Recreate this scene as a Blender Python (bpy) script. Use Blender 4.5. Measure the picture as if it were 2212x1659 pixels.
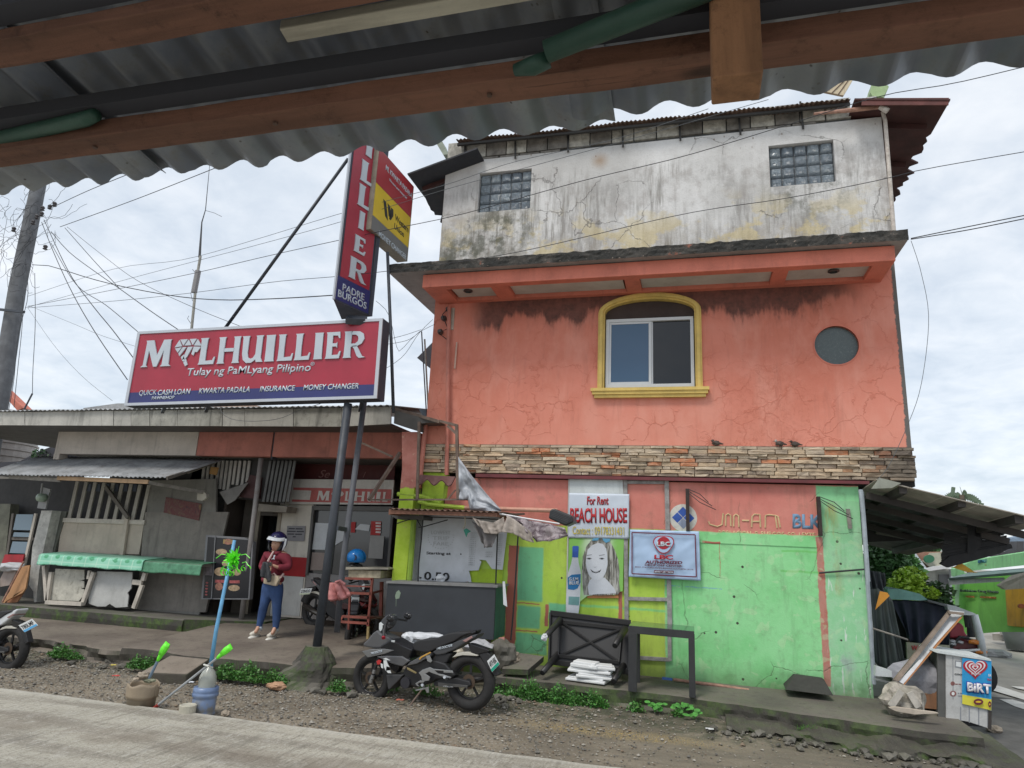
import bpy,bmesh,math,random
import numpy as np
from mathutils import Vector,Matrix,geometry
from mathutils.noise import noise as pnoise,noise_vector,fractal

random.seed(7)
for _o in list(bpy.data.objects):bpy.data.objects.remove(_o)
SC=bpy.context.scene
COL=SC.collection
R_=math.radians

# ------------------------------------------------------------------ camera
FOC=1450.0                      # focal length for a picture 2212 px wide
RV=Vector((0.96640754,0.25300358,0.04522897))
UV=Vector((0.01645332,-0.23651839,0.97148769))
FV=Vector((-0.25648735,0.93810886,0.2327359))
EYE=Vector((0,0,2.0))
cam=bpy.data.cameras.new('camera')
co=bpy.data.objects.new('camera',cam)
COL.objects.link(co)
m3=Matrix((RV,UV,-FV)).transposed()
co.matrix_world=Matrix.Translation(EYE)@ m3.to_4x4()
cam.sensor_width=36.0
cam.lens=36.0*FOC/2212
cam.clip_start=0.02
cam.clip_end=2000
SC.camera=co

# ------------------------------------------------------------------ world, sun, exposure
SUN_EL,SUN_AZ=R_(58),R_(205)    # azimuth measured from +Y towards +X
w=bpy.data.worlds.new('World');SC.world=w;w.use_nodes=True
def build_world():
    nt=w.node_tree;N=nt.nodes;L=nt.links
    for n in list(N):N.remove(n)
    out=N.new('ShaderNodeOutputWorld');bg=N.new('ShaderNodeBackground')
    sky=N.new('ShaderNodeTexSky');sky.sky_type='NISHITA';sky.sun_disc=False
    sky.sun_elevation=SUN_EL;sky.sun_rotation=SUN_AZ
    tc=N.new('ShaderNodeTexCoord')
    sep=N.new('ShaderNodeSeparateXYZ');L.new(tc.outputs['Generated'],sep.inputs[0])
    # project the direction on a cloud deck: xy / (z + k)
    add=N.new('ShaderNodeMath');add.operation='MAXIMUM';L.new(sep.outputs[2],add.inputs[0]);add.inputs[1].default_value=0.0
    ad2=N.new('ShaderNodeMath');ad2.operation='ADD';L.new(add.outputs[0],ad2.inputs[0]);ad2.inputs[1].default_value=0.22
    dx=N.new('ShaderNodeMath');dx.operation='DIVIDE';L.new(sep.outputs[0],dx.inputs[0]);L.new(ad2.outputs[0],dx.inputs[1])
    dy=N.new('ShaderNodeMath');dy.operation='DIVIDE';L.new(sep.outputs[1],dy.inputs[0]);L.new(ad2.outputs[0],dy.inputs[1])
    cmb=N.new('ShaderNodeCombineXYZ');L.new(dx.outputs[0],cmb.inputs[0]);L.new(dy.outputs[0],cmb.inputs[1])
    n1=N.new('ShaderNodeTexNoise');n1.inputs['Scale'].default_value=3.0;n1.inputs['Detail'].default_value=8;n1.inputs['Roughness'].default_value=0.55;n1.inputs['Distortion'].default_value=0.35
    L.new(cmb.outputs[0],n1.inputs['Vector'])
    n2=N.new('ShaderNodeTexNoise');n2.inputs['Scale'].default_value=10.0;n2.inputs['Detail'].default_value=6;n2.inputs['Roughness'].default_value=0.6;n2.inputs['Distortion'].default_value=0.5
    L.new(cmb.outputs[0],n2.inputs['Vector'])
    mx=N.new('ShaderNodeMix');mx.data_type='FLOAT';mx.inputs[0].default_value=0.28
    L.new(n1.outputs[0],mx.inputs[2]);L.new(n2.outputs[0],mx.inputs[3])
    rp=N.new('ShaderNodeValToRGB');L.new(mx.outputs[0],rp.inputs[0])
    e=rp.color_ramp.elements
    e[0].position=0.32;e[0].color=(4.1,4.65,5.3,1)
    e[1].position=0.70;e[1].color=(6.9,7.05,7.2,1)
    k=rp.color_ramp.elements.new(0.50);k.color=(5.4,5.8,6.25,1)
    # a little of the clear sky shows between the clouds
    mc=N.new('ShaderNodeMix');mc.data_type='RGBA';mc.inputs[0].default_value=0.16
    L.new(rp.outputs[0],mc.inputs[6]);L.new(sky.outputs[0],mc.inputs[7])
    L.new(mc.outputs[2],bg.inputs[0]);bg.inputs[1].default_value=0.12
    L.new(bg.outputs[0],out.inputs[0])
build_world()
sl=bpy.data.lights.new('sun','SUN');sl.energy=1.5;sl.angle=R_(16);sl.color=(1.0,0.95,0.87)
so=bpy.data.objects.new('sun',sl);COL.objects.link(so)
sd=Vector((math.sin(SUN_AZ)*math.cos(SUN_EL),math.cos(SUN_AZ)*math.cos(SUN_EL),math.sin(SUN_EL)))
so.rotation_euler=sd.to_track_quat('Z','Y').to_euler()
SC.view_settings.view_transform='Standard'
SC.view_settings.look='None'
SC.view_settings.exposure=0.42
SC.view_settings.gamma=1.0
SC.view_settings.use_curve_mapping=False
SC.cycles.max_bounces=8

# ------------------------------------------------------------------ picture measurements -> points in the place
def ray(px,py):
    return FV+RV*((px-1106)/FOC)-UV*((py-829.5)/FOC)
def W(px,py,y):                 # point on the upright plane Y = y
    d=ray(px,py);return EYE+d*(y/d.y)
def G(px,py,z):                 # point on the level plane Z = z
    d=ray(px,py);return EYE+d*((z-2.0)/d.z)
def Dm(ox,oy,wd,ow=2212):      # measured in an enlarged crop
    k=wd/ow*0.57604
    return lambda x,y:(ox*0.57604+x*k,oy*0.57604+y*k)
A00,A10,A20=Dm(0,0,1280),Dm(1280,0,1280),Dm(2560,0,1280)
A01,A11,A21=Dm(0,960,1280),Dm(1280,960,1280),Dm(2560,960,1280)
A02,A12,A22=Dm(0,1920,1280),Dm(1280,1920,1280),Dm(2560,1920,1280)
B1,B2,B3,B4=Dm(0,1600,800),Dm(700,1650,800),Dm(1400,1750,800),Dm(2050,1750,800)
B5,B6=Dm(3200,1700,640),Dm(3200,2150,640)
C1,C2=Dm(1300,2240,600),Dm(880,1960,320,1106)
C3,C4=Dm(0,2050,640),Dm(440,2320,640)
C6,C7,C8=Dm(1100,1950,400,1207),Dm(3400,2200,440,1217),Dm(1980,2250,700)

def PR(f,xa,xb,y,Y):            # radius of a round thing measured edge to edge
    a,b=f(xa,y),f(xb,y);p=W((a[0]+b[0])/2,a[1],Y)
    return abs(b[0]-a[0])/2*(p-EYE).dot(FV)/FOC*0.97
# ------------------------------------------------------------------ shader helper
class MT:
    def __init__(s,name):
        s.m=bpy.data.materials.new(name);s.m.use_nodes=True
        s.nt=s.m.node_tree;s.N=s.nt.nodes;s.L=s.nt.links
        s.b=s.N['Principled BSDF'];s.b.inputs['Roughness'].default_value=0.7
        g=s.N.new('ShaderNodeNewGeometry');s.pos=g.outputs['Position'];s.geo=g
        sp=s.N.new('ShaderNodeSeparateXYZ');s.L.new(s.pos,sp.inputs[0]);s.x,s.y,s.z=sp.outputs
        s.rnd_=None
    def put(s,sock,v):
        if isinstance(v,bpy.types.NodeSocket):s.L.new(v,sock)
        elif isinstance(v,(tuple,list)) and len(v)== 3 and sock.type == 'RGBA':sock.default_value=(*v,1)
        else:sock.default_value=v
    def math(s,op,a,b=0.0,c=None,clamp=False):
        n=s.N.new('ShaderNodeMath');n.operation=op;n.use_clamp=clamp
        s.put(n.inputs[0],a);s.put(n.inputs[1],b)
        if c is not None:s.put(n.inputs[2],c)
        return n.outputs[0]
    def add(s,a,b):return s.math('ADD',a,b)
    def sub(s,a,b):return s.math('SUBTRACT',a,b)
    def mul(s,a,b):return s.math('MULTIPLY',a,b)
    def mx(s,a,b):return s.math('MAXIMUM',a,b)
    def mn(s,a,b):return s.math('MINIMUM',a,b)
    def inv(s,a):return s.math('SUBTRACT',1.0,a)
    def scale(s,sx,sy,sz,vec=None,off=(0,0,0)):
        n=s.N.new('ShaderNodeMapping');s.put(n.inputs[0],vec or s.pos);n.inputs[3].default_value=(sx,sy,sz);n.inputs[1].default_value=off
        return n.outputs[0]
    def noise(s,sc,det=4,rough=0.55,vec=None,dist=0.0,color=False):
        n=s.N.new('ShaderNodeTexNoise');s.put(n.inputs['Vector'],vec or s.pos)
        n.inputs['Scale'].default_value=sc;n.inputs['Detail'].default_value=det;n.inputs['Roughness'].default_value=rough;n.inputs['Distortion'].default_value=dist
        return n.outputs[1 if color else 0]
    def vor(s,sc,feat='F1',vec=None,out='Distance',rnd=1.0):
        n=s.N.new('ShaderNodeTexVoronoi');n.feature=feat;s.put(n.inputs['Vector'],vec or s.pos);n.inputs['Scale'].default_value=sc
        n.inputs['Randomness'].default_value=rnd
        return n.outputs[out]
    def step(s,v,lo,hi):       # smooth 0..1 between lo and hi (works reversed)
        n=s.N.new('ShaderNodeMapRange');n.interpolation_type='SMOOTHSTEP'
        s.put(n.inputs[0],v)
        if lo <= hi:
            n.inputs[1].default_value=lo;n.inputs[2].default_value=hi;n.inputs[3].default_value=0;n.inputs[4].default_value=1
        else:
            n.inputs[1].default_value=hi;n.inputs[2].default_value=lo;n.inputs[3].default_value=1;n.inputs[4].default_value=0
        return n.outputs[0]
    def mix(s,f,a,b,mode='MIX'):
        n=s.N.new('ShaderNodeMix');n.data_type='RGBA';n.blend_type=mode
        s.put(n.inputs[0],f);s.put(n.inputs[6],a if not isinstance(a,tuple) else (*a,1));s.put(n.inputs[7],b if not isinstance(b,tuple) else (*b,1))
        return n.outputs[2]
    def ramp(s,v,stops,const=False):
        n=s.N.new('ShaderNodeValToRGB');s.put(n.inputs[0],v);e=n.color_ramp.elements
        if const:n.color_ramp.interpolation='CONSTANT'
        while len(e)> 1:e.remove(e[0])
        e[0].position=stops[0][0];e[0].color=(*stops[0][1],1)
        for p,c in stops[1:]:
            k=e.new(p);k.color=(*c,1)
        return n.outputs[0]
    def rnd(s):
        n=s.N.new('ShaderNodeObjectInfo');return n.outputs['Random']
    def rect(s,x0,x1,z0,z1,soft=0.01,x=None,z=None):
        x=x or s.x;z=z or s.z
        a=s.mul(s.step(x,x0-soft,x0+soft),s.step(x,x1+soft,x1-soft))
        b=s.mul(s.step(z,z0-soft,z0+soft),s.step(z,z1+soft,z1-soft))
        return s.mul(a,b)
    def disc(s,cx,cz,r,soft=0.05,sx=1.0,sz=1.0):
        dx=s.mul(s.sub(s.x,cx),1/sx);dz=s.mul(s.sub(s.z,cz),1/sz)
        d=s.math('SQRT',s.add(s.mul(dx,dx),s.mul(dz,dz)))
        return s.step(d,r+soft,r-soft)
    def bump(s,h,st=0.3,dist=0.01):
        n=s.N.new('ShaderNodeBump');s.put(n.inputs['Height'],h);n.inputs['Strength'].default_value=st;n.inputs['Distance'].default_value=dist
        s.L.new(n.outputs[0],s.b.inputs['Normal'])
    def col(s,c):s.put(s.b.inputs['Base Color'],c if not isinstance(c,tuple) else (*c,1));return s
    def rough(s,v):s.put(s.b.inputs['Roughness'],v);return s
    def metal(s,v):s.put(s.b.inputs['Metallic'],v);return s

_mc={}
def paint(name,c,var=0.25,dirt=0.35,dcol=(0.06,0.052,0.045),rough=0.65,metal=0.0,sc=3.0,bump=0.15,streak=0.3,bsc=60,fine=0.25):
    """weathered coat: base colour, patchy fading, blotchy dirt, vertical runs, fine grain"""
    if name in _mc:return _mc[name]
    m=MT(name)
    lo=tuple(max(0.002,v*(1-var)) for v in c);hi=tuple(min(0.95,v*(1+var)) for v in c)
    base=m.mix(m.step(m.noise(sc,5,0.6),0.3,0.7),lo,hi)
    f=m.mul(m.step(m.noise(sc*2.3,7,0.68),0.48,0.78),dirt)
    base=m.mix(f,base,dcol)
    if streak:
        st=m.noise(9.0,5,0.6,vec=m.scale(1,1,0.09))
        base=m.mix(m.mul(m.step(st,0.52,0.75),streak),base,dcol)
    g=m.noise(bsc,4,0.7)
    base=m.mix(m.mul(m.step(g,0.35,0.75),fine),base,tuple(v*0.55 for v in c))
    m.col(base);m.metal(metal)
    m.rough(m.add(rough-0.1,m.mul(m.noise(sc*3,3),0.25)))
    if bump:m.bump(m.add(g,m.mul(m.noise(bsc*0.25,4),1.5)),bump,0.004)
    _mc[name] =m.m
    return m.m
def flat(name,c,rough=0.6,metal=0.0,var=0.08,spec=None,alpha=None,trans=0.0):
    if name in _mc:return _mc[name]
    m=MT(name)
    m.col(m.mix(m.noise(7,4),tuple(v*(1-var) for v in c),tuple(min(.95,v*(1+var)) for v in c)));m.rough(rough);m.metal(metal)
    if spec is not None:m.b.inputs['Specular IOR Level'].default_value=spec
    if trans:m.b.inputs['Transmission Weight'].default_value=trans
    if alpha is not None:m.b.inputs['Alpha'].default_value=alpha
    _mc[name] =m.m
    return m.m

# ------------------------------------------------------------------ mesh helpers
class MB:
    def __init__(s):s.v=[];s.f=[]
    def quad(s,a,b,c,d):
        n=len(s.v);s.v += [Vector(a),Vector(b),Vector(c),Vector(d)];s.f.append((n,n+1,n+2,n+3));return s
    def poly(s,pts):
        n=len(s.v);s.v += [Vector(p) for p in pts];s.f.append(tuple(range(n,n+len(pts))));return s
    def hexa(s,p):               # 8 points: bottom 4 then top 4, same order
        n=len(s.v);s.v += [Vector(q) for q in p]
        for f in ((0,3,2,1),(4,5,6,7),(0,1,5,4),(1,2,6,5),(2,3,7,6),(3,0,4,7)):s.f.append(tuple(n+i for i in f))
        return s
    def box(s,x0,x1,y0,y1,z0,z1):
        return s.hexa([(x0,y0,z0),(x1,y0,z0),(x1,y1,z0),(x0,y1,z0),(x0,y0,z1),(x1,y0,z1),(x1,y1,z1),(x0,y1,z1)])
    def prism(s,pts,vec):       # polygon pushed along vec
        n=len(s.v);k=len(pts);vec=Vector(vec)
        s.v += [Vector(p) for p in pts] +[Vector(p)+vec for p in pts]
        s.f.append(tuple(range(n,n+k)));s.f.append(tuple(range(n+2*k-1,n+k-1,-1)))
        for i in range(k):j=(i+1)% k;s.f.append((n+i,n+k+i,n+k+j,n+j))
        return s
    def bar(s,a,b,wx,wz=None,up=(0,0,1)):     # rectangular bar from a to b
        a,b=Vector(a),Vector(b);wz=wz or wx
        d=(b-a).normalized();u=Vector(up)
        if abs(d.dot(u))> 0.98:u=Vector((0,1,0))
        x=d.cross(u).normalized();z=x.cross(d).normalized()
        x *= wx/2;z *= wz/2
        return s.hexa([a-x-z,a+x-z,b+x-z,b-x-z,a-x+z,a+x+z,b+x+z,b-x+z])
    def tube(s,pts,r,seg=8,caps=True):
        pts=[Vector(p) for p in pts];n0=len(s.v);k=len(pts)
        rr=r if isinstance(r,(list,tuple)) else [r]*k
        last=None
        for i,p in enumerate(pts):
            d=(pts[min(i+1,k-1)]-pts[max(i-1,0)]).normalized()
            if last is None:
                u=Vector((0,0,1)) if abs(d.z)< 0.9 else Vector((1,0,0))
                x=d.cross(u).normalized()
            else:x=(last-d*last.dot(d)).normalized()
            last=x;y=d.cross(x)
            for j in range(seg):
                a=2*math.pi*j/seg;s.v.append(p+x*(math.cos(a)*rr[i])+y*(math.sin(a)*rr[i]))
        for i in range(k-1):
            for j in range(seg):
                a=n0+i*seg+j;b=n0+i*seg+(j+1)% seg;s.f.append((a,b,b+seg,a+seg))
        if caps:
            s.f.append(tuple(n0+j for j in reversed(range(seg))));s.f.append(tuple(n0+(k-1)*seg+j for j in range(seg)))
        return s
    def lathe(s,prof,c=(0,0,0),seg=20,axis='z'):   # prof: (radius, height)
        c=Vector(c);n0=len(s.v);k=len(prof)
        for r,h in prof:
            for j in range(seg):
                a=2*math.pi*j/seg;u,v=r*math.cos(a),r*math.sin(a)
                s.v.append(c+(Vector((u,v,h)) if axis == 'z' else Vector((u,h,v)) if axis == 'y' else Vector((h,u,v))))
        for i in range(k-1):
            for j in range(seg):
                a=n0+i*seg+j;b=n0+i*seg+(j+1)% seg;s.f.append((a,b,b+seg,a+seg))
        s.f.append(tuple(n0+j for j in reversed(range(seg))));s.f.append(tuple(n0+(k-1)*seg+j for j in range(seg)))
        return s
    def grid(s,fn,nu,nv):
        n0=len(s.v)
        for j in range(nv+1):
            for i in range(nu+1):s.v.append(Vector(fn(i/nu,j/nv)))
        for j in range(nv):
            for i in range(nu):
                a=n0+j*(nu+1)+i;s.f.append((a,a+1,a+nu+2,a+nu+1))
        return s
    def mesh(s,name):
        me=bpy.data.meshes.new(name);me.from_pydata([tuple(v) for v in s.v],[],s.f);me.update();return me
    def build(s,name,mat=None,parent=None,bevel=0.0,smooth=False,solid=0.0,fixn=True,seg=2,thick_off=0.0):
        me=s.mesh(name)
        if fixn or bevel:
            bm=bmesh.new();bm.from_mesh(me)
            if fixn:bmesh.ops.recalc_face_normals(bm,faces=bm.faces)
            bm.to_mesh(me);bm.free()
        o=bpy.data.objects.new(name,me);COL.objects.link(o)
        if mat:me.materials.append(mat)
        if solid:
            md=o.modifiers.new('s','SOLIDIFY');md.thickness=solid;md.offset=thick_off
        if bevel:
            md=o.modifiers.new('b','BEVEL');md.width=bevel;md.segments=seg;md.limit_method='ANGLE';md.angle_limit=R_(35)
        if smooth:
            for p in me.polygons:p.use_smooth=True
        if parent:link(o,parent)
        return o
def link(o,parent):
    o.parent=parent
    o.matrix_parent_inverse=Matrix.Identity(4)
    # the child's vertices are in world space: cancel the parent's placement
    o.matrix_basis=PM[parent.name].inverted()@ o.matrix_basis if parent.name in PM else o.matrix_basis
PM={}
def tag(o,label=None,cat=None,group=None,kind=None):
    if label:o['label'] =label
    if cat:o['category'] =cat
    if group:o['group'] =group
    if kind:o['kind'] =kind
    return o
def thing(name,label,cat,loc=(0,0,0),group=None):
    o=bpy.data.objects.new(name,None);COL.objects.link(o);o.empty_display_size=0.1
    o.location=loc;PM[o.name] =Matrix.Translation(Vector(loc))
    return tag(o,label,cat,group)
def box(name,x0,x1,y0,y1,z0,z1,mat,parent=None,bevel=0.0):
    return MB().box(min(x0,x1),max(x0,x1),min(y0,y1),max(y0,y1),min(z0,z1),max(z0,z1)).build(name,mat,parent,bevel)
def wall_holes(outer,holes,y0,y1,name,mat,parent):
    """upright wall panel: outline and holes are (x, z) loops"""
    loops=[[Vector((x,z,0)) for x,z in outer]] +[[Vector((x,z,0)) for x,z in h] for h in holes]
    tris=geometry.tessellate_polygon(loops)
    flatv=[p for l in loops for p in l]
    mb=MB();k=len(flatv)
    mb.v=[Vector((p.x,y0,p.y)) for p in flatv] +[Vector((p.x,y1,p.y)) for p in flatv]
    for t in tris:mb.f.append(tuple(t));mb.f.append(tuple(k+i for i in reversed(t)))
    n=0
    for l in loops:
        c=len(l)
        for i in range(c):j=(i+1)% c;mb.f.append((n+i,n+j,k+n+j,k+n+i))
        n += c
    return mb.build(name,mat,parent)
def text(s,name,mat,parent,bl,br,tl,depth=0.004,bold=0.0,shear=0.0,fit=True,space=1.0):
    """flat lettering stretched over the parallelogram bottom-left, bottom-right, top-left"""
    cu=bpy.data.curves.new(name,'FONT');cu.body=s;cu.offset=bold;cu.shear=shear;cu.space_character=space;cu.resolution_u=3
    cu.fill_mode='BOTH'
    t=bpy.data.objects.new(name,cu);COL.objects.link(t)
    dg=bpy.context.evaluated_depsgraph_get();me=bpy.data.meshes.new_from_object(t.evaluated_get(dg));
    bpy.data.objects.remove(t);bpy.data.curves.remove(cu)
    n=len(me.vertices)
    if n == 0:return None
    c=np.empty(n*3,'f');me.vertices.foreach_get('co',c);c=c.reshape(-1,3)
    mn,mxx=c.min(0),c.max(0);bl,br,tl=Vector(bl),Vector(br),Vector(tl)
    u=(c[:,0]-mn[0])/(mxx[0]-mn[0]);v=(c[:,1]-mn[1])/(mxx[1]-mn[1])
    ex,ey=br-bl,tl-bl;nz=ex.cross(ey).normalized()
    out=np.array(bl)[None] +u[:,None]*np.array(ex)[None] +v[:,None]*np.array(ey)[None] +np.array(nz)[None]*depth
    me.vertices.foreach_set('co',out.astype('f').ravel());me.update()
    me.name=name
    o=bpy.data.objects.new(name,me);COL.objects.link(o);me.materials.clear();me.materials.append(mat)
    md=o.modifiers.new('s','SOLIDIFY');md.thickness=depth*0.8;md.offset=-1
    if parent:link(o,parent)
    return o
def shape2d(polys,name,mat,parent,bl,br,tl,depth=0.004):
    """list of loops given in unit coordinates of the parallelogram"""
    bl,br,tl=Vector(bl),Vector(br),Vector(tl);ex,ey=br-bl,tl-bl;nz=ex.cross(ey).normalized()
    mb=MB()
    for pl in polys:
        tr=geometry.tessellate_polygon([[Vector((x,y,0)) for x,y in pl]])
        n=len(mb.v);k=len(pl)
        mb.v += [bl+ex*x+ey*y+nz*depth for x,y in pl] +[bl+ex*x+ey*y+nz*0.001 for x,y in pl]
        for t in tr:mb.f.append(tuple(n+i for i in t))
        for i in range(k):j=(i+1)% k;mb.f.append((n+i,n+j,n+k+j,n+k+i))
    return mb.build(name,mat,parent)
def corrug(fn_u,fn_v,*a):pass
def sheet(name,p00,p10,p01,p11,n,amp,mat,parent=None,nv=4,jag=0.0,dents=0.0,cyc=6,seed=0,solid=0.0025):
    """corrugated sheet: waves run along u (p00->p10), ridges along v (p00->p01)"""
    p00,p10,p01,p11=map(Vector,(p00,p10,p01,p11))
    nrm=(p10-p00).cross(p01-p00).normalized()
    rr=random.Random(seed)
    js=[rr.uniform(-1,1) for _ in range(n*2+2)]
    def f(u,v):
        ve=v
        if jag and v == 0:ve=-jag*max(0,js[int(u*n*2)])
        p=(p00*(1-u)+p10*u)*(1-ve)+(p01*(1-u)+p11*u)*ve
        h=amp*math.sin(2*math.pi*n*u)
        if dents:h += dents*pnoise(Vector((p.x*2.2,p.y*2.2,p.z*2+seed)))
        return p+nrm*h
    mb=MB().grid(f,n*cyc,nv)
    return mb.build(name,mat,parent,smooth=True,solid=solid,fixn=False)
# ================================================================== materials of the setting
def crack_mask(m,sc,width,vec=None,warp=0.35,seed=0.0):
    v=vec or m.pos
    wv=m.N.new('ShaderNodeVectorMath');wv.operation='MULTIPLY_ADD'
    m.put(wv.inputs[0],m.noise(sc*1.7,5,0.6,color=True));wv.inputs[1].default_value=(warp,warp,warp);m.put(wv.inputs[2],v)
    d=m.vor(sc,'DISTANCE_TO_EDGE',vec=wv.outputs[0])
    return m.step(d,width,width*0.25)

def mat_gravel():
    m=MT('gravel_dirt')
    n1=m.noise(0.9,5,0.6);n2=m.noise(5,6,0.65);n3=m.noise(60,5,0.7)
    base=m.mix(m.step(n1,0.35,0.65),(0.16,0.133,0.095),(0.255,0.215,0.158))
    base=m.mix(m.mul(m.step(n2,0.5,0.72),0.5),base,(0.13,0.115,0.095))
    peb=m.vor(26,'F1',out='Color');pd=m.vor(26,'F1')
    sp=m.N.new('ShaderNodeSeparateColor');m.L.new(peb,sp.inputs[0])
    pc=m.ramp(sp.outputs[0],[(0,(0.10,0.09,0.08)),(0.35,(0.22,0.20,0.17)),(0.7,(0.30,0.275,0.235)),(1,(0.48,0.45,0.40))])
    base=m.mix(m.mul(m.step(pd,0.5,0.25),m.add(m.mul(m.step(m.x,-0.2,-2.6),0.5),0.25)),base,pc)
    trk=m.noise(3.5,5,0.65,vec=m.scale(0.12,1.0,1));base=m.mix(m.mul(m.step(trk,0.45,0.6),m.mul(m.step(m.x,-3.0,0.0),0.6)),base,(0.12,0.105,0.08));base=m.mix(m.mul(m.step(m.x,-3.5,1.5),0.35),base,(0.15,0.135,0.105))
    # darker, damp asphalt-like ground towards the side street
    base=m.mix(m.mul(m.step(m.add(m.x,m.mul(n2,1.2)),1.9,4.0),0.85),base,(0.075,0.073,0.068))
    # mossy belt close to the kerbs, ochre spill of grain
    base=m.mix(m.mul(m.step(m.add(m.y,m.mul(n1,0.8)),8.75,9.3),m.mul(m.step(n2,0.35,0.6),0.75)),base,(0.045,0.055,0.028))
    oc=m.mul(m.disc(-1.4,0,1.1,0.7),1.0)
    dy=m.math('ABSOLUTE',m.sub(m.y,8.35));och=m.mul(m.step(dy,0.28,0.05),m.mul(m.step(m.math('ABSOLUTE',m.sub(m.x,-0.9)),1.6,0.5),m.step(n3,0.48,0.6)))
    base=m.mix(m.mul(och,0.75),base,(0.48,0.34,0.10))
    m.col(base);m.rough(0.9)
    m.bump(m.add(m.mul(m.step(pd,0.6,0.1),0.6),m.add(n3,n2)),0.7,0.015)
    return m.m
def mat_concrete_road_old():
    m=MT('road_concrete')
    n1=m.noise(0.5,5,0.6);n2=m.noise(7,6,0.65);n3=m.noise(90,4,0.7)
    streak=m.noise(5,6,0.6,vec=m.scale(0.12,1.0,1))
    b=m.mix(m.step(n1,0.3,0.7),(0.30,0.285,0.245),(0.42,0.40,0.35))
    b=m.mix(m.mul(m.step(streak,0.45,0.7),0.5),b,(0.19,0.165,0.135))
    b=m.mix(m.mul(m.step(n2,0.5,0.7),0.45),b,(0.5,0.48,0.43))
    b=m.mix(m.mul(m.step(n3,0.45,0.7),0.5),b,(0.17,0.155,0.13))
    # brushed grooves
    gr=m.noise(1.0,3,0.7,vec=m.scale(14,75,1,off=(0,0,0)))
    b=m.mix(m.mul(m.step(gr,0.55,0.68),0.4),b,(0.20,0.185,0.155))
    m.col(b);m.rough(0.85);m.bump(m.add(m.mul(gr,0.8),m.add(n3,m.mul(n2,0.7))),0.8,0.012)
    return m.m
def mat_concrete_road():
    m=MT('road_concrete')
    n1=m.noise(0.5,5,0.6);n2=m.noise(4,6,0.7);n3=m.noise(42,5,0.8);n4=m.noise(14,5,0.7,vec=m.scale(0.5,1,1))
    streak=m.noise(3.2,6,0.65,vec=m.scale(0.10,1.0,1))
    b=m.mix(m.step(n1,0.3,0.7),(0.36,0.335,0.275),(0.48,0.45,0.375))
    b=m.mix(m.mul(m.step(streak,0.46,0.62),0.6),b,(0.20,0.175,0.14))
    b=m.mix(m.mul(m.step(n2,0.5,0.7),0.4),b,(0.52,0.50,0.45))
    gr=m.noise(1.0,4,0.7,vec=m.scale(30,4.5,1));g2=m.noise(1.0,3,0.6,vec=m.scale(7,0.6,1))
    b=m.mix(m.mul(m.step(gr,0.52,0.66),0.55),b,(0.16,0.15,0.12));b=m.mix(m.mul(m.step(gr,0.44,0.34),0.45),b,(0.60,0.59,0.54))
    b=m.mix(m.mul(m.step(n4,0.55,0.7),0.5),b,(0.15,0.135,0.11));b=m.mix(m.mul(m.step(n3,0.52,0.64),0.65),b,(0.15,0.14,0.115));b=m.mix(m.mul(m.step(n3,0.43,0.34),0.55),b,(0.66,0.64,0.58))
    b=m.mix(m.mul(m.step(g2,0.6,0.66),0.3),b,(0.12,0.11,0.09))
    b=m.mix(m.mul(m.step(m.y,6.75,6.9),0.4),b,(0.55,0.53,0.47));tw=m.mul(m.step(m.math('ABSOLUTE',m.sub(m.add(m.y,m.mul(m.noise(1.1,4),0.7)),6.25)),0.32,0.10),m.step(m.noise(2.4,6,0.7),0.36,0.58));b=m.mix(m.mul(tw,0.5),b,(0.17,0.135,0.10))
    m.col(b);m.rough(0.85);m.bump(m.add(m.mul(gr,1.0),m.add(n3,m.mul(n4,0.8))),0.9,0.012)
    return m.m
def mat_slab(name,lo=(0.12,0.105,0.09),hi=(0.21,0.19,0.165),moss=0.7,zm=0.2):
    m=MT(name)
    n1=m.noise(1.3,6,0.62);n2=m.noise(11,6,0.7);n3=m.noise(70,4,0.7)
    b=m.mix(m.step(n1,0.32,0.68),lo,hi)
    b=m.mix(m.mul(m.step(n2,0.5,0.75),0.5),b,tuple(v*0.45 for v in lo))
    b=m.mix(m.mul(m.step(n3,0.55,0.75),0.35),b,(0.34,0.32,0.28))
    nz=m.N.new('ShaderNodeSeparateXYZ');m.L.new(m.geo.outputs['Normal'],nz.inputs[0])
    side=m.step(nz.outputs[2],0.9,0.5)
    b=m.mix(m.mul(side,0.8),b,(0.028,0.026,0.02))  # upright faces darker: black mossy grime plus painted shade of the slab edges
    b=m.mix(m.mul(m.mul(m.step(m.noise(2.6,6,0.7),0.44,0.6),m.add(m.mul(side,0.7),0.35)),moss),b,m.mix(m.step(n2,0.4,0.6),(0.04,0.065,0.018),(0.075,0.12,0.03)))
    m.col(b);m.rough(m.add(0.6,m.mul(n2,0.4)));m.bump(m.add(n3,m.mul(n2,1.5)),0.6,0.012)
    return m.m
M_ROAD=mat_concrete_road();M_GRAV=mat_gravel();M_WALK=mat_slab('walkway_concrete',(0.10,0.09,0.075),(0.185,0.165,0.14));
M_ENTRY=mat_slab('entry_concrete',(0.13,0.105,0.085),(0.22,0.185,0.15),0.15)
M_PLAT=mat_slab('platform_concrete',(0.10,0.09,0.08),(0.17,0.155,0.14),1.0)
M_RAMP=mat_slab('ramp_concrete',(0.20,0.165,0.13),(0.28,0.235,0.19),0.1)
M_ASPH=paint('asphalt',(0.115,0.112,0.105),0.25,0.3,(0.05,0.05,0.05),0.85,bsc=120,streak=0,bump=0.6,fine=0.4)
M_ASPH2=paint('old_street_concrete',(0.30,0.285,0.25),0.2,0.3,(0.12,0.11,0.10),0.85,bsc=90,streak=0,bump=0.3,fine=0.3,sc=1.2)

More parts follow.
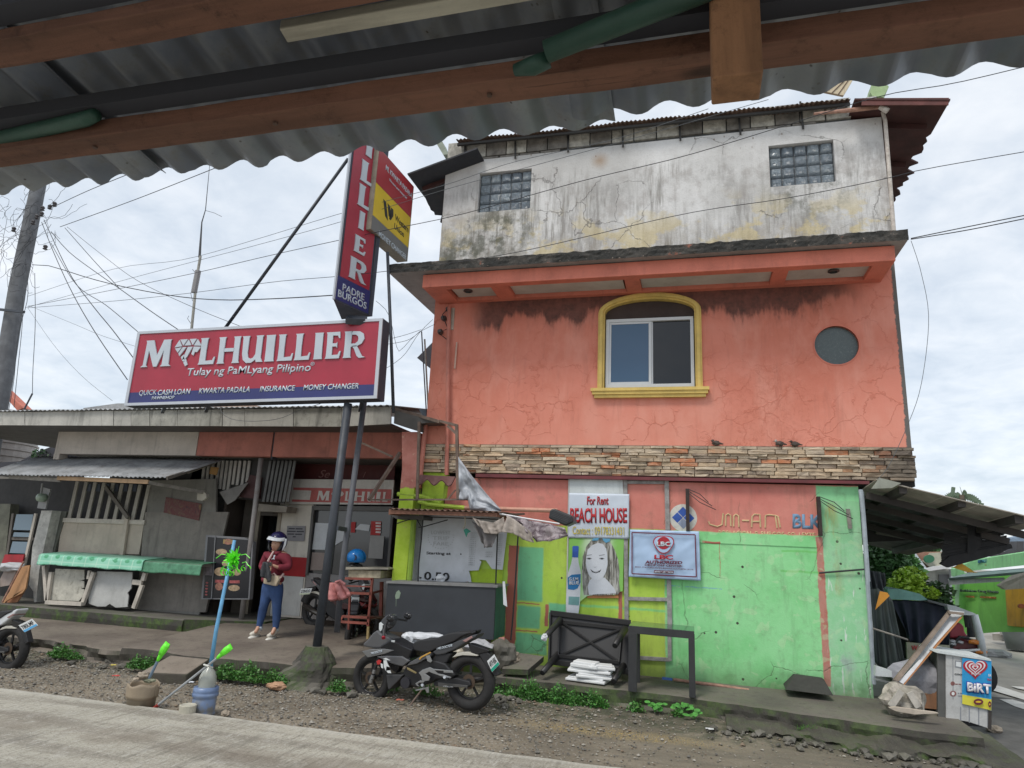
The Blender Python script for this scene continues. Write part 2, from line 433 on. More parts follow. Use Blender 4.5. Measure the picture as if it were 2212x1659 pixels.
# ------------------------------------------------------------------ ground sheets
big=MB().quad((-300,-120,-0.08),(300,-120,-0.08),(300,500,-0.08),(-300,500,-0.08)).build('ground',M_ASPH2);tag(big,kind='structure')
def gz(x,y):
    v=Vector((x*1.3,y*1.3,0))
    return 0.022*pnoise(v)+0.010*pnoise(v*4.1)+(0.05*max(0,min(1,(y-8.6)/0.8)) if x < 2.5 else 0.0)
def shoulder():
    def f(u,v):
        x=-14+20*u;y=6.86+3.6*v
        return (x,y,gz(x,y)-(0.02 if v > 0 else 0.05))
    o=MB().grid(f,330,60).build('gravel_shoulder',M_GRAV,smooth=True,fixn=False);tag(o,kind='structure')
    o=MB().quad((-60,6.86,-0.03),(-14,6.86,-0.03),(-14,16,-0.03),(-60,16,-0.03)).build('roadside_ground',M_GRAV);tag(o,kind='structure')
shoulder()
def road():
    def f(u,v):
        x=-26+44*u;y=-10+16.9*v
        if v == 1:y += 0.025*pnoise(Vector((x*2.5,3,0)))+0.012*pnoise(Vector((x*9,1,0)))
        return (x,y,0.045+0.004*pnoise(Vector((x*0.8,y*0.8,1))))
    mb=MB().grid(f,400,12)
    o=mb.build('road',M_ROAD,solid=0.12,thick_off=-1,fixn=False);tag(o,kind='structure')
road()
# side street on the right
st=MB().quad((3.05,9.3,0.008),(18,6.9,0.008),(60,60,0.008),(6.4,60,0.008)).build('side_street',M_ASPH2);tag(st,kind='structure')
st=MB().poly([(1.6,6.9,0.02),(8,6.9,0.02),(9,10.0,0.02),(7.6,13.0,0.02),(3.4,13.0,0.02),(2.95,9.2,0.02),(2.4,8.1,0.02)]).build('side_street_apron',M_ASPH);tag(st,kind='structure')

def strip(name,x0,x1,yf,yb,zt,zb,mat,rough=0.04,step=0.035,seed=0,right_end=True):
    """raised slab with a broken front edge; yf(x), yb(x), zt(x, t) with t=0 front 1 back"""
    n=max(4,int((x1-x0)/step));mb=MB();sd=seed*11.3
    prof_n=9
    for i in range(n+1):
        x=x0+(x1-x0)*i/n;f=yf(x);b=yb(x)
        nz=lambda k,s=4.0:pnoise(Vector((x*s+k*7.1+sd,k*3.3,sd)))
        e=rough*(0.9*nz(1,2.2)+0.6*nz(2,8));z1=zt(x,0);z0=zb(x)
        h=z1-z0
        row=[(b,zt(x,1)),(f+(b-f)*0.5,zt(x,0.5)),(f+0.35*min(1,(b-f)),zt(x,0.35*min(1,(b-f))/(b-f))),(f+0.05+e,z1+0.004*nz(5,6)),
               (f+e,z1-0.015),(f-0.02+e+rough*0.8*nz(3,6),z1-0.35*h),(f-0.01+e+rough*1.2*nz(4,5),z1-0.7*h),(f-0.05+e+rough*1.5*nz(6,4),z0+0.02),(f-0.12+e,z0-0.06)]
        mb.v += [Vector((x,y,z)) for y,z in row]
    for i in range(n):
        for j in range(prof_n-1):
            a=i*prof_n+j;mb.f.append((a,a+prof_n,a+prof_n+1,a+1))
    for i,rev in ((0,False),(n,True)):
        loop=[i*prof_n+j for j in range(prof_n)]
        k=len(mb.v);bb=mb.v[loop[0]];mb.v.append(Vector((bb.x,bb.y,zb(bb.x)-0.06)));loop.append(k)
        mb.f.append(tuple(loop if not rev else reversed(loop)))
    o=mb.build(name,mat,smooth=False);tag(o,kind='structure');return o
lerp=lambda a,b,t:a+(b-a)*t
cl=lambda v,a=0.0,b=1.0:max(a,min(b,v))
# walkway in front of the green wall
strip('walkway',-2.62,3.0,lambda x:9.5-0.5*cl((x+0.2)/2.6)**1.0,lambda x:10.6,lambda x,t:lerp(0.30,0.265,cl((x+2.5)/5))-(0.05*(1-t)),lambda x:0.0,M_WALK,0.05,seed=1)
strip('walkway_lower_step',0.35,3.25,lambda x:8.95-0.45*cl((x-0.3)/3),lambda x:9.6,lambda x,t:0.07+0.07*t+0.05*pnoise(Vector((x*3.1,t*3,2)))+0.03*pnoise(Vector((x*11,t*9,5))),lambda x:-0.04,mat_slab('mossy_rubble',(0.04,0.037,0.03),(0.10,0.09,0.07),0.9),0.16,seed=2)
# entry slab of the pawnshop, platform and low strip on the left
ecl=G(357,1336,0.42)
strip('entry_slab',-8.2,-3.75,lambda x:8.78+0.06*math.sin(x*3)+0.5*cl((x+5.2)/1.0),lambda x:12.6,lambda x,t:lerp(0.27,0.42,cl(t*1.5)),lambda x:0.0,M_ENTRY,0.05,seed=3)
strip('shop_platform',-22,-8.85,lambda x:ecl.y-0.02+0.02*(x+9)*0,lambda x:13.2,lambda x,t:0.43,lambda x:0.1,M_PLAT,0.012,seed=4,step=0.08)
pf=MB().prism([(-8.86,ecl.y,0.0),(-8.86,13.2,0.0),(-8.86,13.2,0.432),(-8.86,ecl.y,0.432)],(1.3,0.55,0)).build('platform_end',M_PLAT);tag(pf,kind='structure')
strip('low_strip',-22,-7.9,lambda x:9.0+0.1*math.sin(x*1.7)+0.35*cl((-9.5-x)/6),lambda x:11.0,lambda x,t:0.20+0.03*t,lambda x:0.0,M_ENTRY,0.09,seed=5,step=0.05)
q=[G(*C4(300,690),0.12),G(*C4(900,718),0.12),G(*C4(1190,520),0.26),G(*C4(690,470),0.26)]
rp_=MB().hexa([v-Vector((0,0,0.2)) for v in q]+q).build('sloping_ramp',M_RAMP,None,0.02);tag(rp_,'cracked tan concrete ramp slab sloping from the entry slab to the gravel','ramp')
# ------------------------------------------------------------------ gravel stones, rubble
def pebbles():
    rng=np.random.default_rng(5)
    base=np.array([(1,0,0),(-1,0,0),(0,1,0),(0,-1,0),(0,0,1),(0,0,-1)],float)
    fc=np.array([(0,2,4),(2,1,4),(1,3,4),(3,0,4),(2,0,5),(1,2,5),(3,1,5),(0,3,5)])
    for name,mat,n,seed in (('gravel_pale',paint('pebble_pale',(0.33,0.305,0.26),0.3,0.2,streak=0,bsc=150,sc=20),5200,1),('gravel_grey',paint('pebble_grey',(0.15,0.14,0.12),0.35,0.3,streak=0,bsc=150,sc=20),6800,2),('gravel_brown',paint('pebble_brown',(0.21,0.155,0.105),0.3,0.2,streak=0,bsc=150,sc=20),2600,3)):
        rng=np.random.default_rng(seed)
        x=rng.uniform(-12,3.2,n*3);y=rng.uniform(6.95,9.4,n*3)
        keep=rng.uniform(0,1,n*3)< np.clip(1.0-(x+3.0)*0.24,0.08,1)*np.where(y > 8.3,1.0,0.6)
        x,y=x[keep][:n],y[keep][:n]
        s=rng.lognormal(-4.58,0.42,len(x)).clip(0.004,0.04)
        V=np.zeros((len(x),6,3));
        for k in range(6):
            V[:,k] =base[k]*rng.uniform(0.6,1.25,(len(x),3))*s[:,None]*np.array([1,1,0.6])
        a=rng.uniform(0,6.28,len(x));c,sn=np.cos(a),np.sin(a)
        vx=V[:,:,0]*c[:,None]-V[:,:,1]*sn[:,None];vy=V[:,:,0]*sn[:,None]+V[:,:,1]*c[:,None]
        z=np.array([gz(px,py) for px,py in zip(x,y)])-0.012
        V[:,:,0] =vx+x[:,None];V[:,:,1] =vy+y[:,None];V[:,:,2] += z[:,None]+s[:,None]*0.2
        F=(fc[None]+6*np.arange(len(x))[:,None,None]).reshape(-1,3)
        me=bpy.data.meshes.new(name);me.from_pydata(V.reshape(-1,3).tolist(),[],F.tolist());me.materials.append(mat)
        o=bpy.data.objects.new(name,me);COL.objects.link(o);tag(o,kind='stuff')
pebbles()
def rock(name,c,s,mat,seed=0,parent=None,flat_=0.6,sub=3):
    bm=bmesh.new();bmesh.ops.create_icosphere(bm,subdivisions=sub,radius=1)
    for v in bm.verts:
        n=1+0.35*pnoise(v.co*1.4+Vector((seed*3.7,0,0)))+0.17*pnoise(v.co*4+Vector((seed,5,0)))+0.07*pnoise(v.co*11+Vector((5,seed,0)))
        v.co=Vector((v.co.x*s[0]*n,v.co.y*s[1]*n,v.co.z*s[2]*n))+Vector(c)
    me=bpy.data.meshes.new(name);bm.to_mesh(me);bm.free();me.materials.append(mat)
    o=bpy.data.objects.new(name,me);COL.objects.link(o)
    if parent:link(o,parent)
    return o
M_ROCK=paint('rock_mossy',(0.13,0.12,0.10),0.35,0.5,(0.04,0.055,0.02),bsc=40,streak=0,bump=0.5)
M_RUB=paint('rubble_pale',(0.36,0.30,0.23),0.3,0.3,bsc=60,streak=0,bump=0.5)
def rubble():
    rr=random.Random(4);mb=MB()
    bm=bmesh.new()
    spots=[(rr.uniform(-9.6,-4.3),rr.uniform(8.55,8.95)) for _ in range(90)] +[(lambda x_:(x_,8.98-0.45*cl((x_-0.3)/3)-abs(rr.gauss(0.03,0.16))))(rr.uniform(0.1,3.1)) for _ in range(110)] +[(rr.uniform(-3.6,-2.2),rr.uniform(8.7,9.3)) for _ in range(40)]
    for x,y in spots:
        s=min(0.075,0.012+rr.expovariate(48));r=bmesh.ops.create_icosphere(bm,subdivisions=1,radius=s)
        k=rr.uniform(0,9)
        for v in r['verts']:
            v.co=v.co*(1+0.5*pnoise(v.co*30+Vector((k,0,0))));v.co.z *= 0.55;v.co += Vector((x,y,gz(x,y)+s*0.2))
    me=bpy.data.meshes.new('rubble');bm.to_mesh(me);bm.free();me.materials.append(M_ROCK)
    o=bpy.data.objects.new('rubble',me);COL.objects.link(o);tag(o,kind='stuff')
rubble()
tag(rock('rock',G(*B2(100,100),0) if False else (G(480,1425,0.03)+Vector((-0.6,0.1,0))),(0.16,0.10,0.05),M_RUB,3),'flat pale stone lying left of the sloping concrete ramp','stone')
tag(rock('rock',G(598,1482,0.04),(0.13,0.07,0.05),paint('brick_stone',(0.38,0.22,0.13),0.3,0.3,streak=0),9),'small reddish brown stone beside the concrete footing of the sign pole','stone')
tag(rock('rock',G(1790,1578,0.05),(0.19,0.12,0.09),M_ROCK,6),'grey mossy boulder under the kerb below the green wall corner','stone')

# ================================================================== corner building
YW=10.4
cb=thing('corner_building','three-storey corner building with salmon upper floor, stone band and peeling lime and mint ground floor','building',(-0.6,YW,0.28))
zs=lambda px,py,y=YW:W(px,py,y).z
xs=lambda px,py,y=YW:W(px,py,y).x
XL,XR=-4.31,2.97

def mat_pink_wall():
    m=MT('salmon_plaster')
    n1=m.noise(0.9,6,0.6);n2=m.noise(4.5,6,0.65);n3=m.noise(45,4,0.7)
    b=m.mix(m.step(n1,0.3,0.7),(0.60,0.185,0.12),(0.70,0.245,0.175))
    b=m.mix(m.mul(m.step(n2,0.45,0.75),0.5),b,(0.70,0.27,0.20))
    low=m.mul(m.step(m.add(m.z,m.mul(n2,0.5)),4.9,3.7),0.35);b=m.mix(low,b,(0.72,0.32,0.24))
    # cracks: fine net low on the wall, a few long ones elsewhere
    mk=m.mul(m.step(m.noise(1.0,3,0.5,vec=m.scale(1,1,1,off=(3,0,0))),0.44,0.56),m.step(m.z,5.3,4.5))
    c1=m.mul(crack_mask(m,2.5,0.026,warp=0.25),mk)
    c2=m.mul(crack_mask(m,1.35,0.012,warp=0.6),m.step(m.noise(0.8,2),0.45,0.55))
    c3=m.mul(crack_mask(m,8.5,0.05),m.mul(m.disc(1.05,4.15,0.55,0.35),0.8))
    cr=m.mx(c1,m.mx(m.mul(c2,0.9),c3));
    fad=m.noise(2.2,6,0.65,vec=m.scale(1,1,0.35,off=(6,1,2)));b=m.mix(m.mul(m.step(fad,0.45,0.68),0.45),b,(0.74,0.34,0.26));b=m.mix(m.mul(m.step(m.noise(7,6,0.7,vec=m.scale(1,1,0.12,off=(1,1,9))),0.52,0.72),0.3),b,(0.40,0.13,0.09))
    cr=m.mul(cr,m.step(m.noise(5,4,0.6),0.34,0.52));b=m.mix(m.mul(cr,0.42),b,(0.48,0.12,0.065))
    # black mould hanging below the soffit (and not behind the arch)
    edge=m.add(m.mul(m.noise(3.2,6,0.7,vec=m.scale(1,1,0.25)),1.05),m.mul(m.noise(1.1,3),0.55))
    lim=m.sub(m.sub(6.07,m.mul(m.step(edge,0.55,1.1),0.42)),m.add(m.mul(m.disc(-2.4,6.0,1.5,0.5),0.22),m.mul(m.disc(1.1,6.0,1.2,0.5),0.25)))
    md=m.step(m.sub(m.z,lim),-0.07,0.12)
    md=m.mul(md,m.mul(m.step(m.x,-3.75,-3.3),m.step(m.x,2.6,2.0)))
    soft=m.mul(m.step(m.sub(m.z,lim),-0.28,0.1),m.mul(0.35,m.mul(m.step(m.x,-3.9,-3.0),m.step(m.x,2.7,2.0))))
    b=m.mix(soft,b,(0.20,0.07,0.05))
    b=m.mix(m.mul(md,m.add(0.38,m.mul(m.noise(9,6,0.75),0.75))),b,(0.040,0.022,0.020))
    # grey worn arris on the right corner, plaster scars on the left pilaster
    jag=m.add(m.mul(m.noise(14,4,0.7),0.09),2.86)
    b=m.mix(m.step(m.sub(m.x,jag),0.0,0.02),b,(0.13,0.12,0.11))
    m.col(b);m.rough(0.75);m.bump(m.add(m.mul(cr,2.2),m.add(m.mul(n3,0.35),m.mul(n2,0.8))),0.35,0.012)
    return m.m
def mat_white_wall():
    m=MT('stained_white_plaster')
    n1=m.noise(0.8,6,0.65);n2=m.noise(4.0,7,0.7);n3=m.noise(38,5,0.75)
    b=m.mix(m.step(n1,0.35,0.7),(0.52,0.51,0.495),(0.72,0.71,0.70))
    top=m.step(m.z,8.1,8.6)
    run=m.noise(7.5,6,0.68,vec=m.scale(1,1,0.13));run2=m.noise(26,4,0.7,vec=m.scale(1,1,0.07))
    area=m.step(m.noise(0.75,4,0.6,vec=m.scale(1,1,0.8,off=(9,0,0))),0.36,0.58)
    g=m.mul(m.step(m.add(m.mul(run,0.55),m.mul(run2,0.45)),0.45,0.60),m.mul(area,m.inv(top)))
    b=m.mix(m.mul(g,0.72),b,(0.19,0.175,0.155));g3=m.mul(m.step(m.noise(2.0,7,0.72,vec=m.scale(1,1,0.6,off=(3,3,3))),0.5,0.66),m.inv(top));b=m.mix(m.mul(g3,0.45),b,(0.24,0.225,0.215))
    b=m.mix(m.mul(m.step(n2,0.47,0.66),m.mul(0.5,m.inv(m.mul(top,0.7)))),b,(0.36,0.33,0.31))
    # yellow old coat low down
    ye=m.mul(m.step(m.noise(1.9,6,0.65,vec=m.scale(1,1,1.3,off=(5,2,1))),0.50,0.58),m.mul(m.step(m.z,7.9,7.0),0.75));b=m.mix(ye,b,(0.60,0.50,0.28))
    b=m.mix(m.mul(m.step(n3,0.55,0.72),0.35),b,(0.22,0.20,0.18))
    b=m.mix(m.mul(m.mul(m.step(m.z,7.6,6.5),m.step(m.noise(2.6,7,0.72,vec=m.scale(1,1,0.5,off=(1,8,2))),0.44,0.6)),0.5),b,(0.25,0.20,0.13))
    # dark damp patches below the glass blocks
    for cx,cz,r in ((-3.15,7.35,0.55),(1.9,7.75,0.5),(-3.9,6.9,0.5)):
        b=m.mix(m.mul(m.mul(m.disc(cx,cz,r,0.4),m.step(m.noise(3.3,7,0.75),0.42,0.62)),0.85),b,(0.075,0.080,0.055))
    # rust and pits near the top
    pit=m.mul(m.step(m.vor(9,'F1',vec=m.scale(1,1,0.45)),0.12,0.05),m.step(m.z,8.25,8.7));b=m.mix(m.mul(pit,0.8),b,(0.17,0.10,0.05))
    b=m.mix(m.mul(m.disc(-1.45,8.55,0.1,0.12),0.6),b,(0.30,0.16,0.05))
    cr=m.mul(crack_mask(m,1.1,0.010,warp=0.5),m.step(m.noise(0.9,3),0.48,0.56));b=m.mix(m.mul(cr,0.6),b,(0.14,0.13,0.12))
    m.col(b);m.rough(0.85);m.bump(m.add(m.mul(n2,1.2),m.add(m.mul(n3,0.8),m.mul(cr,1.5))),0.5,0.02)
    return m.m
M_PINK=mat_pink_wall();M_WHITE=mat_white_wall()

# --- third floor, white
z0w,z1w=6.40,zs(1432,303)
def rect_px(f,a,b,c,d,y=YW):      # hole from four measured corners: returns x0,x1,z0,z1
    P=[W(*f(*p),y) if f else W(*p,y) for p in (a,b,c,d)]
    return (min(p.x for p in P)+0.0,max(p.x for p in P),sum(sorted(p.z for p in P)[:2])/2,sum(sorted(p.z for p in P)[2:])/2)
gw1=rect_px(None,(1036.3,374.3),(1147.3,364),(1031.3,459.3),(1145,450));gw2=rect_px(None,(1660,315),(1798,301.7),(1664.7,403),(1807,393))
hole=lambda r:[(r[0],r[2]),(r[1],r[2]),(r[1],r[3]),(r[0],r[3])]
XL3,XR3=-4.30,2.98
wall_holes([(XL3,z0w),(XR3,z0w),(XR3,z1w),(XL3,z1w)],[hole(gw1),hole(gw2)],YW,YW+0.15,'upper_wall',M_WHITE,cb)
box('side_wall',XL3,XL3+0.15,YW+0.15,18,z0w,9.2,M_WHITE,cb);box('side_wall',XR3-0.15,XR3,YW+0.15,18,z0w,9.3,M_WHITE,cb)
def mat_glassblock():
    m=MT('glass_block')
    sw=m.noise(16,3,0.6,dist=2.5)
    m.col(m.mix(m.step(m.rnd(),0,1),(0.17,0.21,0.25),(0.27,0.32,0.36)));m.rough(0.12);m.bump(sw,1.0,0.05)
    m.b.inputs['Specular IOR Level'].default_value=0.9
    return m.m
M_GB=mat_glassblock();M_MORT=paint('dark_mortar',(0.12,0.13,0.14),0.2,0.2)
def pillow(w,h,d,y):
    mb=MB()
    def f(u,v):
        a=min(1,6*u,6*(1-u),6*v,6*(1-v));k=min(1,2.2*min(u,1-u),2.2*min(v,1-v))
        return (w*(u-0.5),y-d*math.sqrt(a)-0.006*math.sin(k*9),h*(v-0.5))
    return mb.grid(f,8,8)
for r in (gw1,gw2):
    wn=box('glass_block_window',r[0],r[1],YW+0.11,YW+0.149,r[2],r[3],M_MORT,cb)
    cw,ch=(r[1]-r[0])/5,(r[3]-r[2])/4
    me=pillow(cw*0.955,ch*0.955,0.05,0).mesh('glass_block');me.materials.append(M_GB)
    for p in me.polygons:p.use_smooth=True
    for i in range(5):
        for j in range(4):
            o=bpy.data.objects.new('glass_block',me);COL.objects.link(o)
            o.location=(r[0]+cw*(i+0.5),YW+0.105,r[2]+ch*(j+0.5));o.parent=wn
# --- block courses above the white coat
zr=zs(1400,262)                     # underside of the roof edge
M_BLK=paint('hollow_block',(0.20,0.185,0.165),0.3,0.55,(0.05,0.045,0.04),0.9,sc=6,bump=0.5)
M_BLK2=paint('hollow_block_limewashed',(0.42,0.40,0.35),0.3,0.6,(0.09,0.08,0.07),0.9,sc=9,bump=0.5)
cw_=box('block_course',XL3+0.02,XR3-0.42,YW+0.06,YW+0.14,z1w,zr+0.03,M_MORT,cb)
rr=random.Random(11)
bm_=MB().box(-0.5,0.5,-0.5,0.5,-0.5,0.5)
blk_meshes=[]
for mat in (M_BLK,M_BLK2):
    me=bm_.mesh('hollow_block');me.materials.append(mat);blk_meshes.append(me)
nb=18;pitch_b=(XR3-0.42-XL3)/nb
for row,(za,zb) in enumerate(((z1w+0.0,z1w+0.05),(z1w+0.055,zr+0.02))):
    for i in range(nb):
        x=XL3+pitch_b*(i+(0.5 if row else 0.15))
        if not row and rr.random()< 0.55:continue
        o=bpy.data.objects.new('hollow_block',blk_meshes[1 if (rr.random()< 0.42 and row) else 0]);COL.objects.link(o);o.parent=cw_
        wd=pitch_b-0.02-(0.0 if row else 0.01)
        if x+wd/2 > XR3-0.42:continue
        o.scale=(wd,0.16,zb-za-0.012);o.location=(x,YW+0.085-rr.uniform(-.004,.012),(za+zb)/2);o.rotation_euler=(0,rr.uniform(-.01,.01),0)
# rebar stubs / drips between the blocks
for i in range(7):
    x=XL3+0.35+i*0.96
    MB().bar((x,YW-0.03,zr+0.02),(x+0.02,YW-0.03,z1w-0.04-0.05*rr.random()),0.03,0.02).build('tie_wire',flat('black_iron',(0.03,0.028,0.026)),cb)
# --- roof of the building: rusty corrugated sheets, brown side eaves
M_RUST=paint('rusty_roof',(0.13,0.08,0.058),0.35,0.5,(0.05,0.035,0.03),0.8,bsc=40)
M_EAVE=paint('brown_eave',(0.06,0.020,0.018),0.3,0.3,(0.035,0.018,0.016),0.75,bsc=30,streak=0)
pa,pb=W(985,302,10.15),W(1838,212,10.15)
sheet('roof_sheet',pa,pb,pa+Vector((0,7,1.0)),pb+Vector((0,7,1.0)),90,0.013,M_RUST,cb,nv=3,cyc=5,dents=0.03)
MB().prism([pa+Vector((0,0.06,-0.03)),pb+Vector((0,0.06,-0.03)),pb+Vector((0,0.06,-0.07)),pa+Vector((0,0.06,-0.07))],(0,0.05,0)).build('purlin',flat('black_iron',(0.03,0.028,0.026)),cb)
# right eave: underside visible
e0,e1,e2=W(1846,214,10.0),W(2053,215,10.0),W(1922,330,YW)
eb=e1+Vector((-0.02,7.5,0.0));e0b=e0+Vector((0,7.5,0.0))
def ragged(pts_a,pts_b,n,amp,name,mat,parent,th=0.03,seed=0):
    """panel between line a (straight) and line b (torn)"""
    rr=random.Random(seed);mb=MB();a0,a1=map(Vector,pts_a);b0,b1=map(Vector,pts_b)
    A=[a0.lerp(a1,i/n) for i in range(n+1)];Bp=[]
    for i in range(n+1):
        t=i/n;p=b0.lerp(b1,t);d=(p-A[i]);Bp.append(A[i]+d*(1+(amp*rr.uniform(-1,1) if 0.12 < t else 0)))
    for i in range(n):mb.quad(A[i],A[i+1],Bp[i+1],Bp[i])
    return mb.build(name,mat,parent,solid=th,fixn=False)
ragged((e0,e0b),(e1,eb),70,0.07,'side_eave',M_EAVE,cb,0.03,3)
for yy in (10.6,11.7,12.9,14.2):
    MB().bar(e0+Vector((0,yy-10,-0.05)),e1+Vector((-0.15,yy-10,-0.05)),0.05,0.09).build('eave_rafter',M_EAVE,cb)
MB().bar(e0+Vector((0.1,0.02,-0.05)),e1+Vector((-0.02,0.02,-0.02)),0.02,0.12).build('eave_fascia',paint('faded_red_fascia',(0.13,0.04,0.034),0.3,0.4),cb)
l0,l1=W(985,325,10.0),W(880,376,10.0)
ragged((l0+Vector((0.4,0,0)),l0+Vector((0.4,7.5,0.0))),(l1,l1+Vector((0.02,7.5,0))),70,0.05,'side_eave',paint('navy_eave',(0.022,0.024,0.032),0.2,0.3),cb,0.03,5)
for yy in (10.5,11.6,12.8):
    MB().bar(l0+Vector((0.2,yy-10,-0.05)),l1+Vector((0.1,yy-10,-0.04)),0.05,0.08).build('eave_rafter',M_EAVE,cb)
# gutter stub, cream soffit and green eave piece seen above the roof line
M_CREAM=paint('cream_soffit',(0.62,0.52,0.36),0.15,0.2)
g0,g1,g2,g3=W(1735,188,11.0),W(1812,158,11.0),W(1842,172,11.0),W(1822,206,11.0)
mbs=MB().prism([g0,g1,g2,g3],(0,0.05,0));sf=mbs.build('gable_soffit',M_CREAM,cb)
for i in range(6):
    t=(i+0.6)/6.4;a=g0.lerp(g3,t);b=g1.lerp(g2,t*0.9)+Vector((0.0,0,0));
    MB().bar(a+Vector((0,-0.006,0)),b+Vector((0,-0.006,0)),0.012,0.012).build('soffit_joint',M_RUST,sf)
MB().prism([W(*A20(*p),10.9) for p in ((1215,600),(1228,535),(1275,512),(1337,560),(1300,628),(1232,622))],(0,0.3,0)).build('green_eave_end',paint('pale_green_metal',(0.35,0.47,0.24),0.2,0.35),cb)
MB().prism([W(*A10(*p),10.6) for p in ((613,925),(650,910),(690,1000),(660,1003))],(0,0.25,0)).build('gutter_end',paint('old_gutter',(0.30,0.34,0.27),0.2,0.5),cb)
MB().tube([W(1905,235,10.3),W(1912,260,10.3),W(1931,500,10.33)],0.03).build('corner_pipe',paint('rusty_white_pipe',(0.55,0.50,0.45),0.2,0.6,(0.25,0.12,0.06),sc=12),cb)
MB().tube([W(*A20(850,738),10.1),W(*A20(1080,715),10.1),W(*A20(1300,690),10.2)],[0.02,0.035,0.035]).build('roof_pipe',paint('rusty_pipe',(0.40,0.22,0.16),0.3,0.4,sc=10),cb)
MB().tube([W(*A20(1280,690),10.1),W(*A20(1330,720),10.1)],0.045).build('pipe_elbow',_mc['rusty_white_pipe'],cb)
# --- ledge slab, bracket beams, soffits
def mat_ledge():
    m=MT('blackened_ledge');n1=m.noise(3,7,0.7);n2=m.noise(16,6,0.75)
    b=m.mix(m.step(n1,0.42,0.62),(0.028,0.028,0.026),(0.075,0.068,0.06));b=m.mix(m.step(n2,0.62,0.70),b,(0.42,0.33,0.27))
    b=m.mix(m.mul(m.step(n1,0.6,0.66),0.8),b,(0.30,0.11,0.07));m.col(b);m.rough(0.9);m.bump(m.add(n1,n2),0.8,0.03);return m.m
M_LEDGE=mat_ledge()
YS=9.45;zst=W(1400,533,YS).z;sx0=W(840,573,YS).x;sx1=W(1961,496,YS).x;zsb=zst-0.155
def ledge(u,v):
    x=lerp(sx0,sx1,u);e=0.018*pnoise(Vector((x*6,0,v*3)))+0.012*pnoise(Vector((x*19,2,v*5)))
    return (x,YS+e,zsb+(zst-zsb)*v+0.02*pnoise(Vector((x*8,4,v*7)))*(1 if v in (0,1) else 0.3))
lg=MB().grid(ledge,240,4);o=lg.build('ledge_face',M_LEDGE,cb,fixn=False)
box('roof_ledge',sx0,sx1,YS+0.03,YW+2.2,zsb+0.01,zst-0.005,paint('grey_soffit',(0.33,0.32,0.31),0.15,0.35,sc=2),cb)
YB=9.60;zbb=W(1420,592,YB).z;bx0=W(912,618,YB).x;bx1=W(1935,561,YB).x
M_PINKB=paint('salmon_beam',(0.66,0.20,0.135),0.12,0.25,(0.10,0.04,0.03),0.7,sc=1.6,streak=0.15)
box('eave_beam',bx0,bx1,YB,YB+0.16,zbb,zsb-0.004,M_PINKB,cb,0.008)
brx=[(W(*A11(512,300),9.9).x+0.01,None)]
for a,b in ((540,690),(960,1085),(1830,1945)):
    p0,p1=W(*A11(a,190),YB+0.1).x,W(*A11(b-15,190),YB+0.1).x
    box('bracket_beam',p0,p1,YB+0.162,YW-0.002,zbb+0.002,zsb-0.004,M_PINKB,cb,0.006)
for a,b in ((590,690),(1240,1370)):
    p0,p1=W(*A21(a,90),YB+0.1).x,W(*A21(b,60),YB+0.1).x
    box('bracket_beam',p0,min(p1,bx1),YB+0.162,YW-0.002,zbb+0.002,zsb-0.004,M_PINKB,cb,0.006)
box('ledger_beam',bx0+0.2,bx1-0.05,YW-0.12,YW-0.003,zbb-0.001,zsb-0.004,M_PINKB,cb)
M_SOF=paint('soffit_panel',(0.52,0.50,0.46),0.12,0.3,(0.3,0.22,0.12),0.7,sc=2,streak=0)
sofx=[(W(*A11(690,190),YB+0.1).x,W(*A11(945,190),YB+0.1).x),(W(*A11(1072,190),YB+0.1).x,W(*A11(1815,190),YB+0.1).x),(W(*A11(1932,190),YB+0.1).x,W(*A21(588,90),YB+0.1).x),(W(*A21(692,90),YB+0.1).x,W(*A21(1238,60),YB+0.1).x)]
for i,(a,b) in enumerate(sofx):
    p=box('soffit_panel',a,b,YB+0.17,YW-0.13,zbb+0.06,zbb+0.075,M_SOF,cb)
    if i in (0,3):
        c=W(*(A11(822,218) if i == 0 else A21(977,92)),9.98);
        MB().lathe([(0.075,0),(0.08,-0.02),(0.055,-0.03),(0.05,-0.005)],(c.x,9.98,zbb+0.06),16).build('downlight',flat('dark_chrome',(0.10,0.10,0.10),0.3,0.6),p)
# --- second floor
zA,zB=zs(1475,960),6.36            # top of the stone band, top of the wall
wx0,wx1,wz0=xs(1291,839),xs(1518,836),zs(1404,842)
ow=W(*A11(1673,380),YW);wzs=ow.z    # spring of the arch
ow2=W(*A21(125,345),YW);wtop=zs(*A11(2110,238));wcx=(wx0+wx1)/2;wa=(wx1-wx0)/2
def arch(x0,x1,zb,zsp,zt,n=20):
    cx,a=(x0+x1)/2,(x1-x0)/2
    # a flattened three-centred arch: super-ellipse
    pts=[(x0,zb),(x1,zb)]
    for i in range(n+1):
        t=math.pi*i/n;c,s=math.cos(t),math.sin(t)
        pts.append((cx+a*math.copysign(abs(c),c),zsp+(zt-zsp)*abs(s)))
    return pts
ain=arch(wx0+0.09,wx1-0.09,wz0,wzs-0.02,wtop-0.10)
cc=W(*A21(997,577),YW);crx,crz=(W(*A21(1140,577),YW).x-W(*A21(852,577),YW).x)/2,(zs(*A21(997,452))-zs(*A21(997,702)))/2
circ=[(cc.x+crx*math.cos(2*math.pi*i/40),cc.z+crz*math.sin(2*math.pi*i/40)) for i in range(40)]
box('corner_wall',XL+0.02,-3.88,YW+0.0,YW+0.14,0.3,zC_-0.0 if False else zs(1475,1031),paint('lime_corner',(0.42,0.60,0.05),0.15,0.4),cb)
wall_holes([(XL,zA-0.02),(XR-0.0,zA-0.02),(XR,zB),(XL,zB)],[ain,circ],YW,YW+0.16,'second_floor_wall',M_PINK,cb)
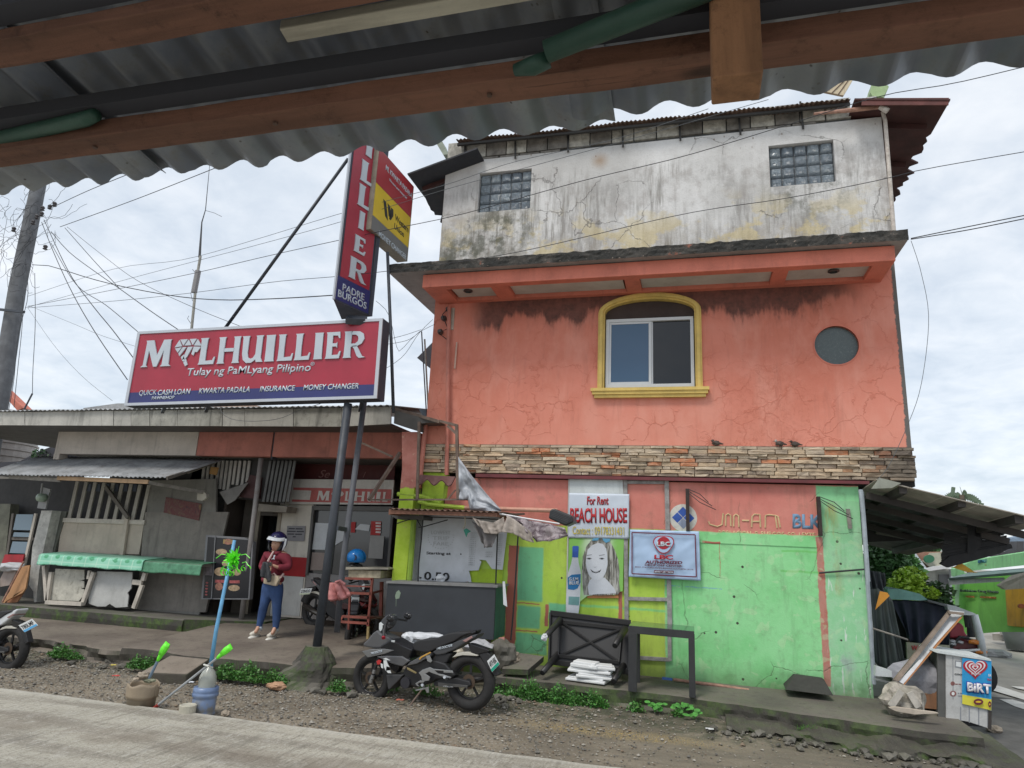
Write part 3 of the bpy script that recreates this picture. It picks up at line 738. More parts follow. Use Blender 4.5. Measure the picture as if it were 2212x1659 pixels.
box('side_wall',XL,XL+0.15,YW+0.16,18,3.0,zB,M_PINK,cb);box('side_wall',XR-0.15,XR,YW+0.16,18,3.0,zB,M_PINK,cb)
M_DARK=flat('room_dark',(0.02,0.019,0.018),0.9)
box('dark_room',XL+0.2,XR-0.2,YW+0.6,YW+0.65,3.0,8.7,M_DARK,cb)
# arched window
aw=box('arched_window',wx0+0.085,wx1-0.085,YW+0.1,YW+0.12,wz0+0.02,wz0+0.05,flat('white_aluminium',(0.62,0.64,0.66),0.35),cb)
M_ALU=_mc['white_aluminium'];M_YEL=paint('yellow_moulding',(0.68,0.49,0.14),0.12,0.2,(0.22,0.14,0.04),0.6,sc=4,streak=0.25)
def band(o1,o2,y0,y1,name,mat,parent):
    mb=MB();n=len(o1)
    for i in range(1,n):
        j=(i+1)% n
        if i == n-1:continue
        a0,a1,b0,b1=o1[i],o1[j],o2[i],o2[j]
        mb.hexa([(a0[0],y0,a0[1]),(a1[0],y0,a1[1]),(a1[0],y1,a1[1]),(a0[0],y1,a0[1]),(b0[0],y0,b0[1]),(b1[0],y0,b1[1]),(b1[0],y1,b1[1]),(b0[0],y1,b0[1])])
    a0,b0=o1[-1],o2[-1];a1,b1=o1[0],o2[0]
    mb.hexa([(a0[0],y0,a0[1]),(a1[0],y0,a1[1]),(a1[0],y1,a1[1]),(a0[0],y1,a0[1]),(b0[0],y0,b0[1]),(b1[0],y0,b1[1]),(b1[0],y1,b1[1]),(b0[0],y1,b0[1])])
    return mb.build(name,mat,parent)
A_=lambda k:arch(wx0+k,wx1-k,wz0,wzs-0.01*0,wtop-k*1.05)
band(A_(0.0),A_(0.03),YW-0.05,YW+0.02,'moulding',M_YEL,aw);band(A_(0.028),A_(0.075),YW-0.075,YW+0.02,'moulding',M_YEL,aw);band(A_(0.073),A_(0.105),YW-0.045,YW+0.09,'moulding',M_YEL,aw)
sl0,sl1=xs(*A11(1622,890)),xs(*A21(172,885));szt,szb=zs(*A11(1900,862)),zs(*A11(1900,922))
hz=(szt-szb)
for k,(d,o_) in enumerate(((0.12,0.0),(0.10,0.02),(0.075,0.05))):
    box('window_sill',sl0+o_,sl1-o_,YW-d,YW+0.02,szt-hz*(k+1)/3,szt-hz*k/3-0.001,M_YEL,aw)
# frames
fx0,fx1=wx0+0.12,wx1-0.12;fz0=wz0+0.05;fzt=zs(*A11(1960,400));fm=xs(*A11(2010,600))
for (a,b,c,d,y) in ((fx0,fx1,fz0,fz0+0.05,0),(fx0,fx1,fzt-0.05,fzt,0),(fx0,fx0+0.05,fz0+0.05,fzt-0.05,0),(fx1-0.05,fx1,fz0+0.05,fzt-0.05,0)):
    box('window_frame',a,b,YW+0.02,YW+0.10,c,d,M_ALU,aw)
for (a,b,c,d) in ((fx0+0.052,fx0+0.082,fz0+0.052,fzt-0.052),(fm-0.045,fm-0.005,fz0+0.052,fzt-0.052),(fx0+0.084,fm-0.047,fz0+0.052,fz0+0.09),(fx0+0.084,fm-0.047,fzt-0.085,fzt-0.052)):
    box('sash',a,b,YW+0.035,YW+0.06,c,d,M_ALU,aw)
box('sash',fm-0.004,fm+0.02,YW+0.062,YW+0.085,fz0+0.052,fzt-0.052,M_ALU,aw)
def mat_pane(name,c,r=0.03,spec=0.5):
    m=MT(name);m.col(c);m.rough(r);m.b.inputs['Specular IOR Level'].default_value=spec;m.bump(m.noise(1.5,2),0.03,0.05);return m.m
M_BLUEG=mat_pane('blue_curtained_glass',(0.05,0.11,0.20),0.06);M_DARKG=mat_pane('dark_glass',(0.012,0.013,0.016),0.04)
box('pane',fx0+0.083,fm-0.046,YW+0.045,YW+0.05,fz0+0.09,fzt-0.086,M_BLUEG,aw)
box('pane',fm+0.021,fx1-0.051,YW+0.07,YW+0.075,fz0+0.052,fzt-0.052,M_DARKG,aw)
zz=[p for p in arch(wx0+0.1,wx1-0.1,fzt+0.0,wzs,wtop-0.105)]
M_FAN=paint('dark_fanlight_panel',(0.045,0.028,0.024),0.2,0.2,streak=0)
wall_holes([p for p in zz],[],YW+0.06,YW+0.08,'fanlight',M_FAN,aw)
# round window
rw=MB();
rwo=wall_holes([(cc.x+(crx+0.02)*math.cos(2*math.pi*i/40),cc.z+(crz+0.02)*math.sin(2*math.pi*i/40)) for i in range(40)],[[(cc.x+(crx-0.0)*math.cos(2*math.pi*i/40),cc.z+(crz-0.0)*math.sin(2*math.pi*i/40)) for i in range(40)]],YW-0.006,YW+0.05,'round_window',M_PINKB,cb)
def mat_etched():
    m=MT('etched_glass');f=m.step(m.math('SINE',m.mul(m.add(m.noise(5,3,dist=3.0),m.mul(m.x,0.2)),34)),0.75,0.95)
    m.col(m.mix(m.mul(f,0.4),(0.075,0.095,0.095),(0.17,0.20,0.20)));m.rough(0.25);m.bump(f,0.2,0.01);return m.m
MB().prism([(cc.x+crx*1.01*math.cos(2*math.pi*i/40),YW+0.055,cc.z+crz*1.01*math.sin(2*math.pi*i/40)) for i in range(40)],(0,0.01,0)).build('pane',mat_etched(),rwo)
# stone band
zC=zs(1475,1031);YSB=YW-0.03
sb=box('stone_band',XL+0.02,XR+0.0,YW-0.012,YW+0.05,zC,zA-0.022,flat('joint_dark',(0.13,0.105,0.085),0.95),cb)
M_STONE=None
def mat_stone():
    m=MT('ledgestone');r=m.rnd()
    c=m.ramp(r,[(0,(0.48,0.37,0.26)),(0.16,(0.57,0.47,0.35)),(0.32,(0.47,0.37,0.26)),(0.44,(0.34,0.26,0.20)),(0.52,(0.56,0.42,0.28)),(0.68,(0.38,0.30,0.23)),(0.78,(0.55,0.20,0.09)),(0.87,(0.60,0.49,0.37)),(0.95,(0.50,0.27,0.15))],const=True)
    n=m.noise(14,6,0.7,vec=m.scale(0.5,1,2));c=m.mix(m.step(n,0.35,0.7),c,m.mix(0.5,c,(0.56,0.46,0.33)))
    c=m.mix(m.mul(m.step(m.noise(5,5),0.52,0.7),0.5),c,(0.14,0.11,0.09))
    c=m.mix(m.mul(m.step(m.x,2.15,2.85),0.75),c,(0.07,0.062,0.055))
    m.col(c);m.rough(0.85);m.bump(n,0.9,0.03);return m.m
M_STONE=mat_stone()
def stone_meshes():
    out=[]
    for k in range(14):
        r=random.Random(k);mb=MB();n0=0
        j=lambda a:r.uniform(-a,a)
        P=[(-0.5,0,-0.5),(0.5,0,-0.5),(0.5,0,0.5),(-0.5,0,0.5)]
        Q=[(x*0.96+j(0.02),-1+j(0.3),z*(0.86)+j(0.06)) for x,_,z in P]
        mid=[((Q[0][0]+Q[1][0])/2+j(0.25),-1.15+j(0.35),-0.4+j(0.05)),((Q[2][0]+Q[3][0])/2+j(0.25),-1.15+j(0.35),0.4+j(0.05))]
        mb.v=[Vector(p) for p in P+Q+mid]
        mb.f=[(0,1,5,8,4),(1,2,6,5),(2,3,7,9,6),(3,0,4,7),(4,8,9,7),(8,5,6,9),(3,2,1,0)]
        me=mb.mesh('stone');bm=bmesh.new();bm.from_mesh(me);bmesh.ops.recalc_face_normals(bm,faces=bm.faces);bm.to_mesh(me);bm.free()
        me.materials.append(M_STONE);out.append(me)
    return out
def stones():
    ms=stone_meshes();rr=random.Random(3);n=0
    rows=9;H=(zA-0.025-zC);z=zC+0.004
    hs=[rr.uniform(0.6,1.4) for _ in range(rows)];t=sum(hs);hs=[h/t*(H-0.008) for h in hs]
    for h in hs:
        x=XL+0.03+rr.uniform(-0.05,0.0)
        while x < XR-0.01:
            wd=rr.choice([0.13,0.18,0.24,0.28,0.33,0.38])*rr.uniform(0.85,1.1)
            if x+wd > XR:wd=XR+0.02-x
            if wd < 0.05:break
            parts=[(z,h)] if (rr.random()< 0.92 or n > 250) else [(z,h*0.45),(z+h*0.47,h*0.53)]
            for zz_,hh in parts:
                o=bpy.data.objects.new('stone',rr.choice(ms));COL.objects.link(o);o.parent=sb
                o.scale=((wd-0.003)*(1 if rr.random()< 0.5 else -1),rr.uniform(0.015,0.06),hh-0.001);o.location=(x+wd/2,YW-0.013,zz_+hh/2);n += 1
            x += wd
        z += h
    return n
NST=stones();print('STONES',NST)
# --- ground floor wall
def mat_lower():
    m=MT('painted_ground_floor');n1=m.noise(1.2,6,0.62);n2=m.noise(6,6,0.68);n3=m.noise(50,4,0.7)
    wob=m.mul(m.sub(n2,0.5),0.05);X=m.add(m.x,wob);Z=m.add(m.z,m.mul(m.sub(m.noise(5,4,vec=m.scale(1,1,1,off=(4,4,4))),0.5),0.05))
    R=lambda x0,x1,z0,z1,s=0.012:m.rect(x0,x1,z0,z1,s,X,Z)
    pink=m.mix(m.step(n1,0.3,0.7),(0.55,0.17,0.135),(0.66,0.25,0.20))
    mint=m.mix(m.step(n1,0.35,0.65),(0.20,0.61,0.225),(0.30,0.70,0.32))
    lime=m.mix(m.step(n1,0.35,0.65),(0.36,0.56,0.055),(0.47,0.64,0.10));teal=(0.13,0.47,0.27)
    zb=zs(1600,1151);xl=xs(1436,1300)
    b=pink
    mintreg=R(xl,3.2,-1,zb);b=m.mix(mintreg,b,mint)
    b=m.mix(R(xs(*A21(868,1600)),3.2,-1,zs(*A21(1000,1492))),b,m.mix(0.5,mint,(0.30,0.70,0.38)))
    b=m.mix(R(-3.4,xl,-1,zs(1400,1143)),b,lime)
    # teal patches on the lime part
    for (p,q) in (((1142,225),(1300,585)),((1140,605),(1285,760)),((1130,780),(1330,930)),((1345,590),(1455,700))):
        a,c=W(*A12(*p),YW),W(*A12(*q),YW);b=m.mix(m.mul(R(a.x,c.x,c.z,a.z,0.02),0.9),b,teal)
    a,c=W(*A12(1545,598),YW),W(*A12(2110,650),YW);b=m.mix(R(a.x,c.x,c.z,a.z,0.02),b,(0.20,0.60,0.22))
    a,c=W(*A12(2100,440),YW),W(*A12(2212,1100),YW);b=m.mix(m.mul(R(a.x,xl+0.05,c.z,a.z,0.02),0.9),b,mint)
    # red bands
    for f,p,q in ((A12,(1085,215),(1125,870)),(A12,(1130,585),(1282,603)),(A12,(1125,762),(1272,782)),(A12,(1322,600),(1340,740)),(A12,(1797,470),(1820,700)),(A22,(130,188),(245,207)),(A22,(236,190),(246,420))):
        a,c=W(*f(*p),YW),W(*f(*q),YW);b=m.mix(R(a.x,c.x,c.z,a.z,0.006),b,(0.42,0.13,0.09))
    a,c=W(*A22(0,472),YW),W(*A22(255,500),YW);b=m.mix(m.mul(R(a.x-0.25,c.x,c.z,a.z-0.02,0.008),m.step(n2,0.40,0.47)),b,(0.14,0.27,0.62))
    # broad red-brown stripe and rust bleed on the right
    a,c=W(*A22(884,160),YW),W(*A22(942,1130),YW);xm_=(a.x+c.x)/2;b=m.mix(R(xm_,3.2,-1,a.z+0.5,0.004),b,m.mix(0.55,b,m.mix(m.step(n2,0.4,0.6),(0.27,0.55,0.30),(0.40,0.62,0.42))));b=m.mix(R(xm_-0.045,xm_+0.045,c.z,a.z,0.006),b,m.mix(m.step(n2,0.4,0.6),(0.46,0.16,0.115),(0.52,0.24,0.19)))
    wd_=m.mul(m.mul(m.step(m.noise(3.0,4,0.6,vec=m.scale(5,1,0.7,off=(1,0,3))),0.62,0.66),m.step(m.x,xm_,xm_+0.05)),m.step(m.z,2.0,1.7));b=m.mix(m.mul(wd_,0.8),b,(0.70,0.76,0.70))
    a2=m.mul(m.rect(a.x-0.02,a.x+0.22,a.z-0.75,a.z+0.45,0.08),m.step(m.noise(4,5,0.7,vec=m.scale(1,1,0.2)),0.42,0.62));b=m.mix(m.mul(a2,0.8),b,(0.42,0.27,0.04))
    # old drips and patched spots
    for (p,q,c4) in (((640,245),(870,268),(0.16,0.55,0.14)),((635,375),(880,400),(0.16,0.55,0.14))):
        a,c=W(*A22(*p),YW),W(*A22(*q),YW);b=m.mix(m.mul(R(a.x,c.x,c.z,a.z),0.8),b,c4)
    sp=m.mul(m.step(m.noise(5.2,4,0.5,dist=0.4),0.585,0.62),mintreg);b=m.mix(m.mul(sp,0.35),b,(0.52,0.72,0.42))
    blob=m.mul(m.disc(xs(*A22(1050,990)),zs(*A22(1050,990)),0.12,0.08),0.6);b=m.mix(m.mul(blob,m.step(n2,0.4,0.6)),b,(0.36,0.40,0.42))
    chips=m.mul(m.step(m.noise(9,5,0.75),0.70,0.74),m.step(m.x,2.0,2.05));b=m.mix(m.mul(chips,0.8),b,(0.72,0.76,0.70))
    holes=m.mul(m.step(m.vor(3.9,'F1',vec=m.scale(1,0.01,1)),0.085,0.055),m.step(m.z,zb,zb-0.1));b=m.mix(holes,b,(0.05,0.05,0.035))
    cr=m.mul(crack_mask(m,0.9,0.006,warp=0.3),m.step(m.noise(1.1,3,vec=m.scale(1,1,1,off=(2,7,1))),0.5,0.56));b=m.mix(m.mul(cr,0.5),b,(0.10,0.12,0.07))
    b=m.mix(m.mul(m.step(n2,0.5,0.75),0.28),b,(0.12,0.12,0.07))
    b=m.mix(m.mul(m.step(m.noise(8,5,0.65,vec=m.scale(1,1,0.15)),0.5,0.7),0.18),b,(0.07,0.08,0.04))
    low=m.mul(m.step(m.add(m.z,m.mul(n2,0.6)),0.95,0.45),0.7);b=m.mix(low,b,(0.075,0.11,0.045))
    m.col(b);m.rough(0.7);m.bump(m.add(m.mul(n3,0.4),m.add(n2,m.mul(m.add(cr,holes),-2.0))),0.4,0.012)
    return m.m
M_LOW=mat_lower()
XR0=xs(1872,1300)
box('ground_floor_wall',-3.9,XR0,YW,YW+0.15,0.1,zC-0.075,M_LOW,cb)
box('side_wall',XR0-0.15,XR0,YW+0.151,18,0.1,zC-0.075,M_LOW,cb)
M_MAR=paint('maroon_strip',(0.16,0.035,0.04),0.2,0.3)
MB().prism([W(*A11(870,1410),YW-0.10),W(*A11(870,1432),YW-0.10),W(*A21(1210,1478),YW-0.10),W(*A21(1210,1458),YW-0.10)],(0,0.098,0)).build('maroon_drip_edge',M_MAR,cb)
box('overhang_floor',XR0-0.1,XR,YW+0.001,18,zC-0.07,zC-0.002,M_DARK,cb)
MB().tube([W(1862,1062,YW-0.05),W(1888,1478,YW-0.05)],0.028).build('corner_downpipe',paint('grey_pvc',(0.35,0.40,0.44),0.15,0.35),cb)
# left lime pilaster with pipe, pink upper part
def mat_pil():
    m=MT('pilaster_paint');n2=m.noise(6,6,0.68);zc_=m.add(zs(880,1057),m.mul(m.sub(n2,0.5),0.25))
    b=m.mix(m.step(m.sub(m.z,zc_),-0.015,0.015),m.mix(m.step(n2,0.3,0.7),(0.42,0.60,0.03),(0.55,0.72,0.08)),m.mix(m.step(n2,0.3,0.7),(0.50,0.17,0.13),(0.62,0.26,0.21)))
    ch=m.mul(m.step(m.noise(7,5,0.7),0.62,0.66),1.0);b=m.mix(m.mul(ch,0.8),b,(0.66,0.42,0.30))
    b=m.mix(m.mul(m.step(m.noise(12,5,0.7),0.58,0.75),0.4),b,(0.10,0.10,0.05));m.col(b);m.bump(n2,0.4,0.01);return m.m
M_PIL=mat_pil()
YP=10.25
pl=MB().prism([W(*B3(180,1290),YP),W(*B3(328,1290),YP),W(*B3(445,0),YP),W(*B3(300,0),YP)],(0,0.3,0)).build('pilaster',M_PIL,cb)
MB().prism([W(*A11(395,1500),YP-0.002),W(*A11(490,1500),YP-0.002),W(*A11(500,1140),YP-0.002),W(*A11(392,1140),YP-0.002)],(0,0.28,0)).build('pilaster',M_PIL,cb)
MB().tube([W(*B3(372,1205),YP-0.05),W(*B3(420,545),YP-0.05)],0.045).build('green_drainpipe',paint('lime_pipe',(0.30,0.45,0.05),0.2,0.35),cb)
# wall beside the stall window (behind)
box('stall_wall',-3.95,-2.9,YW+0.02,YW+0.12,0.3,zC-0.08,M_PIL,cb)
M_LIMEPIPE=paint('lime_pipe2',(0.42,0.58,0.06),0.2,0.4);M_PINKP=paint('salmon_pipe',(0.52,0.19,0.14),0.15,0.3)
MB().tube([W(*A11(700,330),YW-0.09),W(*A11(690,700),YW-0.09),W(*A11(688,1100),YW-0.09),W(*A11(682,1420),YW-0.09)],0.035).build('salmon_downpipe',M_PINKP,cb)
MB().tube([W(*A11(545,1095),YW-0.1),W(*A11(515,1410),YW-0.1),W(*A11(500,1500),YW-0.1)],0.04).build('salmon_downpipe',M_PINKP,cb)
MB().tube([W(*A11(680,1485),YW-0.12),W(*A11(672,1560),YW-0.12),W(*A11(640,1600),YW-0.12),W(*A11(540,1560),YW-0.12),W(*A11(365,1542),YW-0.12)],0.035).build('lime_waste_pipe',M_LIMEPIPE,cb)
MB().tube([W(*A11(500,1590),YW-0.14),W(*A11(560,1610),YW-0.14),W(*A11(800,1632),YW-0.14)],0.035).build('lime_waste_pipe',M_LIMEPIPE,cb)
MB().tube([W(*A11(800,1632),YW-0.14),W(*A11(1400,1650),YW-0.14)],0.033).build('salmon_waste_pipe',paint('pale_salmon_pipe',(0.62,0.33,0.24),0.1,0.2),cb)
MB().tube([W(*B3(435,210),YW-0.2),W(*B3(420,330),YW-0.2)],0.0).v  # (kept simple)
# meter bases, conduits at the upper left
for i,p in enumerate(((693,345),(662,402),(640,490))):
    c=W(*A11(*p),YW-0.06);MB().lathe([(0.045,0.05),(0.05,0.0),(0.03,-0.05)],c,12,'y').build('service_insulator',flat('dark_porcelain',(0.08,0.065,0.06),0.4),cb)
MB().tube([W(*A11(700,330),YW-0.1),W(*A11(655,380),YW-0.12),W(*A11(690,470),YW-0.1),W(*A11(630,500),YW-0.1),W(*A11(690,545),YW-0.1),W(*A11(693,585),YW-0.1)],0.008).build('service_cable',flat('black_cable',(0.015,0.015,0.016)),cb)
box('pvc_patch',xs(*A11(713,400)),xs(*A11(733,400)),YW-0.03,YW,zs(*A11(720,480)),zs(*A11(720,340)),paint('bare_plaster',(0.55,0.50,0.42),0.2,0.4),cb)
MB().tube([W(*A11(748,560),YW-0.04),W(*A11(735,730),YW-0.04)],0.015).build('conduit',paint('bare_plaster2',(0.60,0.42,0.33),0.2,0.4),cb)
# protruding rusted straps / bolts on the facade of the ground floor
for f,p,q in ((B4,(1440,230),(1462,665)),(A22,(868,-100),(890,155))):
    a,c=W(*f(*p),YW-0.06),W(*f(*q),YW-0.06);box('rusted_strap',a.x,c.x+0.03,YW-0.10,YW-0.002,c.z,a.z,paint('rust_black',(0.035,0.022,0.018),0.3,0.4,sc=8),cb)
    for k in range(3):
        MB().tube([a+Vector((0.05,-0.03,-0.01-0.03*k)),a+Vector((0.2,-0.12,-0.08-0.06*k)),a+Vector((0.32+0.05*k,-0.14,-0.2-0.05*k))],0.006,5).build('frayed_wire',flat('black_cable',(0,0,0)),cb)
MB().bar(W(*A22(1070,-20),YW-0.03),W(*A22(1085,108),YW-0.03),0.05,0.03).build('wood_cleat',paint('grey_wood',(0.26,0.24,0.21),0.25,0.4,sc=9),cb)
# painted emblem and lettering
eb_,er_=W(*B4(1272,665),YW),W(*B4(1560,665),YW);et_=W(*B4(1272,400),YW)
ec=(W(*B4(1272,530),YW)+W(*B4(1560,530),YW))/2;er=(W(*B4(1560,530),YW)-W(*B4(1272,530),YW)).length/2
em=MB().prism([(ec.x+er*math.cos(2*math.pi*i/32),YW-0.003,ec.z+er*math.sin(2*math.pi*i/32)) for i in range(32)],(0,0.002,0)).build('painted_emblem',paint('chalk_white_paint',(0.66,0.64,0.58),0.12,0.35,sc=5),cb)
M_BLUEP=paint('blue_paint',(0.03,0.10,0.42),0.2,0.3,sc=5)
d_=er*0.84
for dx,dz in ((0,1),(0,-1),(1,0),(-1,0)):
    c=ec+Vector((dx*d_*0.5,0,dz*d_*0.5));k=d_*0.46
    MB().prism([(c.x-k,YW-0.006,c.z),(c.x,YW-0.006,c.z-k),(c.x+k,YW-0.006,c.z),(c.x,YW-0.006,c.z+k)],(0,0.002,0)).build('emblem_lozenge',M_BLUEP if not (dx == 0 and dz == -1) else paint('chalk_blue',(0.30,0.36,0.50),0.2,0.3),em)
M_CRL=paint('cream_lettering',(0.66,0.50,0.27),0.12,0.25,sc=6)
def strokes(polyl,r,name,mat,parent,depth=0.02):
    mb=MB()
    for pl_ in polyl:mb.tube(pl_,r,6)
    return mb.build(name,mat,parent)
LT=lambda *pp:[W(*A22(*p),YW-0.004) for p in pp]
strokes([LT((168,60),(175,80),(225,95),(255,82),(262,8)),LT((278,90),(280,20),(295,12),(310,22),(312,92)),LT((330,94),(332,25),(345,15),(362,26),(364,96))],0.012,'raised_letters',M_CRL,cb)
strokes([LT((385,55),(430,56)),LT((447,98),(450,30),(465,15),(500,16),(504,100)),LT((452,62),(500,62)),LT((535,102),(537,22),(560,18),(600,22),(612,104)),LT((600,22),(618,30),(632,100))],0.012,'raised_letters',M_CRL,cb)
text('BLK','painted_letters',paint('blue_grey_paint',(0.16,0.28,0.42),0.2,0.3),cb,W(*A22(712,105),YW),W(*A22(905,112),YW),W(*A22(712,12),YW),0.006,0.035)
text('POBLACION  P. BURGOS  SO. LEYTE','painted_letters',M_CRL,cb,W(*A22(232,150),YW),W(*A22(860,168),YW),W(*A22(232,118),YW),0.006,0.02)
box('green_overpaint',xs(1440,1180),xs(*A22(866,150)),YW-0.011,YW-0.001,zs(1600,1151)-0.16,zs(1600,1151)-0.004,M_LOW,cb)
# rail remains along the wall (thin grey timber frame nailed to it)
fr=thing('wall_lattice','weathered grey timber lattice nailed on the wall behind the two banners','lattice',(W(1400,1250,YW).x,YW-0.03,W(1400,1420,YW).z))
M_GW=paint('weathered_timber',(0.30,0.29,0.28),0.25,0.35,(0.09,0.08,0.08),0.85,sc=12)
def tb(f,p,q,w=0.045,name='timber',par=None,y=YW-0.03,m=None,th=0.03):
    return MB().bar(W(*f(*p),y),W(*f(*q),y),w,th,up=(0,1,0) if False else (0,0,1)).build(name,m or M_GW,par,0.003)
def vbar(f,p,q,w,y,name,m,par,th=0.03):   # bar lying in the wall plane, w wide in the plane
    a,b=W(*f(*p),y),W(*f(*q),y);d=(b-a).normalized();s=Vector((-d.z,0,d.x))*(w/2);t=Vector((0,th,0))
    return MB().hexa([a-s,a+s,a+s+t,a-s+t,b-s,b+s,b+s+t,b-s+t]).build(name,m,par,0.002)
vbar(B4,(815,130),(828,1659),0.06,YW-0.035,'upright',M_GW,fr);vbar(B4,(1243,140),(1278,1659),0.065,YW-0.035,'upright',M_GW,fr)
vbar(B4,(838,160),(1215,162),0.05,YW-0.034,'crosspiece',M_GW,fr);vbar(B4,(845,1368),(1250,1378),0.05,YW-0.034,'crosspiece',M_GW,fr)
vbar(A12,(1840,700),(1838,720),0.06,YW-0.035,'upright',M_GW,fr);vbar(A12,(2125,700),(2128,965),0.055,YW-0.036,'upright',M_GW,fr);vbar(A12,(1920,945),(2125,958),0.05,YW-0.034,'crosspiece',M_GW,fr)
vbar(B4,(232,130),(205,1510),0.022,YW-0.035,'upright',paint('pale_strip',(0.5,0.5,0.47),0.15,0.3),fr)
vbar(B4,(420,1345),(745,1345),0.05,YW-0.03,'crosspiece',paint('orange_brown_wood',(0.40,0.17,0.06),0.2,0.3),fr)
for i,(sx,lab) in enumerate(((A21(218,1212),'leftmost of three small brown birds perched on the stone ledge'),(A21(628,1215),'middle of three small birds perched on the stone ledge, with pale breast'),(A21(728,1218),'rightmost of three small brown birds perched on the stone ledge'))):
    c=W(*sx,YW-0.05)
    b=thing('bird',lab,'bird',c,'birds on the stone ledge')
    rg=-1 if i != 1 else 1
    bd=rock('body',c,(0.055,0.03,0.035),paint('bird_brown',(0.07,0.05,0.04),0.3,0.2),i,b)
    MB().tube([c+Vector((0.035,0,0)),c+Vector((0.10,0.0,-0.015))],[0.018,0.008],6).build('tail',_mc['bird_brown'],b)
    hd=rock('head',c+Vector((-0.05,0,0.035)),(0.024,0.022,0.022),_mc['bird_brown'] if i != 1 else flat('bird_pale',(0.35,0.33,0.30)),i+5,b,sub=1)
    MB().tube([c+Vector((-0.07,0,0.035)),c+Vector((-0.09,0,0.032))],[0.007,0.001],5).build('beak',flat('beak',(0.05,0.04,0.03)),b)
    MB().tube([c+Vector((0,0,-0.03)),c+Vector((0,0,-0.055))],0.004,4).build('leg',flat('beak',(0,0,0)),b)
# ================================================================== roof the photograph is taken from under
def mat_old_sheet():
    m=MT('dull_zinc_sheet');n1=m.noise(3.5,6,0.7);n2=m.noise(28,5,0.7)
    b=m.mix(m.step(n1,0.35,0.65),(0.19,0.215,0.27),(0.34,0.36,0.39));b=m.mix(m.mul(m.step(n2,0.5,0.72),0.55),b,(0.17,0.16,0.14));vl=m.math('SINE',m.mul(m.x,2*math.pi/0.0762));b=m.mix(m.mul(m.step(m.add(vl,m.mul(n1,0.8)),0.9,1.4),0.5),b,(0.10,0.10,0.11))  # valley bands paint in the shading between the corrugation ridges
    b=m.mix(m.mul(m.step(m.vor(55),0.16,0.06),m.step(n1,0.45,0.6)),b,(0.07,0.055,0.045))
    m.col(b);m.rough(m.add(0.35,m.mul(n1,0.3)));m.metal(0.3);m.bump(n2,0.2,0.003);return m.m
def mat_wood(name,c,sc=6,dark=0.5):
    m=MT(name);n=m.noise(2.2,7,0.7,vec=m.scale(1.2,14,14) if 'post' not in name else m.scale(14,14,1.2));n2=m.noise(30,6,0.8);n3=m.noise(1.7,4)
    b=m.mix(m.step(n,0.3,0.7),c,tuple(v*0.55 for v in c));b=m.mix(m.mul(m.step(n2,0.5,0.72),dark),b,tuple(v*0.25 for v in c));b=m.mix(m.mul(m.step(n3,0.45,0.7),0.4),b,tuple(min(.9,v*1.5) for v in c))
    kn=m.step(m.vor(2.6,'F1',vec=m.scale(1,3.2,3.2)),0.13,0.05);b=m.mix(m.mul(kn,0.8),b,tuple(v*0.12 for v in c));sp_=m.step(m.noise(3,5,0.7,vec=m.scale(0.7,40,40)),0.62,0.68);b=m.mix(m.mul(sp_,0.6),b,tuple(v*0.2 for v in c))
    m.col(b);m.rough(0.8);m.bump(m.add(n,n2),0.5,0.004);return m.m
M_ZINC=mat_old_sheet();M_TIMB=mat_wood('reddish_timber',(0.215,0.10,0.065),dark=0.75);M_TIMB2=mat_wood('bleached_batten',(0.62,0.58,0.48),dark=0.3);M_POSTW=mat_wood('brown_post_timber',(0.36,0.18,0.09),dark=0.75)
sh=thing('shed_roof','corrugated zinc roof on reddish timber beams overhead at the top of the picture','roof',(-0.4,0.3,2.6))
H0=0.61;ZE=2.0+H0
def roofz(y):return ZE+0.14*(0.87-y)
edges=[(-4.2,-2.55,0.868),(-2.58,-1.72,0.871),(-1.74,-0.93,0.867),(-0.95,-0.13,0.872),(-0.16,0.62,0.846),(0.60,1.4,0.842),(1.38,2.4,0.84)]
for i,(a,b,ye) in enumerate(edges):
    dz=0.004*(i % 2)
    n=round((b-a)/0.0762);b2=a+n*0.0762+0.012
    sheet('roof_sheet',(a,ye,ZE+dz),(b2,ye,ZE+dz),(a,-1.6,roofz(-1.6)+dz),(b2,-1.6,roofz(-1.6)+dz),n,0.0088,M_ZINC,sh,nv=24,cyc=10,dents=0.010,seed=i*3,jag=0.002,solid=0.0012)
def rbar(name,pa,pb,zb,t,wd,far,near,mat,x0=-4,x1=2.6):
    return box(name,x0,x1,near,far,zb,zb+t,mat,sh,0.003)
def rough_beam(x0,x1,y0,y1,z0,z1,mat):
    mb=MB();n=150
    for i in range(n+1):
        x=x0+(x1-x0)*i/n;k=0
        for y,z in ((y0,z0),(y1,z0),(y1,z1),(y0,z1)):
            k += 1;v=Vector((x*6,k*5.1,1));a=0.0022*pnoise(v)+0.0016*pnoise(v*5);c_=0.0016*pnoise(v*11)
            mb.v.append(Vector((x,y+a+c_,z+0.0022*pnoise(v+Vector((0,9,0)))+c_)))
    for i in range(n):
        for j in range(4):a=i*4+j;b=i*4+(j+1)% 4;mb.f.append((a,b,b+4,a+4))
    return mb.build('beam',mat,sh,0.0015)
zb=2.555;rough_beam(-4.2,2.4,0.683,0.727,zb,zb+0.026,M_TIMB)
for i in range(9):MB().lathe([(0.0035,0),(0.0035,-0.003)],(-2.1+i*0.31,0.705,zb-0.0005),8).build('nail_head',flat('rusty_nail',(0.09,0.05,0.035),0.6),sh)
box('beam',-4.2,2.4,0.655,0.682,zb+0.029,zb+0.05,flat('shade_gap_fill',(0.05,0.052,0.065),0.9),sh)  # dark strip standing in for the shaded sheet above the beam
zb=2.58;rough_beam(-4.2,2.4,0.520,0.563,zb,zb+0.016,M_TIMB)
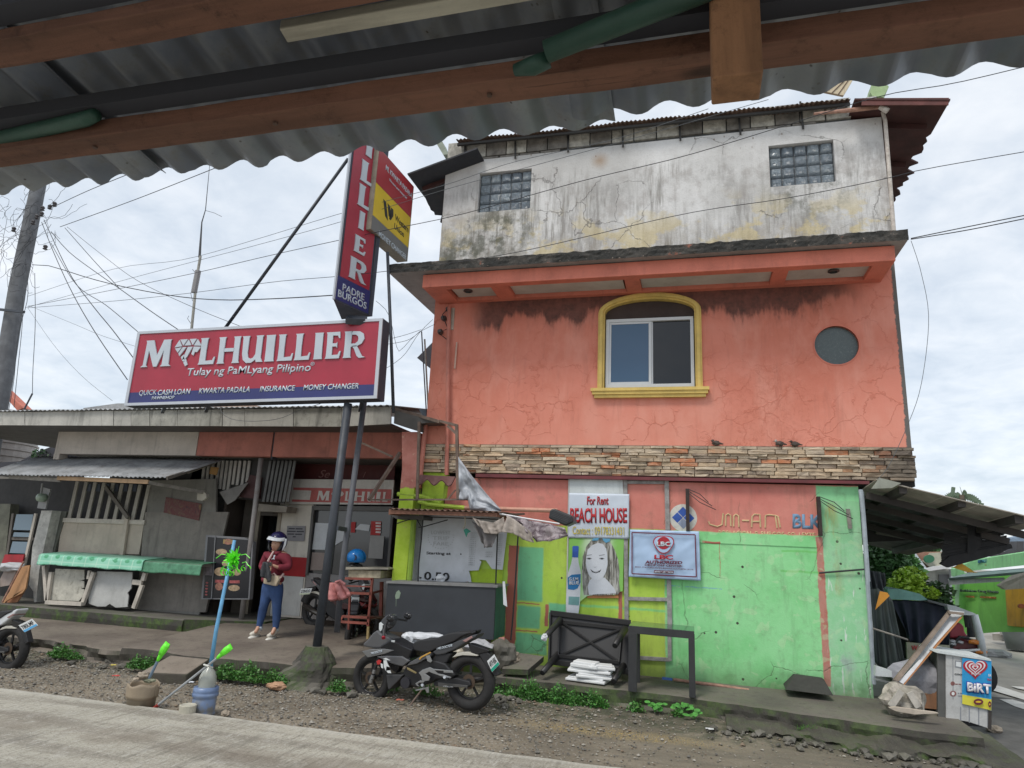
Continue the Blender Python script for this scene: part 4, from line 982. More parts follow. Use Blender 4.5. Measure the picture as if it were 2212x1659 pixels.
box('beam',-4.2,2.4,0.490,0.518,zb+0.018,2.655,_mc['shade_gap_fill'],sh)  # second dark strip, shade of the sheet behind the upper beam
# hanging post, close to the camera
pz=2.46;p0,p1=W(1537,222,0.66),W(1642,228,0.66)
MB().box(p0.x,p1.x,0.62,0.665,p0.z,2.64).build('hanging_post',M_POSTW,sh,0.002)
# pale batten
b0,b1,b2,b3=W(621,93,0.60),W(604,64,0.60),W(1115,-20,0.60),W(1300,-22,0.60)
MB().prism([G(621,93,2.60),G(603,63,2.60),G(950,2,2.60),G(1500,-90,2.60),G(1500,-58,2.60)],(0,0,0.014)).build('pale_batten',M_TIMB2,sh,0.0015)
M_GTUBE=paint('green_pvc_tube',(0.03,0.085,0.062),0.3,0.3,(0.02,0.06,0.045),0.5,bsc=90,streak=0)
MB().tube([G(-60,314,2.575),G(185,257,2.575),G(207,248,2.575)],[0.011,0.011,0.009],16).build('green_tube',M_GTUBE,sh,smooth=True)
MB().tube([G(1180,112,2.545),G(1345,45,2.56),G(1560,-42,2.58)],[0.0125,0.0135,0.015],16).build('green_tube',M_GTUBE,sh,smooth=True)
MB().tube([G(1112,152,2.54),G(1150,143,2.54),G(1185,128,2.545)],[0.007,0.011,0.010],10).build('tube_end_knot',M_GTUBE,sh,smooth=True)

# ================================================================== pawnshop building on the left
YFA=10.3
pw=thing('pawnshop_building','single-storey shop building with grey metal fascia, brown-pink beam and shaded recess behind the red sign','building',(-8.0,11.5,0.42))
M_FASC=paint('grey_metal_fascia',(0.44,0.425,0.385),0.15,0.45,(0.10,0.095,0.085),0.55,sc=2.0,streak=0.5,bump=0.2)
M_FASC2=paint('stained_fascia',(0.36,0.35,0.31),0.2,0.75,(0.05,0.048,0.042),0.6,sc=3.0,streak=0.75,bump=0.2)
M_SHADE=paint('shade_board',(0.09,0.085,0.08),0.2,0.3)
jx=[-520,-250,14,160,655,735,848,970,1150,1440,1585,1900,2212]
ft=lambda x:A01(x,1012-0.0125*x);fb=lambda x:A01(x,1096+0.004*x)
pts=[(W(*ft(x),YFA),W(*fb(x),YFA)) for x in jx]
t2,b2_=W(850,880,YFA),W(*A11(322,1088),YFA);pts.append((W(*A11(325,978),YFA),b2_))
for i in range(len(pts)-1):
    (t0,b0),(t1,b1)=pts[i],pts[i+1];g=Vector((0.006,0,0));dy=Vector((0,0.006*(i % 2),0))
    MB().prism([b0+g+dy,b1-g+dy,t1-g+dy,t0+g+dy],(0,0.03,0)).build('fascia_panel',M_FASC2 if i in (6,7,8,11) else M_FASC,pw)
ta,tb_=pts[0][0]+Vector((0,-0.06,0.015)),pts[-1][0]+Vector((0.02,-0.06,0.015))
sheet('roof_sheet',ta,tb_,ta+Vector((0,5.5,0.9)),tb_+Vector((0,5.5,0.9)),96,0.014,paint('old_zinc_roof',(0.38,0.39,0.40),0.2,0.4,metal=0.2,sc=2),pw,nv=2,cyc=5,dents=0.01)
# dark space under the roof + beam
YBM=11.08
ztb,zbb2=W(400,936,YBM).z,W(400,984.5,YBM).z
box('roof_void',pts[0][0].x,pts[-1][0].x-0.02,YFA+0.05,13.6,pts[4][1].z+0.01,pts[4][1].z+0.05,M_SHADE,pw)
zt1,=[W(*A01(640,1150),YBM).z]
M_BEIGE=paint('beige_beam',(0.52,0.46,0.40),0.12,0.3,(0.12,0.11,0.10),0.7,sc=2);M_BRP=paint('brown_pink_beam',(0.46,0.17,0.13),0.15,0.4,(0.08,0.05,0.045),0.75,sc=2)
xa,xb=W(*A01(365,1220),YBM).x,W(*A01(1278,1220),YBM).x;xc=W(*A01(1765,1220),YBM).x;xd=W(*A11(395,1200),YBM).x
ztop=W(*A01(1200,1140),YBM).z;zbot=W(*A01(1200,1292),YBM).z
box('front_beam',xa,xb-0.003,YBM,YBM+0.2,zbot,ztop,M_BEIGE,pw);box('front_beam',xb+0.003,xc-0.02,YBM+0.01,YBM+0.2,zbot,ztop,M_BRP,pw);box('front_beam',xc+0.02,xd,YBM+0.01,YBM+0.2,zbot,ztop,M_BRP,pw)
box('beam_joint',xc-0.018,xc+0.018,YBM+0.03,YBM+0.2,zbot-0.05,ztop,flat('shade_gap_fill',(0,0,0)),pw)
box('beam_end',xa,xa+0.15,YBM-0.01,YBM+0.19,zbot-0.12,zbot-0.002,M_BEIGE,pw)
# back wall and ceiling of the recess
ZF=0.43;YBK=12.25
M_BACK=paint('dim_white_wall',(0.66,0.61,0.53),0.12,0.35,(0.16,0.14,0.12),0.75,sc=1.6)
M_REDB=paint('red_band',(0.42,0.02,0.025),0.1,0.2);M_MARN=paint('maroon_panel',(0.10,0.018,0.018),0.15,0.2)
def wq(f,pts_,y,name,mat,par,th=0.03):
    return MB().prism([W(*f(*p),y) for p in pts_],(0,th,0)).build(name,mat,par)
dx0,dx1=W(*B2(737,1000),YBK).x,W(*B2(925,1000),YBK).x;dzt=W(*B2(840,785),YBK).z
wxr=W(*B2(1290,900),YBK).x;zc0=zbot+0.15
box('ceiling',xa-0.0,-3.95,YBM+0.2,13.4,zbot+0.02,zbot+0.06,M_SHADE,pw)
box('window_sill_wall',wxr,-3.98,YBK+0.02,YBK+0.1,ZF,W(*B2(1500,1395),YBK).z,paint('sill_wall',(0.33,0.31,0.30),0.1,0.3),pw)
box('back_wall',dx1,wxr,YBK,YBK+0.1,ZF,W(*B2(1100,405),YBK).z,M_BACK,pw)
box('back_wall',W(*B2(560,1000),YBK).x,dx0,YBK,YBK+0.1,ZF,zbot,paint('dark_brown_wall',(0.10,0.085,0.07),0.2,0.3),pw)
box('back_wall',dx0,dx1,YBK,YBK+0.1,dzt,zbot,paint('dark_brown_wall',(0,0,0)),pw)
df=box('doorway',dx0+0.002,dx1-0.002,YBK+0.5,YBK+0.53,ZF,dzt,flat('black_void',(0.006,0.006,0.008),0.9),pw)
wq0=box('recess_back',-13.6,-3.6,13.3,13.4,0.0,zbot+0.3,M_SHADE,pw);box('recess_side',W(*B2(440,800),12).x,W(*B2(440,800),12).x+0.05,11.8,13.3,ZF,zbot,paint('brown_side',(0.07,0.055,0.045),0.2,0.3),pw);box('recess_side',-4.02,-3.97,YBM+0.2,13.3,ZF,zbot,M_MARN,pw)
box('door_jamb',dx1-0.001,dx1+0.08,YBK-0.02,YBK-0.001,ZF,dzt+0.08,paint('cream_jamb',(0.36,0.31,0.24),0.1,0.3),pw)
box('door_jamb',dx0-0.10,dx0+0.001,YBK-0.02,YBK-0.001,ZF,dzt+0.08,paint('cream_jamb',(0,0,0)),pw)
box('door_jamb',dx0-0.10,dx1+0.08,YBK-0.021,YBK-0.001,dzt+0.081,dzt+0.15,paint('cream_jamb',(0,0,0)),pw)
zr0,zr1=W(*B2(1150,1415),YBK).z,W(*B2(1150,1215),YBK).z
box('red_band',dx1+0.09,wxr,YBK-0.012,YBK-0.001,zr0,zr1,M_REDB,pw)
box('plinth_panel',dx1+0.09,wxr-0.03,YBK-0.015,YBK-0.001,ZF+0.04,zr0-0.005,paint('plinth_white',(0.60,0.60,0.58),0.08,0.2),pw)
# upper maroon signboard area and small shop sign
wq(B2,((1090,400),(2150,420),(2170,190),(1110,175)),YBK+0.15,'maroon_panel',M_MARN,pw)
text('Se','script_lettering',flat('dull_pink',(0.30,0.14,0.13),0.7),pw,W(*B2(1365,390),YBK+0.145),W(*B2(1480,393),YBK+0.145),W(*B2(1380,310),YBK+0.145),0.004,0.0,0.3);text('l','script_lettering',_mc['dull_pink'],pw,W(*B2(1825,393),YBK+0.145),W(*B2(1850,394),YBK+0.145),W(*B2(1835,330),YBK+0.145),0.004,0.0,0.3)
sgn=wq(B2,((1060,665),(2130,670),(2150,415),(1090,405)),YBK-0.08,'shop_signboard',paint('signboard_white',(0.6,0.57,0.53),0.08,0.25),pw,0.05)
M_RSG=paint('signboard_red',(0.48,0.12,0.11),0.1,0.25)
wq(B2,((1090,640),(2115,655),(2125,512),(1108,492)),YBK-0.086,'red_field',M_RSG,sgn,0.004)
wq(B2,((1085,615),(1275,622),(1292,525),(1100,517)),YBK-0.09,'white_field',paint('signboard_white',(0,0,0)),sgn,0.003)
M_DW=flat('dull_white_print',(0.62,0.58,0.55),0.6)
def glyph(ch):
    st=lambda a,b:[(a-.045,0),(b+.045,0),(b+.005,.07),(b-.01,.5),(b+.005,.93),(b+.045,1),(a-.045,1),(a-.005,.93),(a+.01,.5),(a-.005,.07)]
    if ch == 'I':return [[(x,y) for x,y in st(.12,.88)]]
    if ch == 'L':return [[(-.05,0),(.93,0),(1.0,.27),(.92,.27),(.84,.15),(.40,.13),(.39,.5),(.41,.93),(.47,1),(-.05,1),(.01,.93),(.03,.5),(.01,.07)]]
    if ch == 'H':return [st(.02,.28),st(.72,.98),[(.26,.44),(.74,.44),(.74,.57),(.26,.57)]]
    if ch == 'U':return [[(-.04,1),(.35,1),(.31,.93),(.30,.36),(.35,.19),(.48,.13),(.60,.17),(.70,.30),(.70,.93),(.66,1),(1.04,1),(.99,.93),(.98,.16),(1.08,0),(.76,.0),(.73,.10),(.52,-.02),(.28,-.02),(.10,.10),(.03,.32),(.01,.93)]]
    if ch == 'E':return [[(-.05,0),(.90,0),(1.0,.27),(.90,.27),(.80,.14),(.40,.13),(.40,.45),(.66,.45),(.72,.40),(.72,.62),(.66,.57),(.40,.57),(.40,.87),(.74,.86),(.82,.76),(.90,.76),(.86,1),(-.05,1),(.01,.93),(.03,.5),(.01,.07)]]
    if ch == 'R':return [st(.02,.34),[(.33,.87),(.55,.86),(.66,.80),(.69,.70),(.66,.60),(.54,.53),(.33,.53),(.33,.41),(.62,.42),(.86,.52),(.98,.70),(.92,.89),(.74,.98),(.33,1)],[(.38,.44),(.62,.45),(.74,.30),(.92,.05),(1.08,0),(.78,-.02),(.66,.06),(.50,.34)]]
    if ch == 'M':return [[(-.03,0),(.22,0),(.17,.07),(.22,.62),(.44,.0),(.56,.0),(.76,.62),(.74,.07),(.68,0),(1.05,0),(.98,.07),(.97,.93),(1.0,1),(.72,1),(.53,.42),(.36,1),(.08,1),(.11,.93),(.06,.07)]]
    if ch == '*':   # faceted heart-shaped gem
        return [[(.0,.70),(.15,.98),(.28,.74)],[(.18,1),(.46,1),(.32,.76)],[(.50,.98),(.62,.76),(.37,.76)],[(.54,1),(.80,1),(.67,.76)],[(.84,.98),(1.0,.72),(.72,.74)],
                [(.02,.66),(.27,.70),(.14,.50)],[(.31,.70),(.45,.70),(.22,.36),(.17,.46)],[(.50,.70),(.68,.70),(.50,.30),(.34,.20)],[(.72,.70),(.99,.68),(.86,.48),(.78,.50),(.74,.36),(.66,.42)],[(.28,.32),(.38,.42),(.44,.14),(.36,.16)],[(.46,.28),(.56,.02),(.48,-.04),(.40,.10)]]
def letters(seq,name,mat,parent,y,base,depth=0.01):
    """seq: (glyph, x0, x1) measured in the photo, base(x)->baseline y, height h(x), lean(x)"""
    for g,x0,x1,b0,b1,hh,ln in seq:
        bl,br,tl=W(x0,b0,y),W(x1,b1,y),W(x0+ln,b0-hh,y)
        shape2d(glyph(g),name,mat,parent,bl,br,tl,depth)
sm=[]
k=lambda x,y:B2(x,y)
for g,a,b in (('M',1345,1475),('*',1490,1625),('L',1640,1700),('H',1735,1840),('U',1865,1945),('I',1955,2010),('L',2030,2085)):
    (x0,y0),(x1,y1)=k(a,625),k(b,630);sm.append((g,x0,x1,y0+(a-1345)*0.004,y0+(b-1345)*0.004,20.5,2.5))
letters(sm,'sign_letter',M_DW,sgn,YBK-0.087,None,0.006)
# shop window
M_ALD=paint('dark_aluminium',(0.13,0.125,0.12),0.1,0.2)
sw_=wq(B2,((1300,680),(2130,690),(2110,740),(1300,725)),YBK-0.02,'shop_window',M_ALD,pw,0.04)
wq(B2,((1230,1400),(2080,1400),(2140,690),(1300,680)),YBK+0.08,'pane',mat_pane('shop_glass',(0.05,0.052,0.055),0.08,0.8),sw_,0.01)
for a,b in (((1310,690),(1240,1400)),((1520,690),(1440,1400)),((2135,690),(2080,1400))):
    vbar(B2,a,b,0.05,YBK-0.02,'mullion',M_ALD,sw_,0.05)
M_PAPER=paint('paper_white',(0.62,0.64,0.66),0.06,0.1,streak=0,bump=0)
for pts_,mt in ((((1300,1135),(1435,1138),(1478,865),(1335,858)),'paper_white'),(((1540,1090),(1690,1000),(1640,930),(1560,930)),'paper_white'),(((1745,925),(1890,945),(1900,880),(1800,870)),'paper_white'),(((1905,985),(2005,988),(2018,845),(1912,842)),'signboard_red2'),(((1880,1225),(2030,1232),(2048,998),(1905,992)),'poster_grey'),(((1280,1350),(1420,1350),(1435,1170),(1300,1165)),'poster_peach'),(((1700,960),(1745,960),(1752,850),(1705,850)),'signboard_red2')):
    c={'paper_white':(0,0,0),'signboard_red2':(0.45,0.03,0.03),'poster_grey':(0.34,0.33,0.32),'poster_peach':(0.34,0.27,0.24)}[mt]
    wq(B2,pts_,YBK+0.06,'window_poster',paint(mt,c,0.1,0.15,streak=0),sw_,0.004)
for i in range(4):
    wq(B2,((1958,870+i*31),(2012,872+i*31),(2014,855+i*31),(1960,853+i*31)),YBK+0.055,'poster_stripe',M_DW,sw_,0.003)
ns=wq(B2,((1030,1045),(1218,1050),(1232,892),(1042,890)),YBK-0.02,'wall_notice',paint('notice_grey',(0.27,0.26,0.27),0.08,0.1,streak=0),pw,0.006)
M_INK=flat('dark_ink',(0.035,0.035,0.045),0.6)
for i,(a,b) in enumerate(((1055,1120),(1128,1200),(1040,1130),(1138,1215),(1045,1115),(1125,1195),(1098,1130))):
    y_=(912,914,940,942,968,970,996)[i];wq(B2,((a,y_+13),(b,y_+14),(b+2,y_+2),(a+2,y_)),YBK-0.021,'notice_line',M_INK,ns,0.002)
# upright sheet-metal slats above the entrance
M_SLAT=paint('dim_slat',(0.46,0.44,0.41),0.15,0.4);M_SLATD=paint('dark_gap',(0.035,0.033,0.032),0.2,0.2)
gr=wq(B1,((1540,700),(2212,760),(2212,300),(1700,300)),11.75,'slat_wall',M_SLATD,pw,0.03)
wq(B2,((0,560),(1010,660),(1095,200),(100,180)),11.75,'slat_wall',M_SLATD,pw,0.03)
rr=random.Random(8)
for i in range(11):
    x=20+i*46+rr.uniform(-6,6);L_=260+rr.uniform(-60,140)
    vbar(B2,(x+170-0.13*L_,215+L_),(x+170,215),0.06,11.70,'slat',M_SLAT,gr,0.03)
for i in range(7):
    x=800+i*42;vbar(B2,(x-8,640),(x+68,215),0.055,11.70,'slat',paint('dark_slat',(0.15,0.15,0.15),0.2,0.4),gr,0.03)
wq(B2,((740,740),(1030,750),(1045,690),(745,660)),11.8,'canopy_box',paint('dusty_box',(0.25,0.22,0.18),0.2,0.3),pw,0.35)
wq(B2,((420,670),(500,625),(640,440),(340,540)),11.5,'hanging_flap',paint('grey_flap',(0.22,0.21,0.20),0.2,0.3),pw,0.02)
wq(B2,((540,590),(720,610),(740,380),(660,360)),11.6,'dark_funnel',paint('dark_red_box',(0.06,0.02,0.02),0.3,0.3),pw,0.2)
wq(B2,((235,350),(305,365),(330,285),(250,278)),11.55,'orange_notice',paint('orange_card',(0.45,0.25,0.09),0.1,0.2),pw,0.02)
wq(B2,((105,620),(160,630),(205,600),(200,560),(165,520),(115,520)),11.2,'junction_box',paint('cream_plastic',(0.46,0.43,0.36),0.1,0.25),pw,0.08)
# round post at the entrance
MB().tube([G(521,1341,0.41),W(564,990,W(521,1341,11.2).y)],0.047,16).build('round_post',paint('grey_rusty_post',(0.30,0.28,0.27),0.2,0.6,(0.14,0.06,0.035),sc=1.4),pw,smooth=True)
# --- left shop front: grey boards, grille, counter, awning
YL=11.55
M_GREYB=paint('grey_board',(0.215,0.205,0.185),0.15,0.4,(0.05,0.048,0.045),0.8,sc=1.5,streak=0.5)
M_CRB=paint('cream_board',(0.52,0.45,0.37),0.12,0.3,(0.13,0.11,0.09),0.75,sc=1.8)
ls=thing('food_stall_front','shuttered grey and cream timber stall front with slatted grille under the low zinc awning','stall',(-10.2,YL,0.43))
wq(B1,((1420,2090),(2000,2110),(2230,1500),(2240,540),(1550,560)),YL,'grey_panel',M_GREYB,ls,0.05)
wq(A02,((880,630),(1330,650),(1480,0),(940,0)),YL-0.01,'grey_panel',paint('grey_panel2',(0.22,0.20,0.175),0.15,0.4,streak=0.5),ls,0.05)
zc1=W(*C3(1800,800),YL).z
wq(B1,((-200,2100),(1500,2100),(1560,540),(-100,540)),YL+0.35,'dark_backing',M_SLATD,ls,0.03)
wq(B1,((600,1310),(1240,1320),(1300,1000),(640,990)),YL,'cream_panel',M_CRB,ls,0.03);wq(B1,((1270,1320),(1440,1325),(1490,1010),(1330,1000)),YL,'cream_panel',M_CRB,ls,0.03)
vbar(B1,(650,968),(1495,992),0.09,YL-0.04,'rail',paint('pale_rail',(0.56,0.51,0.44),0.12,0.3),ls,0.05)
for i in range(9):
    xt=790+i*90;vbar(B1,(xt-80+4*i,960+1.5*i),(xt+10+3*i,565+5*i),0.085,YL-0.02,'slat',paint('beige_slat',(0.40,0.37,0.32),0.15,0.35),ls,0.03)
for i in range(6):
    xt=910+i*95;wq(B1,((xt-28,668),(xt+28,672),(xt+34,600),(xt-20,590)),YL-0.001,'grille_gap',flat('blue_dark',(0.035,0.045,0.07),0.5),ls,0.015)
vbar(B1,(1085,620),(1320,945),0.07,YL-0.12,'diagonal_brace',paint('dark_brace',(0.16,0.14,0.12),0.2,0.3),ls,0.05);vbar(B1,(1310,940),(1255,1330),0.085,YL-0.08,'post',M_CRB,ls,0.05)
wq(B1,((380,1310),(560,1310),(690,880),(545,870)),YL-0.02,'grey_panel',paint('grey_green_board',(0.155,0.16,0.135),0.15,0.3),ls,0.05)
# white column
wq(C3,((440,720),(432,580),(375,500),(395,300),(420,0),(537,-468),(675,-468),(570,0),(510,300),(482,560),(470,720)),YL-0.25,'white_column',paint('flaking_white_column',(0.56,0.55,0.51),0.2,0.6,(0.12,0.115,0.10),0.85,sc=5,bump=0.5),ls,0.22)
# counter with cloth
cnt=thing('counter_table','narrow stall counter covered with pale green patterned oilcloth','counter',(-10.4,11.2,0.43))
def mat_cloth():
    m=MT('green_oilcloth');sx=m.N.new('ShaderNodeSeparateXYZ')
    fx=m.math('FRACT',m.mul(m.x,3.6));fz=m.math('FRACT',m.mul(m.z,5.5));d=m.math('SQRT',m.add(m.mul(m.sub(fx,.5),m.sub(fx,.5)),m.mul(m.sub(fz,.5),m.sub(fz,.5))))
    w_=m.noise(14,4,0.7);leaf=m.step(m.add(d,m.mul(m.sub(w_,.5),0.5)),0.24,0.16);ln=m.mx(m.step(m.math('ABSOLUTE',m.sub(fx,.5)),0.44,0.48),m.mul(m.step(m.math('ABSOLUTE',m.sub(fz,.5)),0.40,0.47),0.7))
    b=m.mix(m.step(m.noise(2,4),.35,.65),(0.22,0.58,0.40),(0.34,0.70,0.52));b=m.mix(m.mul(leaf,0.75),b,(0.04,0.33,0.13));b=m.mix(m.mul(ln,0.55),b,(0.62,0.82,0.66))
    b=m.mix(m.step(m.x,-9.65,-9.55),b,m.mix(0.72,b,(0.05,0.17,0.09)));m.col(b);m.rough(0.4);return m.m
M_CLO=mat_cloth()
yc=10.95;yk=YL-0.06
def cloth(u,v):
    # v 0..0.35 flat top (back to front), .35..1 drape
    L0,L1=W(*C3(520,95),yc),W(*C3(2640,330),yc);Lb0,Lb1=W(*C3(520,205),yc),W(*C3(2640,335),yc)
    zt,zb_=lerp(L0.z,L0.z-0.0,u),0;x=lerp(L0.x,W(*C3(2620,200),yc).x,u)
    zt=W(*C3(520,92),yc).z-0.0*u
    if v < 0.35:t=v/0.35;return (x+0.05*(1-t),lerp(yk,yc,t),zt+0.05*(1-t)+0.004*pnoise(Vector((x*5,t*3,0))))
    t=(v-0.35)/0.65;drop=0.20+0.02*pnoise(Vector((x*3,0,0)))
    return (x,yc-0.01-0.02*t*(1+math.sin(x*9)*0.3),zt-drop*t)
MB().grid(lambda u,v:cloth(u*0.66,v),70,12).build('oilcloth',M_CLO,cnt,solid=0.006,smooth=True);MB().grid(lambda u,v:cloth(0.645+u*0.355,v)-Vector((0,-0.015,0)) if False else tuple(np.array(cloth(0.645+u*0.355,v))+np.array((0,0.02,-0.012))),40,12).build('oilcloth',paint('dark_green_cloth',(0.09,0.26,0.15),0.3,0.3,(0.03,0.12,0.06),0.5,sc=9),cnt,solid=0.006,smooth=True)
zct=W(*C3(520,92),yc).z
xk0=W(*C3(540,300),yc).x;xk1=W(*C3(1860,500),yc).x
box('counter_top',xk0,W(*C3(2600,200),yc).x,yc+0.02,yk,zct-0.06,zct-0.015,M_GREYB,cnt)
for p,q,w_ in (((560,250),(590,700),0.07),((1150,310),(1130,420),0.05),((650,330),(600,700),0.07),((1200,330),(1050,760),0.075),((1870,340),(1840,440),0.08),((1830,500),(1720,800),0.08)):
    vbar(C3,p,q,w_,yc+0.08,'leg',paint('pale_rail',(0,0,0)),cnt,0.06)
vbar(C3,(580,722),(1050,745),0.07,yc+0.03,'crosspiece',paint('pale_rail',(0,0,0)),cnt,0.07);vbar(C3,(1710,458),(1830,470),0.09,yc+0.09,'crosspiece',paint('pale_rail',(0,0,0)),cnt,0.05)
M_PLY=paint('flaking_white_board',(0.52,0.50,0.43),0.15,0.7,(0.12,0.11,0.08),0.85,sc=5,streak=0.1)
tag(wq(C3,((640,690),(1020,705),(1075,640),(1092,560),(1050,540),(1090,530),(1085,445),(1040,440),(1090,425),(1090,300),(720,285)),yc+0.15,'board',M_PLY,None,0.02),'flaking white board leaning under the left half of the green counter','board')
tag(wq(C3,((1150,740),(1260,775),(1370,775),(1420,740),(1500,790),(1650,780),(1665,640),(1650,600),(1700,540),(1715,330),(1260,320),(1145,640)),yc+0.17,'board',paint('rain_stained_board',(0.50,0.50,0.48),0.1,0.4,(0.2,0.18,0.15),0.8,sc=3),None,0.02),'grey-white board with a wavy broken lower edge under the right half of the green counter','board')
box('wall_footing',-12.5,ecl.x-1.5,YL-0.02,YL+0.2,0.4,0.5,M_GREYB,ls)
# electricity meter
mt_=thing('electricity_meter','round glass electricity meter on a small grey board under the zinc awning','meter',W(*B1(450,740),YL-0.35))
wq(B1,((385,845),(470,855),(520,650),(430,625)),YL-0.32,'backboard',paint('meter_board',(0.36,0.36,0.36),0.1,0.3),mt_,0.03)
c=W(*B1(425,735),YL-0.42);MB().lathe([(0.085,0.08),(0.09,0.0),(0.075,-0.06),(0.03,-0.09)],c,20,'y').build('glass_dome',flat('meter_glass',(0.34,0.42,0.34),0.15),mt_,smooth=True)
MB().tube([W(*B1(440,590),YL-0.33),W(*B1(425,700),YL-0.33)],0.02).build('conduit',paint('meter_board',(0,0,0)),mt_)
# dark room on the far left with louvre panes
lr=thing('louvre_window','dim window with three pale blue louvre panes left of the white column','window',W(*B1(230,1100),YL))
M_LOUV=mat_pane('pale_blue_louvre',(0.20,0.27,0.33),0.25)
for pts_ in (((135,1070),(315,1075),(345,910),(170,908)),((132,1140),(305,1145),(318,1100),(145,1095)),((98,1310),(260,1315),(290,1195),(130,1190))):
    wq(B1,pts_,YL-0.08,'pane',M_LOUV,lr,0.02)
vbar(B1,(245,1430),(365,900),0.06,YL-0.14,'frame',paint('pale_rail',(0,0,0)),lr,0.04);vbar(B1,(120,1160),(350,1165),0.06,YL-0.05,'frame',paint('dark_brace',(0,0,0)),lr,0.04);vbar(B1,(60,1400),(130,900),0.06,YL-0.05,'frame',paint('dark_brace',(0,0,0)),lr,0.04)
tag(wq(B1,((15,1420),(225,1430),(250,1325),(50,1325)),YL-0.2,'red_board',paint('red_board',(0.38,0.03,0.04),0.15,0.3),None,0.03),'small red panel standing below the blue louvre panes','board')
tag(wq(B1,((-150,1500),(40,1500),(110,800),(-60,800)),YL+0.0,'mossy_post',paint('mossy_post',(0.16,0.16,0.12),0.3,0.5),None,0.2),'dark mossy concrete post at the left edge of the picture','post')
# cardboard heap
rr=random.Random(21)
for i,(p,nm,col) in enumerate(((((0,740),(60,735),(250,280),(330,245),(385,240),(330,540),(290,600)),'torn brown cardboard sheet on top of the heap beside the white column',(0.50,0.27,0.13)),(((0,520),(120,500),(230,290),(60,300),(0,420)),'greyish cardboard piece at the left of the heap',(0.33,0.27,0.24)),(((80,735),(220,720),(320,560),(250,500),(150,520)),'orange-brown cardboard flap at the foot of the heap',(0.52,0.26,0.14)))):
    tag(wq(C3,p,YL-0.62+0.05*i,'cardboard',paint('cardboard_%s' % 'abc'[i],col,0.12,0.25,(0.2,0.12,0.07)),None,0.03),nm,'cardboard')
tag(rock('sack',W(*C3(150,262),YL-0.55),(0.30,0.18,0.09),paint('sack_white',(0.55,0.56,0.58),0.1,0.2),4),'white plastic sack lying on the cardboard heap','sack')
for a,b in (((245,1400),(90,1720)),):
    tag(MB().tube([W(*B1(245,1400),YL-0.7),W(*C3(30,720),YL-0.72)],0.018).build('rod',paint('rusty_pipe',(0,0,0))),'thin rusty rod leaning across the cardboard heap','rod')
# poster on grey wall
po=wq(B1,((1695,890),(2060,975),(2090,800),(1720,730)),YL-0.03,'food_poster',MT('x').m if False else None,None,0.01)
def mat_poster():
    m=MT('faded_food_poster');n=m.noise(9,5,0.7,dist=1.0);m.col(m.ramp(n,[(0.3,(0.03,0.015,0.02)),(0.45,(0.13,0.02,0.02)),(0.58,(0.12,0.05,0.04)),(0.68,(0.22,0.13,0.03))]));m.rough(0.5);return m.m
po.data.materials.clear();po.data.materials.append(mat_poster());tag(po,'faded dark red food poster on the grey panel wall','poster')
# awning
aw_=thing('zinc_awning','low corrugated zinc awning over the stall at the left','awning',(-10.8,10.9,2.9))
a0,a1=W(-40,1024,10.25),W(358,1031,10.25);bL,bR=W(*B1(-320,420),YBM),W(*B1(2150,385),11.3)
bL.z=bR.z=W(*B1(1200,318),11.3).z
sheet('awning_sheet',a0,a1,(a0.x+0.0,11.35,bR.z),(a1.x+0.35,11.35,bR.z),44,0.013,paint('awning_zinc',(0.30,0.31,0.32),0.25,0.6,(0.11,0.085,0.07),0.6,metal=0.0,sc=3,streak=0),aw_,nv=6,cyc=6,dents=0.02)
vbar(B1,(590,532),(1532,572),0.075,10.32,'batten',paint('orange_wood',(0.46,0.30,0.17),0.15,0.2),aw_,0.04)
vbar(B1,(90,520),(620,555),0.07,10.36,'batten',paint('grey_wood',(0,0,0)),aw_,0.04)
MB().bar(W(*B1(1730,535),10.27),W(*B1(2212,370),11.3),0.04,0.06).build('edge_rafter',paint('dark_brace',(0,0,0)),aw_)
MB().bar(W(*B1(1540,580),10.35),W(*B1(2100,680),11.2),0.06,0.06).build('bracket',paint('grey_wood',(0,0,0)),aw_)
vbar(B2,(0,335),(290,225),0.05,11.3,'rafter',paint('grey_wood',(0,0,0)),aw_,0.05)
# menu light box
mb_=thing('menu_board','black lightbox menu board with burgers and drinks leaning beside the entrance post','menu board',W(*B2(400,1640),11.25))
ym=11.3
wq(B2,((150,1650),(650,1655),(690,1060),(600,1010),(200,985)),ym,'frame',paint('board_frame',(0.22,0.22,0.23),0.1,0.2),mb_,0.10)
wq(B2,((170,1640),(635,1640),(675,1040),(220,1005)),ym-0.004,'black_panel',flat('menu_black',(0.016,0.016,0.02),0.25),mb_,0.003)
vbar(B2,(255,1650),(295,1000),0.02,ym-0.02,'divider',paint('board_frame',(0,0,0)),mb_,0.015)
M_FOOD=[paint('food_a',(0.44,0.32,0.20),0.3,0.2,sc=20,streak=0),paint('food_b',(0.36,0.17,0.12),0.4,0.2,sc=20,streak=0),paint('food_c',(0.40,0.10,0.10),0.3,0.2,sc=20,streak=0)]
def oval(f,cx,cy,rx,ry,y,name,mat,par,th=0.003,n=18):
    return wq(f,[(cx+rx*math.cos(2*math.pi*i/n),cy+ry*math.sin(2*math.pi*i/n)) for i in range(n)],y,name,mat,par,th)
for cx,cy,rx,ry,k_ in ((360,1160,58,32,0),(355,1365,70,45,0),(520,1370,45,36,0),(335,1520,40,40,1),(490,1535,60,32,0),(430,1055,50,30,1),(400,1280,35,30,0)):
    oval(B2,cx,cy,rx,ry,ym-0.008,'printed_food',M_FOOD[k_],mb_)
for cx,cy in ((340,1465),(490,1470)):wq(B2,((cx-48,cy+14),(cx+58,cy+16),(cx+60,cy-14),(cx-46,cy-16)),ym-0.008,'printed_caption',M_FOOD[2],mb_,0.003)
